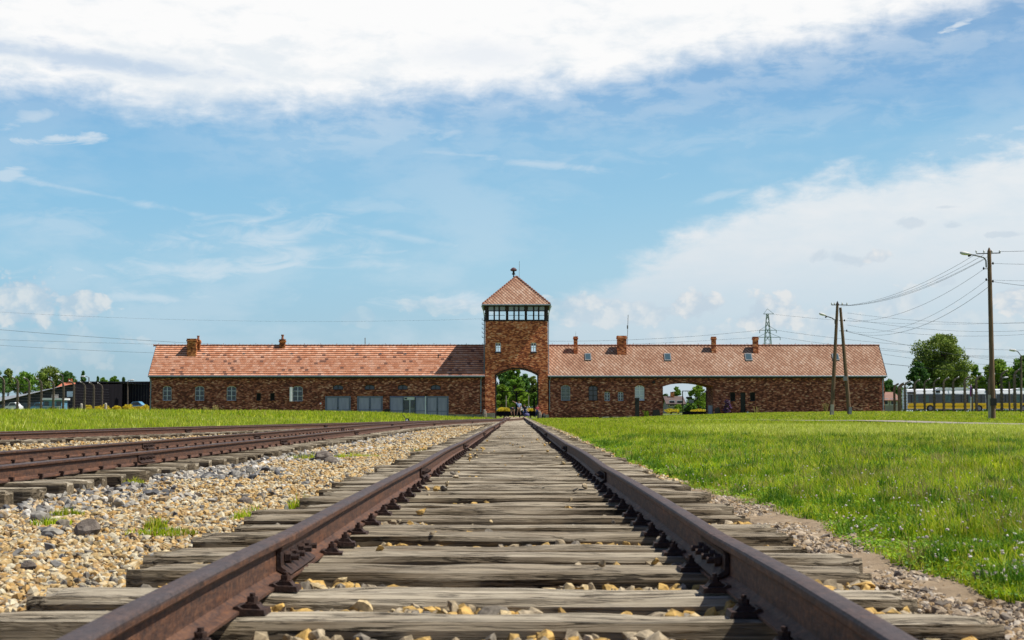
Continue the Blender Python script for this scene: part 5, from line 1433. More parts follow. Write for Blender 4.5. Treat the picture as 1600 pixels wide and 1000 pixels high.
m = MB(); m.lathe([(0.28, 0.0), (0.32, 0.12), (0.28, 0.3), (0.12, 0.38)], g, 10); m.build('sack', M['bag'], t, smooth=True)
m = MB(); m.tube([g + Vector((-.1, 0, .36)), g + Vector((-.05, 0, .5)), g + Vector((.05, 0, .5)), g + Vector((.1, 0, .36))], 0.015, 6); m.build('strap', M['bag'], t)
rp = dict(st); rp.update(ell=(-0.25, 0.02, 1.12), wrl=(-0.22, -0.08, .90), hal=(-0.21, -0.1, .82), _back=(0, 1, 0))
person('person in dark red half hidden at the right jamb of the tower archway', gp(839.3, 162.9, -0.1), {k: tuple(c * 0.8 for c in v) if k != '_back' else v for k, v in rp.items()}, M['shirt_red'], M['shirt_navy'], bare_legs=False)

# ------------------------------------------------------------------ hooked fence posts
def fence_post(hook, h=3.62, wide=0.15):
    t = thing('fence_post', '', 'fence post', (0, 0, 0))
    m = MB()
    pts = [(0, 0, -0.2), (0, 0, h * 0.5), (0, 0, h - 0.55)]
    for k in range(1, 6):
        a = k / 5 * R(62)
        pts.append((hook * 0.62 * (1 - math.cos(a)) * 1.25, 0, h - 0.55 + 0.62 * math.sin(a)))
    e = Vector(pts[-1]); pts.append(tuple(e + Vector((hook * 0.22, 0, 0.02))))
    m.tube(pts, [wide, wide * 0.92, wide * 0.82] + [wide * 0.72] * 3 + [wide * 0.6] * 3, 4)
    m.build('shaft', M['concrete_post'], t)
    for k in range(9):
        z = 0.3 + k * 0.33; m = MB(); m.tube([(-0.19, -0.02, z), (0.19, -0.02, z)], 0.03, 6); m.build('side_insulator', M['concrete_post'], t)
    for k in range(3):
        u = 0.35 + k * 0.27
        p = Vector(pts[3]) + (Vector(pts[-1]) - Vector(pts[3])) * u
        m = MB(); m.lathe([(0.035, 0.06), (0.065, 0.10), (0.05, 0.14), (0.065, 0.18), (0.03, 0.23)], p, 8); m.build('insulator', M['porcelain'], t)
    return t
fpR = fence_post(1); fpL = fence_post(-1)
usedR = usedL = False
def put(proto_, first, x, y, label, group, sc=1.0, rz=0.0):
    o = proto_ if first else dup(proto_, (0, 0, 0))
    o.location = (x, y, gz(x, y)); o.rotation_euler = (0, 0, rz + random.uniform(-0.1, 0.1)); o.scale = (1, 1, sc)
    o['label'] = label; o['group'] = group; return o
RF = [(1414.5, 165), (1429.5, 161.3), (1445, 157.5), (1460, 154), (1475, 150.4), (1490, 147), (1508, 143), (1526, 139.8), (1546, 136), (1565.5, 132.4), (1586, 129)]
for i, (px, Y) in enumerate(RF):
    g = P(px, 640, Y); put(fpR, i == 0, g.x, Y, '%s hooked concrete fence post from the left in the row before the yellow bus' % ORD[i], 'fence posts on the right', 0.97 if i < 9 else 1.04)
LF = [(5, 143), (27, 148), (45, 152), (64, 156), (83, 160), (98.5, 163), (115, 167), (132, 171.5), (146, 175), (159, 178.6), (173, 182.6)]
for i, (px, Y) in enumerate(LF):
    g = P(px, 640, Y); put(fpL, i == 0, g.x, Y, '%s hooked concrete fence post from the left edge, in the row before the dark shed' % ORD[i], 'fence posts on the left', 1.0)
# doubled corner posts
def corner_post(px, Y, hook, lab):
    g = P(px, 640, Y); z0 = gz(g.x, Y); t = thing('corner_post', lab, 'fence post', (g.x, Y, z0))
    for off, w_ in ((0.0, 0.26), (-hook * 0.62, 0.16)):
        m = MB(); h = 3.5
        pts = [(g.x + off, Y, z0 - 0.2), (g.x + off, Y, z0 + h - 0.7)]
        for k in range(1, 6):
            a = k / 5 * R(70); pts.append((g.x + off + hook * 0.8 * (1 - math.cos(a)), Y, z0 + h - 0.7 + 0.62 * math.sin(a)))
        m.tube(pts, [w_] * 2 + [w_ * 0.85] * 5, 4); m.build('shaft', M['concrete_post'], t)
    for k in range(2):
        m = MB(); m.lathe([(0.035, 0.0), (0.065, 0.05), (0.03, 0.16)], (g.x + hook * (0.5 + 0.2 * k), Y, z0 + 3.45), 8); m.build('insulator', M['porcelain'], t)
corner_post(1406, 169, 1, 'thick doubled concrete corner post just right of the gatehouse end')
corner_post(182, 184, -1, 'thick doubled concrete corner post ending the left fence row')
for px, Y, ph in ((1519.5, 140.5, 606), (1577.5, 131, 599)):
    g = P(px, 640, Y); z0 = gz(g.x, Y); m = MB(); m.tube([(g.x, Y, z0 - 0.2), (g.x, Y, P(px, ph, Y).z)], [0.1, 0.08], 6)
    m.lathe([(0.04, 0.0), (0.07, 0.06), (0.03, 0.16)], (g.x, Y, P(px, ph, Y).z), 8)
    tag(m.build('lamp_pole', M['concrete_post'], None, (g.x, Y, z0)), 'thin dark straight post %s' % ('in the fence row left of the tall pole' if px < 1540 else 'in the fence row right of the tall pole'), 'post')
# fence wires
for side, tabl, gname in ((1, RF, 'right'), (-1, LF, 'left')):
    m = MB()
    for k in range(9):
        pts = []
        for px, Y in tabl: g = P(px, 640, Y); pts.append((g.x, Y - 0.1, gz(g.x, Y) + 0.3 + k * 0.33))
        m.tube(pts, 0.009, 4, False)
    tag(m.build('barbed_wire', M['wire'], None, (P(*tabl[0][:1], 640, tabl[0][1]).x, tabl[0][1], 0)), 'rows of thin wire strung along the %s fence posts' % gname, 'fence wire')

# ------------------------------------------------------------------ power poles
def street_lamp_head(m_arm, pts, r): m_arm.tube(pts, r, 8)
# tall pole
Y = 80.0; b0 = P(1551.5, 652.5, Y); tp = P(1545.5, 387, Y); g0 = Vector((b0.x, Y, gz(b0.x, Y)))
t = thing('power_pole', 'tall single brown wooden pole with lamp arm and crossbar at the right edge', 'power pole', g0)
m = MB(); m.tube([g0 - Vector((0, 0, .3)), g0 + (tp - g0) * 0.5, tp - Vector((0, 0, 0.2)), tp], [0.155, 0.13, 0.105, 0.03], 12); m.build('pole', M['pole_wood'], t, smooth=False)
m = MB(); m.tube([g0 + Vector((-0.2, -0.05, -0.2)), g0 + Vector((-0.19, -0.05, 1.35))], 0.09, 4); m.build('footing', M['concrete_light'], t)
def LP(a): return P(a[0], a[1], Y)
ca, cb = LP((1526, 396.5)), LP((1563, 395.3))
m = MB(); m.tube([ca, cb], 0.035, 4); cb_ = m.build('crossbar', M['black_iron'], t)
for px_ in (1525.5, 1537.5, 1550, 1562):
    p = P(px_, 396, Y); m = MB(); m.lathe([(0.015, 0), (0.02, 0.05), (0.055, 0.06), (0.045, 0.12), (0.055, 0.14), (0.02, 0.19)], p, 8); m.build('insulator', M['porcelain'], cb_)
def lamp_arm(pts, head, hd, par, ell=0.33):
    m = MB(); m.tube(pts, 0.04, 8); a = m.build('lamp_arm', M['grey_metal'], par)
    bm = bmesh.new(); bmesh.ops.create_uvsphere(bm, u_segments=16, v_segments=10, radius=1.0)
    for v in bm.verts:
        v.co = Vector((v.co.x * ell * (1 + 0.25 * v.co.x), v.co.y * ell * 0.42, v.co.z * ell * (0.30 if v.co.z > 0 else 0.34)))
    me = bpy.data.meshes.new('lamp_head'); bm.to_mesh(me); bm.free(); me.materials.append(M['lamp_shell'])
    o = bpy.data.objects.new('lamp_head', me); COL.objects.link(o); o.parent = par; o.location = Vector(head) - wloc(par); o.rotation_euler = (0, hd, 0)
    m = MB(); e = Vector(pts[-1]); m.tube([e + Vector((-0.04, 0, -0.12)), e + Vector((0.1, 0, -0.05))], 0.06, 8); m.build('lamp_clamp', M['black_iron'], par)
lamp_arm([LP((1541, 418)), LP((1540.5, 407)), LP((1537, 402.5)), LP((1526, 399.5)), LP((1514, 397))], LP((1506.5, 395.5)), 0.15, t)
for px_, py_ in ((1537, 420), (1551.5, 412), (1541, 437.5), (1551.5, 440)):
    p = P(px_, py_, Y); m = MB(); m.tube([p, P(1546.5, py_, Y)], 0.02, 5); m.lathe([(0.03, -0.05), (0.06, 0.0), (0.03, 0.1)], p, 8); m.build('side_insulator', M['black_iron'], t)
MB().box(g0.x - 0.17, g0.x + 0.17, Y - 0.18, Y - 0.1, g0.z + 0.75, g0.z + 1.15).build('pole_band', M['black_iron'], t)
# A shaped pole
Y = 111.0; bl = P(1299.5, 650, Y); br = P(1327.5, 648, Y); tp2 = P(1308.5, 474, Y); gl_ = Vector((tp2.x, Y, gz(tp2.x, Y)))
t2 = thing('power_pole', 'A shaped double brown wooden pole with lamp arm before the right wing', 'power pole', gl_)
for base_, off, mt in ((bl, 0.0, 0), (br, 0.22, 1)):
    zg = gz(base_.x, Y); a = Vector((base_.x, Y, zg - 0.2)); m = MB(); m.tube([a, a + (tp2 + Vector((off, 0, -off * 1.5)) - a) * 0.5, tp2 + Vector((off, 0, -off * 1.5))], [0.165, 0.14, 0.10], 12); m.build('leg', M['pole_wood'], t2)
    m = MB(); m.tube([a + Vector((-0.02, -0.18, 0)), a + Vector((0.02, -0.18, 1.0 if mt == 0 else 0.8))], 0.16, 4); m.build('footing', M['concrete_light'] if mt == 0 else M['grey_metal'], t2)
m = MB(); m.tube([tp2 + Vector((0, 0, -0.1)), tp2 + Vector((0, 0, 0.18))], [0.13, 0.02], 10); m.build('pole_cap', M['black_iron'], t2)
ca, cb = P(1299, 476.5, Y), P(1324, 476.5, Y); m = MB(); m.tube([ca, cb], 0.04, 4); cb2 = m.build('crossbar', M['black_iron'], t2)
for px_ in (1299.5, 1304, 1316, 1323.5):
    m = MB(); m.lathe([(0.02, 0), (0.06, 0.06), (0.05, 0.14), (0.02, 0.2)], P(px_, 476.5, Y), 8); m.build('insulator', M['porcelain'], cb2)
LA = lambda a, b_: P(a, b_, Y)
lamp_arm([LA(1304.5, 506), LA(1304.5, 500), LA(1300, 497), LA(1290, 493.5)], LA(1284, 490.8), 0.28, t2, 0.30)
m = MB(); a = P(1298, 588, Y - 0.3); m.box(P(1317, 590, Y).x, P(1323, 590, Y).x, Y - 0.25, Y - 0.1, P(1320, 595, Y).z, P(1320, 588, Y).z); m.build('junction_box', M['grey_metal'], t2)
for py_ in (501, 517): 
    p = P(1319.5 if py_ < 510 else 1323, py_, Y); m = MB(); m.tube([P(1311, py_, Y), p], 0.02, 5); m.lathe([(0.03, -0.06), (0.07, 0.0), (0.03, 0.1)], p, 8); m.build('side_insulator', M['black_iron'], t2)
# far street lamps
def street_lamp(px, Y, py0, hx, hy, lab):
    g = P(px, 640, Y); z0 = gz(g.x, Y); t = thing('street_lamp', lab, 'street lamp', (g.x, Y, z0))
    top = P(px, py0, Y); m = MB(); m.tube([(g.x, Y, z0 - 0.2), top], [0.11, 0.07], 8); m.build('pole', M['concrete_post'], t)
    h = P(hx, hy, Y); m = MB(); m.tube([top, top + (h - top) * 0.6 + Vector((0, 0, 0.1)), h], 0.04, 6); m.build('lamp_arm', M['grey_metal'], t)
    d = 1 if h.x > top.x else -1
    m = MB(); m.tube([h + Vector((-0.05 * d, 0, 0)), h + Vector((0.12 * d, 0, 0.03)), h + Vector((0.42 * d, 0, 0.06)), h + Vector((0.55 * d, 0, 0.06))], [0.05, 0.12, 0.10, 0.04], 8); m.build('lamp_head', M['lamp_shell'], t)
street_lamp(1595.5, 120, 556, 1587, 548, 'black street lamp above the trees at the far right edge')
street_lamp(1565.5, 190, 592, 1569, 590, 'distant lamp rising behind the bus just right of the tall pole')
street_lamp(139, 196, 590, 133, 588.5, 'slim lamp pole behind the left fence row near its corner')
street_lamp(199.5, 182, 596, 203, 594.5, 'slim lamp pole before the black wall between corner post and gatehouse')
street_lamp(98, 205, 587, 93, 585, 'slim lamp pole rising above the long shed near the red roof')

# pylon
Y = 446.0; pb = P(1201, 650, Y); pt_ = P(1201, 490, Y); z0 = gz(pb.x, Y); H = pt_.z - z0
t = thing('pylon', 'distant green lattice power pylon rising behind the right roof', 'pylon', (pb.x, Y, z0))
m = MB(); cw = lambda z: 3.2 * (1 - z / H) ** 1.0 * 0.75 + 0.28
lv = [H * (1 - (1 - k / 14) ** 1.0) for k in range(15)]
for sx in (-1, 1):
    for sy in (-1, 1):
        m.tube([(pb.x + sx * cw(0), Y + sy * cw(0), z0), (pb.x + sx * cw(H), Y + sy * cw(H), z0 + H)], 0.085, 4)
for k in range(14):
    a, b_ = lv[k], lv[k + 1]
    for (s0, s1) in (((-1, -1), (1, -1)), ((1, -1), (1, 1)), ((1, 1), (-1, 1)), ((-1, 1), (-1, -1))):
        m.tube([(pb.x + s0[0] * cw(a), Y + s0[1] * cw(a), z0 + a), (pb.x + s1[0] * cw(b_), Y + s1[1] * cw(b_), z0 + b_)], 0.07, 4)
        m.tube([(pb.x + s1[0] * cw(a), Y + s1[1] * cw(a), z0 + a), (pb.x + s0[0] * cw(b_), Y + s0[1] * cw(b_), z0 + b_)], 0.07, 4)
m.build('lattice_mast', M['steel_green'], t)
for py_, l, r_ in ((490.5, 1193, 1209), (516, 1187, 1213), (527, 1184, 1219)):
    z = P(1201, py_, Y).z; xl, xr = P(l, py_, Y).x, P(r_, py_, Y).x
    m = MB(); m.tube([(xl, Y, z), (xr, Y, z)], 0.12, 4); m.tube([(xl, Y, z), (pb.x, Y, z + 1.6)], 0.07, 4); m.tube([(xr, Y, z), (pb.x, Y, z + 1.6)], 0.07, 4)
    if py_ > 500:
        for x_ in (xl, xr): m.tube([(x_, Y, z), (x_, Y, z - 0.9)], 0.10, 5)
    m.build('cross_arm', M['steel_green'], t)

# ------------------------------------------------------------------ overhead wires
def wire(a, b_, sag, r, label, group, n=22):
    a = Vector(a); b_ = Vector(b_); pts = []
    for i in range(n + 1):
        t_ = i / n; p = a + (b_ - a) * t_; p.z -= sag * 4 * t_ * (1 - t_); pts.append(p - a)
    m = MB(); m.tube(pts, r, 4, False)
    o = link('overhead_wire', m.v, m.f, M['wire']); o.location = a
    return tag(o, label, 'wire', group)
YA, YT = 111.0, 80.0
for k, (ax, ay, bx, by, sg) in enumerate(((1323, 477, 1525, 397, .55), (1323, 477.5, 1537, 398, .58), (1318, 478, 1549, 398, .62), (1314, 478, 1540, 404, .66))):
    wire(P(ax, ay, YA), P(bx, by, YT), sg * 1.0, 0.009, '%s of four wires sagging from the A shaped pole crossbar to the tall pole' % ('uppermost', 'second', 'third', 'lowest')[k], 'crossbar wires')
wire(P(1320, 501, YA), P(1538, 420, YT), 0.9, 0.009, 'thin wire from the A shaped pole to just under the tall pole lamp arm', None)
wire(P(1324, 517, YA), P(1541, 438, YT), 1.1, 0.008, 'thin wire from the A shaped pole to the tall pole lower left insulator', None)
wire(P(1323.5, 518, YA), P(1543.5, 449, YT), 1.2, 0.011, 'lowest dark wire hanging between the A shaped pole and the tall pole', None)
for (ax, ay, bx, by, YB, r_, lab) in ((1563, 393, 1680, 386, 60, 0.014, 'wire leaving the crossbar of the tall pole to the right'), (1551, 411.5, 1690, 411, 60, 0.010, 'wire leaving the tall pole to the right below its crossbar'),
                               (1551, 437.5, 1700, 437, 60, 0.008, 'thin level wire leaving the tall pole rightwards near its lowest fittings'), (1551, 440, 1700, 455, 60, 0.012, 'wire sloping down rightwards from low on the tall pole')):
    wire(P(ax, ay, YT), P(bx, by, YB), 0.05, r_, lab, None)
G1 = 'far power lines on the right'; G2 = 'far power lines on the left'
wire(P(1324, 518, YA), P(1700, 570, 200), 0.9, 0.014, 'wire falling from the A shaped pole to the lower right past the trees', None)
wire(P(1213, 516, 446), P(1700, 547, 420), 2, 0.045, 'far power line running right from the pylon middle arm', G1)
wire(P(1219, 527, 446), P(1700, 560, 420), 2, 0.045, 'far power line running right from the pylon lowest arm', G1)
wire(P(1209, 491, 446), P(1700, 497, 420), 2.4, 0.035, 'far power line running right from the pylon top', G1)
wi = 0
for a, b_, sg in (((1324, 489), (1700, 500), 1), ((1324, 497), (1700, 508), 1.5), ((1324, 508), (1700, 512), 1.5), ((1340, 539), (1700, 552), 1), ((1372, 552), (1700, 566), 1)):
    wire(P(a[0], a[1], 230), P(b_[0], b_[1], 210), sg, 0.022, '%s faint power line from the top crossing the sky behind the tall pole' % ORD[wi], G1); wi += 1
wire(P(1375, 567.5, 190), P(1700, 592, 180), 0.2, 0.035, 'dark cable leaving the right gable to the far right', None)
wire(P(1187, 516, 446), P(855, 533, 470), 1.0, 0.045, 'far power line running left from the pylon middle arm to the tower', G1)
wire(P(1184, 527, 446), P(855, 541, 470), 0.5, 0.035, 'far power line running left from the pylon lowest arm to the tower', G1)
wire(P(-60, 510, 300), P(755, 544, 470), 2.0, 0.045, 'upper far power line crossing the sky left of the tower', G2)
wire(P(-60, 529, 300), P(755, 546, 470), 0.5, 0.030, 'middle far power line crossing the sky left of the tower', G2)
wire(P(-60, 535.5, 300), P(300, 553, 330), 0.3, 0.030, 'lowest far power line ending behind the left gable', G2)
wire(P(-60, 484, 420), P(755, 498, 470), 2.0, 0.025, 'faintest and highest power line left of the tower', G2)

# ------------------------------------------------------------------ articulated bus
Y = 186.0; bx0, bx1 = P(1418, 625, Y).x, P(1540.5, 625, Y).x; cx0, cx1 = P(1556.5, 625, Y).x, P(1650, 625, Y).x
zg = P(1480, 642.5, Y).z; t = thing('bus', 'long white and yellow articulated bus parked behind the right fence', 'bus', ((bx0 + cx1) / 2, Y, zg))
zz = lambda py: P(1480, py, Y).z
BW = 2.5
def section(x0, x1, nose_left):
    m = MB(); r = 0.16
    prof = [(Y, zz(639.5)), (Y, zz(630)), (Y + 0.02, zz(615)), (Y + 0.16, zz(609)), (Y + 0.5, zz(607.8)), (Y + BW - 0.5, zz(607.8)), (Y + BW - 0.16, zz(609)), (Y + BW, zz(615)), (Y + BW, zz(639.5))]
    m.prism(prof, x0, x1, 'x'); b_ = m.build('body', M['bus_white'], t)
    m = MB(); m.box(x0 - 0.02, x1 + 0.02, Y - 0.015, Y - 0.003, zz(638.8), zz(629.8)); m.build('yellow_side', M['bus_yellow'], b_)
    m = MB(); m.box(x0 + 0.04, x1 - 0.04, Y - 0.012, Y - 0.003, zz(629.6), zz(616)); m.build('window_band', M['glass_dark'], b_)
    m = MB()
    m.box(x0 + 0.2, x1 - 0.2, Y - 0.02, Y - 0.012, zz(634.6), zz(634.2)); m.build('side_trim', M['black_iron'], b_)
    return b_
fs_ = section(bx0, bx1, True); rs_ = section(cx0, cx1, False)
m = MB(); n = 12
for k in range(n):
    x = bx1 + (cx0 - bx1) * k / n; m.box(x + 0.01, x + (cx0 - bx1) / n * 0.7, Y + 0.03, Y + BW - 0.03, zz(639), zz(609.8))
m.box(bx1, cx0, Y + 0.1, Y + BW - 0.1, zz(638), zz(610.5)); m.build('bellows', simple('bellows', (0.10, 0.11, 0.12), (0.06, 0.065, 0.07), 3, 0.8), t)
def pod(px0, px1, pt, par):
    x0, x1 = P(px0, 610, Y).x, P(px1, 610, Y).x; m = MB(); zt = zz(pt); zb = zz(609)
    m.prism([(x0, zb), (x0 + 0.35, zt - 0.08), (x0 + 0.6, zt), (x1 - 0.7, zt), (x1 - 0.3, zt - 0.12), (x1, zb)], Y + 0.12, Y + BW - 0.12); m.build('roof_pod', M['bus_white'], par)
pod(1461, 1517, 605.5, fs_); pod(1587, 1640, 606.3, rs_)
m = MB()
for px_ in (1424, 1431, 1444, 1461, 1482, 1502, 1512, 1521, 1533, 1563, 1571, 1584):
    x = P(px_, 620, Y).x; m.box(x - 0.06, x + 0.06, Y - 0.02, Y - 0.013, zz(629.4), zz(616.4))
m.build('window_pillar', M['black_iron'], t)
m = MB()
for px_ in (1430.5, 1447, 1481, 1517.5, 1590):
    x = P(px_, 620, Y).x; m.box(x - 0.35, x + 0.35, Y - 0.022, Y - 0.014, zz(628.6), zz(617.8))
m.build('lit_window', simple('window_view', (0.10, 0.17, 0.17), (0.05, 0.10, 0.11), 2, 0.15), t)
for px_ in (1453.5, 1529.5, 1600):
    c = P(px_, 638.2, Y); m = MB(); m.tube([(c.x, Y - 0.06, c.z), (c.x, Y + 0.25, c.z)], 0.46, 20); w_ = m.build('wheel', M['tyre'], t)
    m = MB(); m.tube([(c.x, Y - 0.10, c.z), (c.x, Y - 0.065, c.z)], 0.25, 14); m.build('rim', M['grey_metal'], w_)
m = MB(); m.box(bx0 - 0.02, bx0 + 0.12, Y - 0.02, Y - 0.014, zz(633), zz(631)); m.build('headlight', M['white_paint'], t)
x_ = P(1425, 615, Y).x; MB().box(x_ - 0.6, x_ + 0.5, Y - 0.03, Y - 0.014, zz(615.5), zz(612.5)).build('destination_panel', M['black_iron'], t)
x_ = P(1466, 612, Y).x; MB().box(x_ - 0.3, x_ + 0.26, Y + 0.0, Y + 0.05, zz(613.6), zz(610.4)).build('vent_grille', M['black_iron'], fs_)
# flag like folded parasol and passers-by behind the right fence
g = P(1516.5, 641, 150); m = MB(); z0 = gz(g.x, 150); t = thing('flagpole', 'short white pole with a furled purple and red flag before the bus', 'flagpole', (g.x, 150, z0))
m.tube([(g.x, 150, z0), P(1517.5, 600, 150)], 0.04, 6); m.build('pole', M['white_paint'], t)
a = P(1516.5, 601, 150); m = MB(); m.tube([a, a + Vector((0.05, 0, -0.5)), a + Vector((0, 0, -1.0)), a + Vector((0.02, 0, -1.3))], [0.03, 0.13, 0.12, 0.03], 8); m.build('flag', simple('flag_cloth', (0.12, 0.05, 0.35), (0.35, 0.05, 0.12), 2, 0.8), t)

# ------------------------------------------------------------------ left background: long dark shed, black wall, kiosk, car
def qd(m, pts, th=0.15):
    a, b_, c, d = [Vector(p) for p in pts]; n_ = (b_ - a).cross(d - a).normalized() * th
    m.add([a, b_, c, d, a + n_, b_ + n_, c + n_, d + n_], [(0, 1, 2, 3), (7, 6, 5, 4), (0, 4, 5, 1), (1, 5, 6, 2), (2, 6, 7, 3), (3, 7, 4, 0)])
A = P(115, 597, 180); B = P(0, 615, 283); A2 = P(-80, 627, 420)
gA = Vector((A.x, 180, gz(A.x, 180)))
t = thing('shed', 'long dark shed with a sloping grey sheet roof running away to the left', 'shed', gA)
d = (B - A); d.z = 0; d = d.normalized(); back = Vector((-d.y, d.x, 0)) * (1 if -d.y * 0 + d.x * 1 > 0 else -1)
if back.y < 0: back = -back
Ln = 260.0
ev = 3.25
def PT(s_, o_, z): return A + d * s_ + back * o_ + Vector((0, 0, z - A.z))
m = MB(); m.add([PT(0, 0, gA.z - .4), PT(115, 0, gA.z - .4), PT(Ln, 0, gA.z - .4), PT(Ln, 0, 2.7), PT(115, 0, 2.9), PT(0, 0, 4.25), PT(0, 6, 4.3), PT(0, 6, gA.z - .4)], [(0, 1, 4, 5), (1, 2, 3, 4), (0, 5, 6, 7)])
m.build('wall', M['shingle_black'], t)
m = MB(); m.add([PT(0, -.4, 4.22), PT(115, -.4, 2.85), PT(Ln, -.4, 2.65), PT(Ln, 5, A.z), PT(115, 5, A.z), PT(0, 5, A.z), PT(0, 10, 4.2), PT(115, 10, 4.2), PT(Ln, 10, 4.2)], [(0, 1, 4, 5), (1, 2, 3, 4), (5, 4, 7, 6), (4, 3, 8, 7)]); m.build('roof', M['roof_grey'], t, fix=False)
for k in range(22):
    c = PT(6 + k * 7.2, -0.25, 0); m = MB(); m.box(c.x - 0.5, c.x + 0.5, c.y - 0.1, c.y + 0.1, gA.z, 2.3); m.build('door_panel', M['grey_metal'], t)
# black wall between shed and gatehouse
g = Vector((P(117, 640, 184).x, 184, gz(P(117, 640, 184).x, 184))); xr = P(236, 640, 184).x + 4
t = thing('black_wall', 'tall black slatted wall between the left fence corner and the gatehouse', 'wall', g)
zt = P(170, 597.5, 184).z; m = MB(); m.box(g.x, xr, 184, 184.3, g.z - 0.4, zt); m.build('panel', M['shingle_black'], t)
m = MB(); k = g.x + 0.2
while k < xr: m.box(k, k + 0.09, 183.94, 183.997, g.z, zt - 0.05); k += 0.36
m.build('slats', M['black_iron'], t)
MB().box(g.x - 0.05, xr, 183.9, 184.4, zt + 0.004, zt + 0.12).build('coping', M['black_iron'], t)
# kiosk
Y = 172.0; g = ground_at(82, Y); x0, x1 = P(66, 630, Y).x, P(98, 630, Y).x; zz = lambda py: P(82, py, Y).z
t = thing('kiosk', 'small blue and white kiosk with a flat white roof behind the left fence', 'kiosk', g)
m = MB(); m.box(x0 + 0.15, x1 - 0.15, Y, Y + 2.2, g.z - 0.2, zz(625)); m.build('cabin', M['blue_paint'], t)
m = MB(); m.box(x0 - 0.1, x1 + 0.1, Y - 0.4, Y + 2.5, zz(625) + 0.003, zz(622)); m.build('roof', M['white_paint'], t)
m = MB(); m.box(P(77, 640, Y).x, P(87, 640, Y).x, Y - 0.04, Y - 0.003, g.z, zz(634.5)); m.build('opening', M['dark_void'], t)
m = MB(); m.box(P(69, 640, Y).x, P(76, 640, Y).x, Y - 0.05, Y - 0.004, zz(634), zz(627)); m.box(P(88, 640, Y).x, P(95, 640, Y).x, Y - 0.05, Y - 0.004, zz(634), zz(627)); m.build('window', M['glass_dark'], t)
m = MB(); m.box(P(66, 640, Y).x, P(98, 640, Y).x, Y - 0.06, Y - 0.051, zz(636.4), zz(635)); m.build('stripe', M['white_paint'], t)
m = MB(); m.box(P(79.5, 620, Y).x, P(89.5, 620, Y).x, Y + 0.3, Y + 0.4, zz(622) + 0.002, zz(616)); m.build('roof_board', M['render'], t)
Y = 176.0; g = ground_at(110, Y); t = thing('sign_board', 'white panel board on two posts in front of the black wall', 'sign', g)
m = MB(); m.box(P(104.5, 615, Y).x, P(115.5, 615, Y).x, Y, Y + 0.08, P(110, 620, Y).z, P(110, 611.5, Y).z); m.build('board', simple('board_blue', (0.35, 0.50, 0.62), (0.5, 0.6, 0.66), 1, 0.5), t)
m = MB()
for px_ in (105.5, 114.5): m.tube([(P(px_, 620, Y).x, Y + 0.14, g.z - .2), (P(px_, 620, Y).x, Y + 0.14, P(110, 612, Y).z)], 0.05, 6)
m.build('legs', M['grey_metal'], t)
def car(px0, px1, Y, lab, mat):
    g = ground_at((px0 + px1) / 2, Y); x0, x1 = P(px0, 640, Y).x, P(px1, 640, Y).x; L_ = x1 - x0; s_ = L_ / 4.3
    t = thing('parked_car', lab, 'car', g)
    pr = [(0.0, .35), (0.02, .72), (0.10, .86), (1.05, .98), (1.65, 1.42), (2.9, 1.46), (3.75, 1.02), (4.22, .92), (4.3, .6), (4.27, .33)]
    m = MB(); m.prism([(x0 + a * s_, g.z + b_) for a, b_ in pr], Y, Y + 1.7); m.build('body', mat, t)
    m = MB(); m.prism([(x0 + a * s_, g.z + b_) for a, b_ in ((1.22, .98), (1.72, 1.36), (2.86, 1.39), (3.5, 1.02))], Y - 0.01, Y - 0.002); m.build('side_window', M['glass_dark'], t)
    for a in (0.85, 3.4):
        m = MB(); m.tube([(x0 + a * s_, Y - 0.03, g.z + .32), (x0 + a * s_, Y + 0.2, g.z + .32)], 0.32, 16); w_ = m.build('wheel', M['tyre'], t)
        m = MB(); m.tube([(x0 + a * s_, Y - 0.05, g.z + .32), (x0 + a * s_, Y - 0.035, g.z + .32)], 0.18, 12); m.build('rim', M['grey_metal'], w_)
car(97, 125, 190, 'white parked car beside the kiosk behind the left fence', M['white_paint'])
car(6, 30, 200, 'white parked car at the far left edge behind the fence', M['white_paint'])
car(47, 68, 196, 'blue grey parked car just left of the kiosk', M['blue_paint'])
car(765, 796, 250, 'white parked car seen through the left side of the tower archway', M['white_paint'])
car(195, 226, 181, 'light blue parked car low against the black wall beside the gatehouse', M['blue_paint'])
for px_, lab in ((127, 'white bollard before the black wall, left one'), (165, 'white bollard before the black wall, right one near the corner post')):
    g = ground_at(px_, 177); m = MB(); m.lathe([(0.17, -.1), (0.17, 1.05), (0.13, 1.15), (0.05, 1.2)], g, 10); tag(m.build('bollard', M['concrete_light'], None, g), lab, 'bollard')
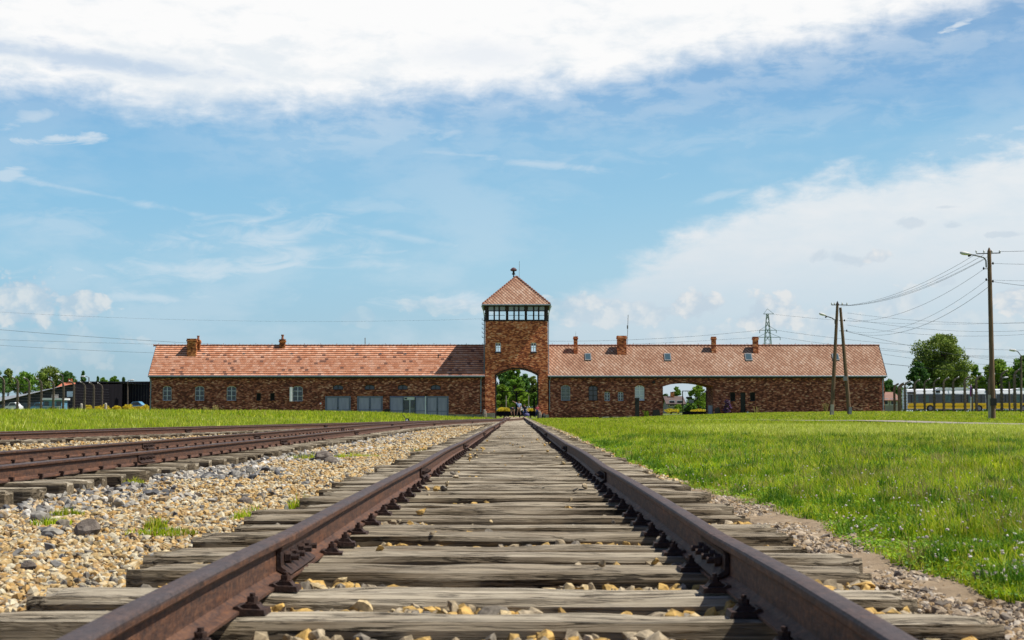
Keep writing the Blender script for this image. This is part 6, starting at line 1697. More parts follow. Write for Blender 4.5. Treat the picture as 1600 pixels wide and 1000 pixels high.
# houses
def house(px0, px1, pyr, pye, Y, wm, rm, lab, axis='x', depth=8, base=645):
    x0, x1 = P(px0, 620, Y).x, P(px1, 620, Y).x; g = Vector(((x0 + x1) / 2, Y, gz((x0 + x1) / 2, Y))); zr = P(px0, pyr, Y).z; ze = P(px0, pye, Y).z
    t = thing('house', lab, 'house', g)
    if axis == 'x':
        m = MB(); m.prism([(Y, g.z - .3), (Y, ze), (Y + depth / 2, zr - .12), (Y + depth, ze), (Y + depth, g.z - .3)], x0, x1, 'x'); w_ = m.build('wall', wm, t)
        m = MB()
        m.prism([(Y - .5, ze - .25), (Y - .5, ze - .1), (Y + depth / 2, zr + .1), (Y + depth / 2, zr - .1)], x0 - .4, x1 + .4, 'x'); m.prism([(Y + depth + .5, ze - .25), (Y + depth + .5, ze - .1), (Y + depth / 2, zr + .1), (Y + depth / 2, zr - .1)], x0 - .4, x1 + .4, 'x')
    else:
        xm = (x0 + x1) / 2; m = MB(); m.prism([(x0, g.z - .3), (x0, ze), (xm, zr - .15), (x1, ze), (x1, g.z - .3)], Y, Y + depth); w_ = m.build('wall', wm, t)
        m = MB(); m.prism([(x0 - .4, ze - .3), (x0 - .4, ze - .1), (xm, zr + .1), (xm, zr - .1)], Y - .4, Y + depth + .4); m.prism([(x1 + .4, ze - .3), (x1 + .4, ze - .1), (xm, zr + .1), (xm, zr - .1)], Y - .4, Y + depth + .4)
    r_ = m.build('roof', rm, t)
    n = max(2, int((x1 - x0) / 3)); m = MB()
    for k in range(n):
        xx = x0 + (x1 - x0) * (k + .5) / n; f = MB(); f.box(xx - .5, xx + .5, Y - .05, Y - .004, g.z + 1.1, g.z + 2.1); w2 = f.build('window', M['white_paint'], t)
        MB().box(xx - .4, xx + .4, Y - .08, Y - .054, g.z + 1.2, g.z + 2.0).build('pane', M['glass_dark'], w2)
    MB().box(x0 + (x1 - x0) * .3, x0 + (x1 - x0) * .3 + .6, Y + depth * .4, Y + depth * .4 + .6, zr - .6, zr + .8).build('chimney', M['brick_chimney'], r_)
house(90, 113, 598, 606, 250, M['render'], M['orange_roof'], 'house with an orange red roof showing above the long shed')
house(1044, 1068, 619.5, 630, 235, M['render'], simple('brown_tiles', (0.14, 0.10, 0.09), (0.10, 0.075, 0.07), 1, 0.85), 'small house with a brown roof seen through the road archway')
house(1376, 1403, 613, 624, 215, M['render'], simple('brown_tiles_far', (0.30, 0.17, 0.13), (0.22, 0.13, 0.10), 1, 0.85), 'low pale house with a brown roof between gatehouse end and right fence', 'x', 7)

# ------------------------------------------------------------------ trees and shrubs
def leaf_cloud(clumps, n, size, seed):
    """clumps: (cx, cy, cz, rx, ry, rz); leaves lie on and within them"""
    r = np.random.default_rng(seed); clumps = np.array(clumps, float)
    vol = clumps[:, 3] * clumps[:, 4] * clumps[:, 5]; w = vol ** 0.67; w /= w.sum()
    k = r.choice(len(clumps), n, p=w)
    d = r.normal(size=(n, 3)); d /= np.linalg.norm(d, axis=1)[:, None]
    rad = r.uniform(0.35, 1.18, n) ** 0.8
    c = clumps[k, :3] + d * clumps[k, 3:6] * rad[:, None]
    a = r.normal(size=(n, 3)); a /= np.linalg.norm(a, axis=1)[:, None]
    a = a + d * 0.3
    t = r.normal(size=(n, 3)); u = np.cross(a, t); u /= np.linalg.norm(u, axis=1)[:, None]; v = np.cross(a, u); v /= np.linalg.norm(v, axis=1)[:, None]
    s = size * r.uniform(0.6, 1.4, n)[:, None]
    V = np.stack([c - u * s * 0.5, c - v * s * 0.28, c + u * s * 0.6, c + v * s * 0.28], 1).reshape(-1, 3)
    return V, np.arange(n * 4).reshape(-1, 4)
def tree(px, Y, pyt, wpx, leaf, lab, nleaf=9000, size=0.34, group=None, lowpy=None, shape='round', seed=None, name='tree', trunk=True, cat='tree', dens=1.0):
    seed = seed or int(px * 7 + Y); r = random.Random(seed)
    bx = P(px, 640, Y).x; z0 = gz(bx, Y); zt = P(px, pyt, Y).z; hw = abs(P(px + wpx / 2, 600, Y).x - P(px - wpx / 2, 600, Y).x) / 2
    low = P(px, lowpy, Y).z if lowpy else z0 + (zt - z0) * 0.18
    t = thing(name, lab, cat, (bx, Y, z0), group)
    cl = []
    Hh = zt - low
    nb = max(12, int(40 * dens))
    for i in range(nb):
        f = (i + 0.5) / nb
        if shape == 'round': wr = math.sin(math.pi * min(1, 0.18 + 0.82 * f) ** 1.0) ** 0.6 if f > 0.1 else 0.75
        elif shape == 'cone': wr = 1.05 - f
        elif shape == 'dome': wr = math.sqrt(max(0.02, 1 - f ** 2.2))
        else: wr = 0.8
        a = r.uniform(0, 2 * math.pi) + i * 2.4; q_ = (0.20 + 0.68 * r.random() ** .7) * hw * wr
        cr = hw * (0.15 + 0.15 * r.random()) * (0.65 + 0.5 * wr)
        crz = min(cr * 0.8, Hh * 0.3)
        zc = low + Hh * f * 0.9 + crz * 0.1
        zc = min(zc, zt - crz * 0.8)
        cl.append((bx + math.cos(a) * q_, Y + math.sin(a) * q_, zc, cr, cr, crz))
        for _ in range(2):
            b1, b2 = r.uniform(0, 6.28), r.uniform(-0.4, 1.0)
            cl.append((bx + math.cos(a) * q_ + cr * math.cos(b1) * .8, Y + math.sin(a) * q_ + cr * math.sin(b1) * .8, zc + crz * b2 * .7, cr * .42, cr * .42, crz * .42))
    V, Fc = leaf_cloud(cl, nleaf, size, seed)
    npmesh('crown', V, Fc, M[leaf], parent=t)
    if trunk:
        m = MB(); tr = max(0.10, hw * 0.06)
        m.tube([(bx, Y, z0 - .3), (bx + r.uniform(-.1, .1), Y, z0 + (zt - z0) * .35), (bx + r.uniform(-.2, .2), Y, z0 + (zt - z0) * .8)], [tr * 1.3, tr, tr * .3], 8)
        for i in range(0, nb, 2):
            c = cl[i * 3]; zs_ = z0 + (c[2] - z0) * 0.6; m.tube([(bx, Y, zs_), ((bx + c[0]) / 2, (Y + c[1]) / 2, (zs_ + c[2]) / 2 + .2), c[:3]], [tr * .5, tr * .3, tr * .12], 5)
        m.build('trunk', M['bark'], t)
    return t
TG = None
tree(1474, 232, 516, 106, 'leaf_olive', 'large round olive green tree standing behind the yellow bus', 30000, 0.32, None, 612, 'round', 5, dens=1.6)
tree(1436, 222, 562, 40, 'leaf_dark', 'lower dark tree at the left foot of the large round tree behind the bus', 9000, 0.32, None, 625, 'dome')
tree(1528, 240, 566, 30, 'leaf_mid', 'small green tree just right of the large round tree', 6000, 0.32, None, 620, 'dome')
tree(1562, 236, 560, 66, 'leaf_bright', 'bright green bushy tree right behind the tall pole', 14000, 0.34, None, 615, 'dome')
tree(1606, 230, 553, 62, 'leaf_mid', 'green bushy tree at the far right edge behind the bus', 14000, 0.34, None, 620, 'dome')
for px, pt, w_, lf, lab in ((-12, 576, 50, 'leaf_dark', 'dark tree cut by the left edge of the picture'), (12, 573, 22, 'leaf_olive', 'narrow tall tree near the left edge'), (38, 581, 44, 'leaf_mid', 'green tree second from the left edge, behind the shed'),
                       (76, 573, 62, 'leaf_olive', 'broad tree with the highest crown behind the long shed'), (104, 580, 40, 'leaf_dark', 'dark tree right of the broad one, above the orange red roof'),
                       (129, 576.5, 16, 'leaf_dark', 'slender pine like tree standing alone above the black wall'), (160, 589, 20, 'leaf_mid', 'low tree top peeping over the black wall, left one'), (177, 587, 22, 'leaf_mid', 'low tree top peeping over the black wall, middle one'),
                       (192, 587.5, 13, 'leaf_dark', 'low tree top peeping over the black wall, nearest the gatehouse'), (152, 586, 9, 'leaf_dark', 'tiny dark conifer tip over the black wall')):
    tree(px, 330 + (px % 7) * 6, pt, w_, lf, lab, 6000 if w_ > 20 else 2500, 0.45, None, 612, 'dome' if w_ > 16 else 'cone')
for px, Y, pt, w_, lf, lab in ((794, 275, 560, 44, 'leaf_dark', 'dark tree farthest back in the tower archway'), (782, 262, 562, 56, 'leaf_dark', 'tall dark tree filling the left of the tower archway'), (803, 255, 568, 36, 'leaf_mid', 'tall green tree in the middle of the tower archway'), (820, 258, 582, 34, 'leaf_dark', 'dark tree right of the middle in the tower archway'),
                               (834, 250, 584, 26, 'leaf_olive', 'tree at the right jamb of the tower archway'), (783, 232, 600, 34, 'leaf_bright', 'bright bushy tree low on the left in the tower archway'), (812, 228, 606, 36, 'leaf_bright', 'bright bushy tree low in the middle of the tower archway'),
                               (836, 226, 614, 22, 'leaf_mid', 'green shrub low at the right of the tower archway')):
    tree(px, Y, pt, w_, lf, lab, 13000, 0.30, None, 632, 'dome')
for px, Y, pt, w_, lf, lab in ((1057, 262, 602, 20, 'leaf_mid', 'thin tree against the sky in the road archway'), (1091, 228, 600, 34, 'leaf_bright', 'leafy tree filling the right of the road archway'), (1040, 290, 615, 24, 'leaf_dark', 'dark tree at the left jamb of the road archway'),
                               (1060, 205, 632, 14, 'leaf_bright', 'low bush before the brown roofed house in the road archway'), (1080, 206, 626, 22, 'leaf_mid', 'bush behind the road gate')):
    tree(px, Y, pt, w_, lf, lab, 4500, 0.24, None, 634 if pt < 620 else 642, 'dome' if px != 1057 else 'round')
tree(1390, 330, 592, 30, 'leaf_dark', 'far tree above the low pale house right of the gatehouse', 5000, 0.4, None, 616, 'dome')
def bush(px, Y, pt, w_, lf, lab, n=1800, size=0.14, cat='bush', name='bush'):
    return tree(px, Y, pt, w_, lf, lab, n, size, None, 644, 'dome', trunk=True, name=name, cat=cat)
bush(1136.5, 162.6, 623, 14, 'leaf_purple', 'purple flowering bush by the right wing next to the road archway', 2600, 0.11)
for i, (px, Y, pt, w_) in enumerate(((138, 178, 633, 20), (152, 176, 635, 24), (162, 179, 632.5, 22), (181, 179, 634, 18), (202, 178, 632, 24), (214, 176, 635, 26), (227, 177, 632.5, 18))):
    tree(px, Y, pt, w_, 'leaf_yellow', '%s clump of yellow weeds from the left along the foot of the black wall' % ORD[i], 1600, 0.12, 'yellow weeds by the black wall', 642, 'dome', trunk=False, name='wildflowers', cat='wildflowers')
bush(787, 196, 637, 26, 'leaf_yellow', 'yellow flowering bush seen through the left of the tower archway', 2200, 0.12)
bush(829, 200, 638, 20, 'leaf_yellow', 'dry yellow bush seen through the right of the tower archway', 1600, 0.12)
bush(1049, 195, 639, 28, 'leaf_yellow', 'yellow weeds left of the gate leaf in the road archway', 1500, 0.12)
bush(1092, 192, 639, 26, 'leaf_yellow', 'yellow weeds behind the gate leaf in the road archway', 1500, 0.12)
for px_, lab in ((791, 'slim concrete post left of the gate middle, beyond the tower archway'), (826, 'slim pale post right of the gate middle, beyond the tower archway')):
    g = ground_at(px_, 205); m = MB(); m.tube([(g.x, 205, g.z - .2), (g.x, 205, P(px_, 618, 205).z)], [0.12, 0.10], 4); tag(m.build('post', M['concrete_light'], None, g), lab, 'post')
# plants at the wall foot
def weed(px, Y, h, lab, mt='straw', n=40):
    g = ground_at(px, Y); m = MB(); r = random.Random(px)
    for _ in range(n):
        a = r.uniform(0, 6.28); l = h * r.uniform(.5, 1); x0 = g.x + r.uniform(-.25, .25); y0 = Y + r.uniform(-.15, .15)
        m.tube([(x0, y0, g.z - .05), (x0 + math.cos(a) * l * .12, y0, g.z + l * .6), (x0 + math.cos(a) * l * .3, y0 + math.sin(a) * .1, g.z + l)], [0.018, 0.016, 0.022], 3)
    tag(m.build('weed', M[mt], None, g), lab, 'weeds')
weed(1290, 162, 1.1, 'tall dry weeds at the wall foot left of the A shaped pole'); weed(337, 163, 0.9, 'dry yellow stalks at the left wing foot below its third window'); weed(322, 163, 0.7, 'low dry stalks at the left wing foot below its second window', n=25)
weed(1182, 162.5, 0.8, 'thin dry stalks beside the wheel shaped reel', n=14); weed(1010, 160, 0.7, 'stalks left of the slanted black box', 'clover_leaf', 20)
# far wood along the horizon
r = np.random.default_rng(5); n = 60000
x = r.uniform(-420, 420, n); top = 5.5 + 2.5 * np.sin(x * .05) + 1.8 * np.sin(x * .17 + 1) + 1.2 * np.sin(x * .43)
z = r.uniform(0, 1, n) ** .7 * top; y = 560 + r.uniform(-8, 8, n)
c = np.stack([x, y, z], 1); a = r.normal(size=(n, 3)); u = a / np.linalg.norm(a, axis=1)[:, None]; b_ = np.cross(u, r.normal(size=(n, 3))); b_ /= np.linalg.norm(b_, axis=1)[:, None]
V = np.stack([c - u * .7, c - b_ * .4, c + u * .7, c + b_ * .4], 1).reshape(-1, 3)
tag(npmesh('distant_wood', V, np.arange(n * 4).reshape(-1, 4), M['leaf_dark']), 'distant belt of dark trees along the horizon', 'wood', None, 'stuff')

# ------------------------------------------------------------------ ballast stones
ICO = None
bm = bmesh.new(); bmesh.ops.create_icosphere(bm, subdivisions=1, radius=1.0); bm.verts.ensure_lookup_table()
I1v = np.array([v.co[:] for v in bm.verts]); I1f = np.array([[v.index for v in f.verts] for f in bm.faces]); bm.free()
bm = bmesh.new(); bmesh.ops.create_icosphere(bm, subdivisions=2, radius=1.0); bm.verts.ensure_lookup_table()
I2v = np.array([v.co[:] for v in bm.verts]); I2f = np.array([[v.index for v in f.verts] for f in bm.faces]); bm.free()
def rotm(r, n):
    q_ = r.normal(size=(n, 4)); q_ /= np.linalg.norm(q_, axis=1)[:, None]; w, x, y, z = q_.T
    return np.stack([np.stack([1 - 2 * (y * y + z * z), 2 * (x * y - z * w), 2 * (x * z + y * w)], 1), np.stack([2 * (x * y + z * w), 1 - 2 * (x * x + z * z), 2 * (y * z - x * w)], 1), np.stack([2 * (x * z - y * w), 2 * (y * z + x * w), 1 - 2 * (x * x + y * y)], 1)], 1)
def stones(name, pos, rad, mat, label, seed, big=False, flat=0.62, smooth=False):
    r = np.random.default_rng(seed); n = len(pos); bv, bf = (I2v, I2f) if big else (I1v, I1f)
    k = len(bv)
    V = bv[None] * (1 + r.uniform(-0.26, 0.26, (n, k, 1)) * (0.55 if big else 1.0))
    if big:   # facets: cut by a few planes
        for _ in range(8):
            nn = r.normal(size=(n, 3)); nn /= np.linalg.norm(nn, axis=1)[:, None]; dd = r.uniform(0.35, 0.72, n)
            s = np.einsum('nkj,nj->nk', V, nn); ex = np.maximum(0, s - dd[:, None]); V = V - ex[..., None] * nn[:, None, :]
    sc = np.stack([r.uniform(.8, 1.35, n), r.uniform(.7, 1.0, n), r.uniform(.45, .8, n)], 1)
    V = V * sc[:, None, :]
    V = np.einsum('nij,nkj->nki', rotm(r, n), V)
    V[..., 2] *= flat + 0.2
    V = V * rad[:, None, None] + pos[:, None, :]
    Fc = bf[None] + (np.arange(n) * k)[:, None, None]
    return tag(npmesh(name, V.reshape(-1, 3), Fc.reshape(-1, 3), M[mat], smooth=smooth), label, 'ballast', None, 'stuff')
def scatter(n, x0f, x1f, z0, z1, seed, pw=1.0):
    r = np.random.default_rng(seed); z = z0 + (z1 - z0) * r.uniform(0, 1, n) ** pw
    a, b_ = x0f(z), x1f(z); x = a + (b_ - a) * r.uniform(0, 1, n); return x, z, r
def insleeper(x, z, ties, ctr, L=1.38, hw=0.10):
    t = np.array(ties); idx = np.clip(np.searchsorted(t, z), 1, len(t) - 1)
    d = np.minimum(np.abs(z - t[idx]), np.abs(z - t[idx - 1])); return (d < hw) & (np.abs(x - ctr(z)) < L)
def field(name, n, x0f, x1f, z0, z1, r0, r1, mat, label, seed, big=False, lift=0.0, pw=1.0, flt=None):
    x, z, r = scatter(n, x0f, x1f, z0, z1, seed, pw); rad = r0 + (r1 - r0) * r.uniform(0, 1, len(x)) ** 2.2
    keep = ~insleeper(x, z, ties1, tc1)
    keep &= ~insleeper(x, z, ties2, tc2, 1.2); keep &= ~insleeper(x, z, ties3, tc3)
    keep &= (np.abs(x) < z * 0.42 + 1.0)
    if flt is not None: keep &= flt(x, z, r)
    x, z, rad = x[keep], z[keep], rad[keep]
    h = bed(x, z) + rad * (0.35 + 0.35 * r.uniform(0, 1, len(x))) + lift
    return stones(name, np.stack([x, z, h], 1), rad, mat, label, seed + 1, big)
K = lambda v: (lambda z: np.asarray(z) * 0 + v)
lft = lambda z: tc2(z) + 1.22
# left bed between the central track and the siding
field('gravel', 34000, lambda z: np.maximum(lft(z), -z * .42 - 1.0), K(-1.25), 3.2, 9.0, 0.007, 0.026, 'stone', 'yellow gravel left of the central track in the foreground', 21, lift=0.004)
field('gravel', 36000, lft, K(-1.25), 9.0, 24, 0.011, 0.033, 'stone', 'yellow gravel between the central track and the siding', 22, pw=1.2)
field('gravel', 20000, lft, K(-1.2), 24, 70, 0.02, 0.055, 'stone', 'yellow gravel between the central track and the siding farther away', 23, pw=1.3)
# coarser grey stones along the siding
gf = lambda x, z, r: r.uniform(0, 1, len(x)) < np.clip(1.15 - (x - (tc2(z) + 1.1)) / (0.9 + 0.4 * np.sin(z * 1.3)), 0.03, 1)
field('grey_stones', 10500, lft, K(-1.4), 4.2, 14, 0.010, 0.056, 'stone_grey', 'coarser grey stones heaped beside the ends of the siding sleepers', 31, True, 0.006, 1.0, gf)
field('grey_stones', 9000, lft, lambda z: tc2(z) + 2.4, 14, 46, 0.02, 0.06, 'stone_grey', 'coarser grey stones beside the siding sleepers farther away', 32, False, 0.004, 1.2, gf)
# between the sleepers of the central track
field('crib_stones', 8500, K(-1.28), K(1.22), 2.4, 8.0, 0.014, 0.046, 'stone_big', 'ochre stones lying between the nearest sleepers of the central track', 41, True, 0.050, 1.0)
field('crib_stones', 12000, K(-1.28), K(1.22), 2.4, 14, 0.012, 0.036, 'stone_big', 'small gravel between the nearer sleepers of the central track', 42, False, 0.056, 1.0)
field('crib_stones', 12000, K(-1.25), K(1.2), 12, 45, 0.016, 0.040, 'stone', 'gravel between the farther sleepers of the central track', 43, False, 0.045, 1.2)
# right strip
field('verge_gravel', 42000, K(1.22), lambda z: redge(z) + .12, 3.0, 13, 0.003, 0.012, 'stone_dirty', 'fine grit on the bare earth along the right sleeper ends', 53, False, 0.042, 1.0)
field('verge_gravel', 9000, K(1.22), lambda z: redge(z) + .12, 3.0, 13, 0.008, 0.026, 'stone_dirty', 'dusty gravel along the right sleeper ends', 51, False, 0.036, 1.0, lambda x, z, r: r.uniform(0, 1, len(x)) < np.clip(1.25 - (x - 1.2) / 0.5, 0.22, 1))
field('verge_gravel', 8000, K(1.22), lambda z: redge(z) + .02, 12, 60, 0.014, 0.036, 'stone', 'gravel along the right sleeper ends farther away', 52, False, 0.036, 1.3)
# gravel of the sidings
field('gravel', 9000, lambda z: tc2(z) - .72, lambda z: tc2(z) + .72, 9, 60, 0.018, 0.045, 'stone', 'gravel between the rails of the nearer siding', 61, pw=1.3)
field('gravel', 18000, lambda z: tc3(z) + 1.2, lambda z: tc2(z) - .9, 14, 70, 0.022, 0.05, 'stone', 'yellow gravel between the two sidings', 62, lift=0.02, pw=1.4, flt=lambda x, z, r: x > -z * .4)
field('gravel', 4000, lambda z: tc3(z) - 1.9, lambda z: tc3(z) + 1.2, 25, 70, 0.03, 0.06, 'stone', 'gravel under the siding beside the left lawn', 63, pw=1.3)
# loose stones lying on top of sleepers in the central track
def loose(n, z0, z1, xf, r0, r1, mat, seed, label):
    r = np.random.default_rng(seed); t = np.array([v for v in ties1 if z0 < v < z1]); z = r.choice(t, n) + r.uniform(-.10, .10, n); x = xf(r, n); rad = r.uniform(r0, r1, n)
    stones('loose_stones', np.stack([x, z, TH + .006 + rad * .42], 1), rad, mat, label, seed, True)
loose(36, 5, 30, lambda r, n: -0.055 + r.choice([-1, 1, -1], n) * r.uniform(0.45, .68, n), 0.02, 0.042, 'stone_big', 71, 'loose ochre stones on the sleepers beside the rails of the central track')
loose(40, 5, 40, lambda r, n: r.uniform(-.6, .6, n), 0.012, 0.028, 'stone_big', 72, 'loose small ochre stones on the sleepers of the central track')
# individual rocks
def rock(px, py, Y, rr, lab, mat='rock', seed=1, flat=0.8, zoff=0.0):
    r = np.random.default_rng(seed); x = P(px, py, Y).x
    V = I2v * (1 + r.uniform(-.10, .10, (len(I2v), 1)))
    for _ in range(9):
        n_ = r.normal(size=3); n_ /= np.linalg.norm(n_); dd = r.uniform(.62, .9); s = V @ n_; V = V - np.maximum(0, s - dd)[:, None] * n_
    V = V * np.array([1.15, .85, flat]) * rr; zb = -0.10 + rr * flat * .55 + zoff
    o = npmesh('rock', V + np.array([x, Y, zb]), I2f, M[mat], origin=(x, Y, zb - rr * flat * .5)); return tag(o, lab, 'rock')
rock(137, 822, 7.8, 0.066, 'large rough brown grey boulder in the gravel at the left', seed=3, flat=.9)
rock(62, 790, 8.9, 0.065, 'flat pale brown stone behind the large boulder at the left edge', 'stone_grey', seed=4, flat=.6)
rock(98, 803, 8.4, 0.042, 'pinkish stone just left of the large boulder', 'stone_big', 14, .7)
rock(82, 828, 7.7, 0.055, 'pale flat stone in front left of the large boulder', 'stone_grey', 15, .6)
rock(507, 713, 20.0, 0.13, 'brown grey boulder in the gravel between the tracks', seed=5, flat=.85); rock(518, 722, 18.6, 0.10, 'paler boulder touching the one between the tracks', 'stone_dirty', 6, .7)
rock(1536, 897, 5.30, 0.040, 'larger brown stone at the edge of the right lawn', seed=7, flat=.75, zoff=0.045); rock(1562, 908, 5.15, 0.034, 'smaller flat brown stone right of the larger one at the lawn edge', 'stone_dirty', 8, .5, 0.045)
rock(42, 888, 6.1, 0.034, 'small dark stone in the yellow gravel at the lower left', seed=9); rock(382, 774, 10.4, 0.05, 'small dark stone in the gravel left of the central track', seed=10)
rock(640, 712, 16.5, 0.045, 'orange stone against the inside of the left rail', 'stone_big', 11, .9, 0.1) if False else None

# ------------------------------------------------------------------ grass
def blades(name, x, y, z, h, w, mat, label, seed, kind='stuff', lean=0.45, segs=2, cat='grass', parent=None, origin=(0, 0, 0)):
    r = np.random.default_rng(seed); n = len(x); a = r.uniform(0, 2 * np.pi, n); f = r.uniform(0, 2 * np.pi, n)
    d = np.stack([np.cos(f), np.sin(f), np.zeros(n)], 1); s = np.stack([np.cos(a), np.sin(a), np.zeros(n)], 1) * w[:, None]
    base = np.stack([x, y, z], 1); l = r.uniform(0.05, 1.0, n) * lean; up = np.array([0, 0, 1.0])
    if segs == 2:
        m1 = base + up * (h * .55)[:, None] + d * (h * l * .25)[:, None]; tp = base + up * (h * (1 - .25 * l))[:, None] + d * (h * l)[:, None]
        V = np.stack([base - s, base + s, m1 + s * .8, m1 - s * .8, tp], 1).reshape(-1, 3)
        i = np.arange(n)[:, None] * 5; Fc = np.concatenate([i + np.array([0, 1, 2]), i + np.array([0, 2, 3]), i + np.array([3, 2, 4])], 0)
    else:
        tp = base + up * h[:, None] + d * (h * l)[:, None]; V = np.stack([base - s, base + s, tp], 1).reshape(-1, 3); Fc = np.arange(n * 3).reshape(-1, 3)
    o = npmesh(name, V, Fc, M[mat], origin=origin)
    return tag(o, label, cat, None, kind) if kind else o
def patch(x, z, f=0.5, s=0.0): return 0.5 + 0.5 * np.sin(x * f * 2.1 + s) * np.sin(z * f * 1.3 + 1 + s) * .6 + 0.25 * np.sin(x * f * 5.3 + z * f * 3.1 + s)
def lawn(n, z0, z1, x0f, x1f, hmin, hmax, w, mat, label, seed, pw=1.0, segs=2, sc=None, side=1, flt=None):
    x, z, r = scatter(n, x0f, x1f, z0, z1, seed, pw)
    e = (x - redge(z)) if side > 0 else (ledge(z) - x)
    keep = (e > -0.06 + 0.10 * np.sin(x * 7 + z * 5) + 0.07 * np.sin(z * 13) + 0.06 * r.normal(size=len(x))) & (np.abs(x) < z * .42 + 1.0)
    if flt is not None: keep &= flt(x, z, r)
    x, z, e = x[keep], z[keep], e[keep]
    hh = (hmin + (hmax - hmin) * r.uniform(0, 1, len(x)) ** 1.8) * (0.55 + 0.45 * npss(e / .5)) * (0.50 + 0.85 * np.clip(patch(x, z, 1.4, seed), 0, 1))
    return blades('grass', x, z, height(x, z) - 0.01, hh, np.full(len(x), w) * r.uniform(.6, 1.3, len(x)), mat, label, seed + 1, lean=.7, segs=segs)
lawn(160000, 4.3, 13, lambda z: redge(z) - .15, lambda z: z * .42 + 1.0, .03, .14, .0024, 'grass', 'green grass of the right lawn in the foreground', 101, 1.5)
lawn(70000, 4.3, 13, lambda z: redge(z) - .2, lambda z: z * .42 + 1.0, .015, .06, .008, 'clover_leaf', 'low clover leaves in the near right lawn', 102, 1.4, 1)
lawn(195000, 13, 34, lambda z: redge(z) - .1, lambda z: z * .42 + 1.0, .04, .15, .0045, 'grass', 'green grass of the right lawn in the middle distance', 103, 1.3)
lawn(170000, 34, 80, lambda z: redge(z) - .1, lambda z: z * .42 + 1.0, .04, .14, .012, 'grass', 'green grass of the right lawn farther away', 104, 1.2, 1, flt=lambda x, z, r: pdist(x, z) > 1.7)
lawn(80000, 80, 163, lambda z: redge(z) - .1, lambda z: z * .42 + 1.0, .05, .13, .03, 'grass', 'green grass of the right lawn near the gatehouse', 105, 1.1, 1, flt=lambda x, z, r: pdist(x, z) > 1.7)
lawn(110000, 24, 60, lambda z: redge(z) + 2.0, lambda z: z * .42 + 1.0, .10, .18, .011, 'grass_yellow', 'pale yellow flowering grass heads across the right lawn', 106, .8, 1,
     flt=lambda x, z, r: (pdist(x, z) > 1.9) & (r.uniform(0, 1, len(x)) < np.clip((x - 4) / 6, 0, 1) * np.clip((z - 24) / 16, .06, 1) * np.clip(patch(x, z, .35, 3) * 1.9 - .2, 0.15, 1)))
lawn(3800, 6, 40, lambda z: redge(z) + .5, lambda z: z * .42 + 1.0, .12, .34, .0026, 'straw', 'tall dry stalks standing in the right lawn', 107, 1.0, 1)
lawn(90000, 26, 80, lambda z: -z * .42 - 1.0, lambda z: ledge(z) + .1, .06, .20, .011, 'grass', 'green grass of the left lawn', 111, 1.1, 1, side=-1)
lawn(80000, 80, 163, lambda z: -z * .42 - 1.0, lambda z: ledge(z) + .1, .08, .26, .03, 'grass', 'green grass of the left lawn near the gatehouse', 112, 1.0, 1, side=-1)
lawn(12000, 26, 110, lambda z: -z * .42 - 1.0, lambda z: ledge(z) + .1, .15, .34, .012, 'grass_yellow', 'pale seeding grass in the left lawn', 113, 1.0, 1, side=-1, flt=lambda x, z, r: r.uniform(0, 1, len(x)) < np.clip(patch(x, z, .25, 1) * 1.5 - .5, 0, 1))
# clover mats along the lawn edge, tufts of taller grass
def mats(n, z0, z1, size, seed, wid, hmax, mat, label):
    x, z, r = scatter(n, lambda z: redge(z) - .1, lambda z: np.minimum(redge(z) + wid, z * .385 + .3), z0, z1, seed, 1.3)
    e = x - redge(z)
    kp = (e > -0.06 + 0.09 * np.sin(x * 9 + z * 6) + 0.08 * np.sin(z * 11) + .05 * r.normal(size=len(x))) & (r.uniform(0, 1, len(x)) < np.clip(1.1 - e / wid, .05, 1) * np.clip(.35 + patch(x, z, 2.2, 4), .15, 1))
    x, z = x[kp], z[kp]; n = len(x)
    c = np.stack([x, z, height(x, z) + hmax * r.uniform(.15, 1, n) * np.clip(.5 + patch(x, z, 3.0, 2) * .7, .4, 1.2)], 1)
    nr = np.stack([r.normal(0, .45, n), r.normal(0, .45, n), np.ones(n)], 1); t = r.normal(size=(n, 3)); u = np.cross(nr, t); u /= np.linalg.norm(u, axis=1)[:, None]; v = np.cross(nr, u); v /= np.linalg.norm(v, axis=1)[:, None]
    s_ = size * r.uniform(.6, 1.3, n)[:, None]
    V = np.stack([c - u * s_ * .5, c - v * s_ * .42, c + u * s_ * .5, c + v * s_ * .42], 1).reshape(-1, 3)
    tag(npmesh('clover', V, np.arange(n * 4).reshape(-1, 4), M[mat]), label, 'clover', None, 'stuff')
mats(90000, 4.3, 14, .015, 201, 2.2, .055, 'clover_leaf', 'low dark green clover leaves along the edge of the right lawn')
mats(60000, 14, 34, .030, 202, 3.0, .06, 'clover_leaf', 'low clover along the lawn edge farther away')
def tufts(nt_, z0, z1, per, h0, h1, w, seed, mat, label, rad=.07):
    x, z, r = scatter(nt_, lambda z: redge(z) + .05, lambda z: z * .42 + 1.0, z0, z1, seed, 1.2)
    n = len(x) * per; cx = np.repeat(x, per); cz = np.repeat(z, per); hs = np.repeat(r.uniform(h0, h1, len(x)), per)
    a = r.uniform(0, 6.28, n); q_ = rad * np.sqrt(r.uniform(0, 1, n)); X = cx + np.cos(a) * q_; Z = cz + np.sin(a) * q_
    blades('grass', X, Z, height(X, Z) - .01, hs * r.uniform(.5, 1.1, n), np.full(n, w), mat, label, seed + 1, lean=.9)
tufts(420, 4.6, 13, 70, .07, .17, .0026, 211, 'grass_dark', 'denser dark tufts in the near right lawn')
tufts(700, 13, 36, 50, .10, .20, .005, 212, 'grass_dark', 'denser dark tufts in the right lawn farther back', .16)
tufts(160, 5, 20, 40, .10, .2, .0022, 213, 'straw', 'dry straw tufts in the right lawn', .09)
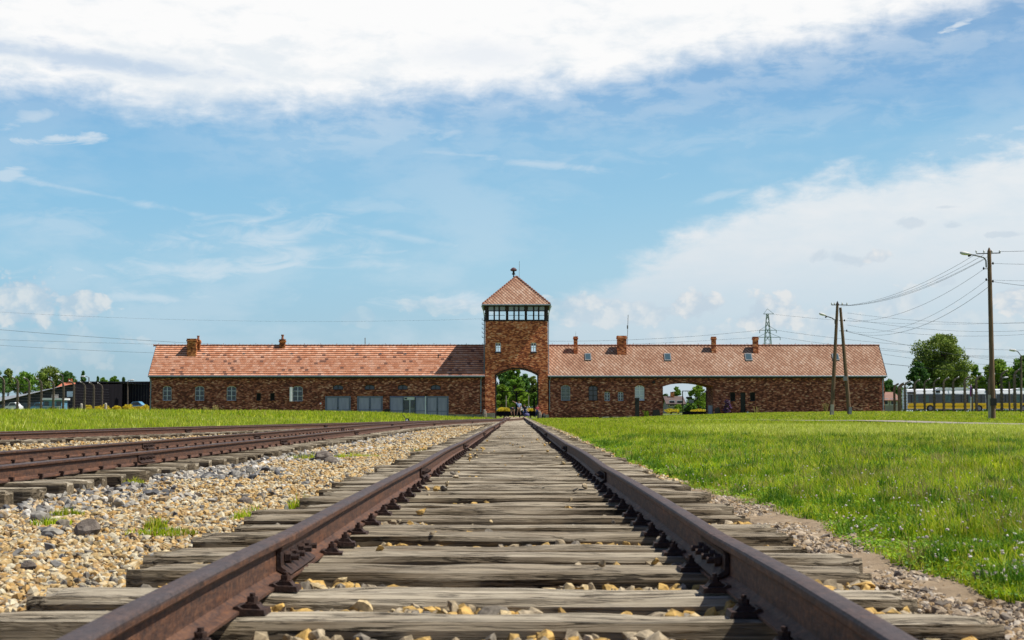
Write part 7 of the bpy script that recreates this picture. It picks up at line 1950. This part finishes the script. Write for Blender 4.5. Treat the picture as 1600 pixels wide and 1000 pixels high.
# clover flowers
x, z, r = scatter(1050, lambda z: redge(z) + .05, lambda z: z * .385, 5, 26, 120, 1.3); kp = r.uniform(0, 1, len(x)) < np.clip(1.5 - (x - redge(z)) / 2.2, .12, 1); x, z = x[kp], z[kp]
rad = r.uniform(.004, .0095, len(x)); stones('clover_flowers', np.stack([x, z, height(x, z) + .05 + .05 * r.uniform(0, 1, len(x))], 1), rad, 'flower_white', 'tiny white and pink clover flowers in the right lawn', 121, False)
bpy.data.objects['clover_flowers']['category'] = 'clover flowers'
# tufts
def tuft(px, py, rad, h, lab, n=170, yy=None, seed=1):
    d = P(px, py, 10.0) - Vector((0, 0, CAMZ)); Yt = yy or 10.0 * (CAMZ + 0.09) / max(1e-3, CAMZ - P(px, py, 10.0).z); Yt = yy or Yt
    x0 = P(px, py, Yt).x; r = np.random.default_rng(int(px + py)); a = r.uniform(0, 6.28, n); q_ = rad * np.sqrt(r.uniform(0, 1, n)); x = x0 + np.cos(a) * q_ * 1.4; y = Yt + np.sin(a) * q_
    o = blades('grass_tuft', x, y, np.full(n, -0.10), h * r.uniform(.5, 1.1, n) * (1.15 - .6 * q_ / rad), np.full(n, .0035), 'grass', None, 3, None, .8, origin=(x0, Yt, -0.10)); tag(o, lab, 'grass tuft')
tuft(470, 800, .07, .17, 'small grass tuft between sleeper ends against the left rail', 150)
tuft(398, 812, .11, .12, 'grass tuft at the sleeper ends left of the central track', 200)
tuft(252, 832, .14, .06, 'low spread grass tuft in the gravel right of the large boulder', 260); tuft(243, 822, .05, .09, 'small upright grass tuft behind the spread one', 90)
tuft(80, 818, .09, .07, 'grass tuft beside the pale stones at the far left', 160); tuft(105, 803, .08, .07, 'grass tuft behind the large boulder', 120)
tuft(485, 718, .26, .14, 'grass tuft left of the boulder between the tracks', 320); tuft(548, 715, .2, .12, 'grass tuft right of the boulder between the tracks', 260)
tuft(209, 757, .08, .10, 'grass tuft at the ends of the siding sleepers', 120); tuft(386, 708, .16, .12, 'grass tuft by the siding sleepers in the middle distance', 160)
tuft(652, 800, .03, .10, 'tiny grass tuft growing between the rails of the central track', 60); tuft(657, 706, .18, .10, 'grass tuft at the left sleeper ends in the distance', 160)
tuft(578, 714, .14, .08, 'flat grass tuft in the yellow gravel near the left rail', 140)
tuft(1290, 905, .03, .05, 'tiny green plant in the crack of a sleeper right of the rail', 30) if False else None
tuft(1575, 955, .05, .04, 'green sprig on the bare earth at the lower right', 70); tuft(1545, 990, .07, .035, 'green sprigs by the sleeper ends at the lower right corner', 90)
tuft(1150, 785, .07, .04, 'low green sprig on the gravel right of the sleepers', 90)
# a loose plank across the sleepers in the middle distance
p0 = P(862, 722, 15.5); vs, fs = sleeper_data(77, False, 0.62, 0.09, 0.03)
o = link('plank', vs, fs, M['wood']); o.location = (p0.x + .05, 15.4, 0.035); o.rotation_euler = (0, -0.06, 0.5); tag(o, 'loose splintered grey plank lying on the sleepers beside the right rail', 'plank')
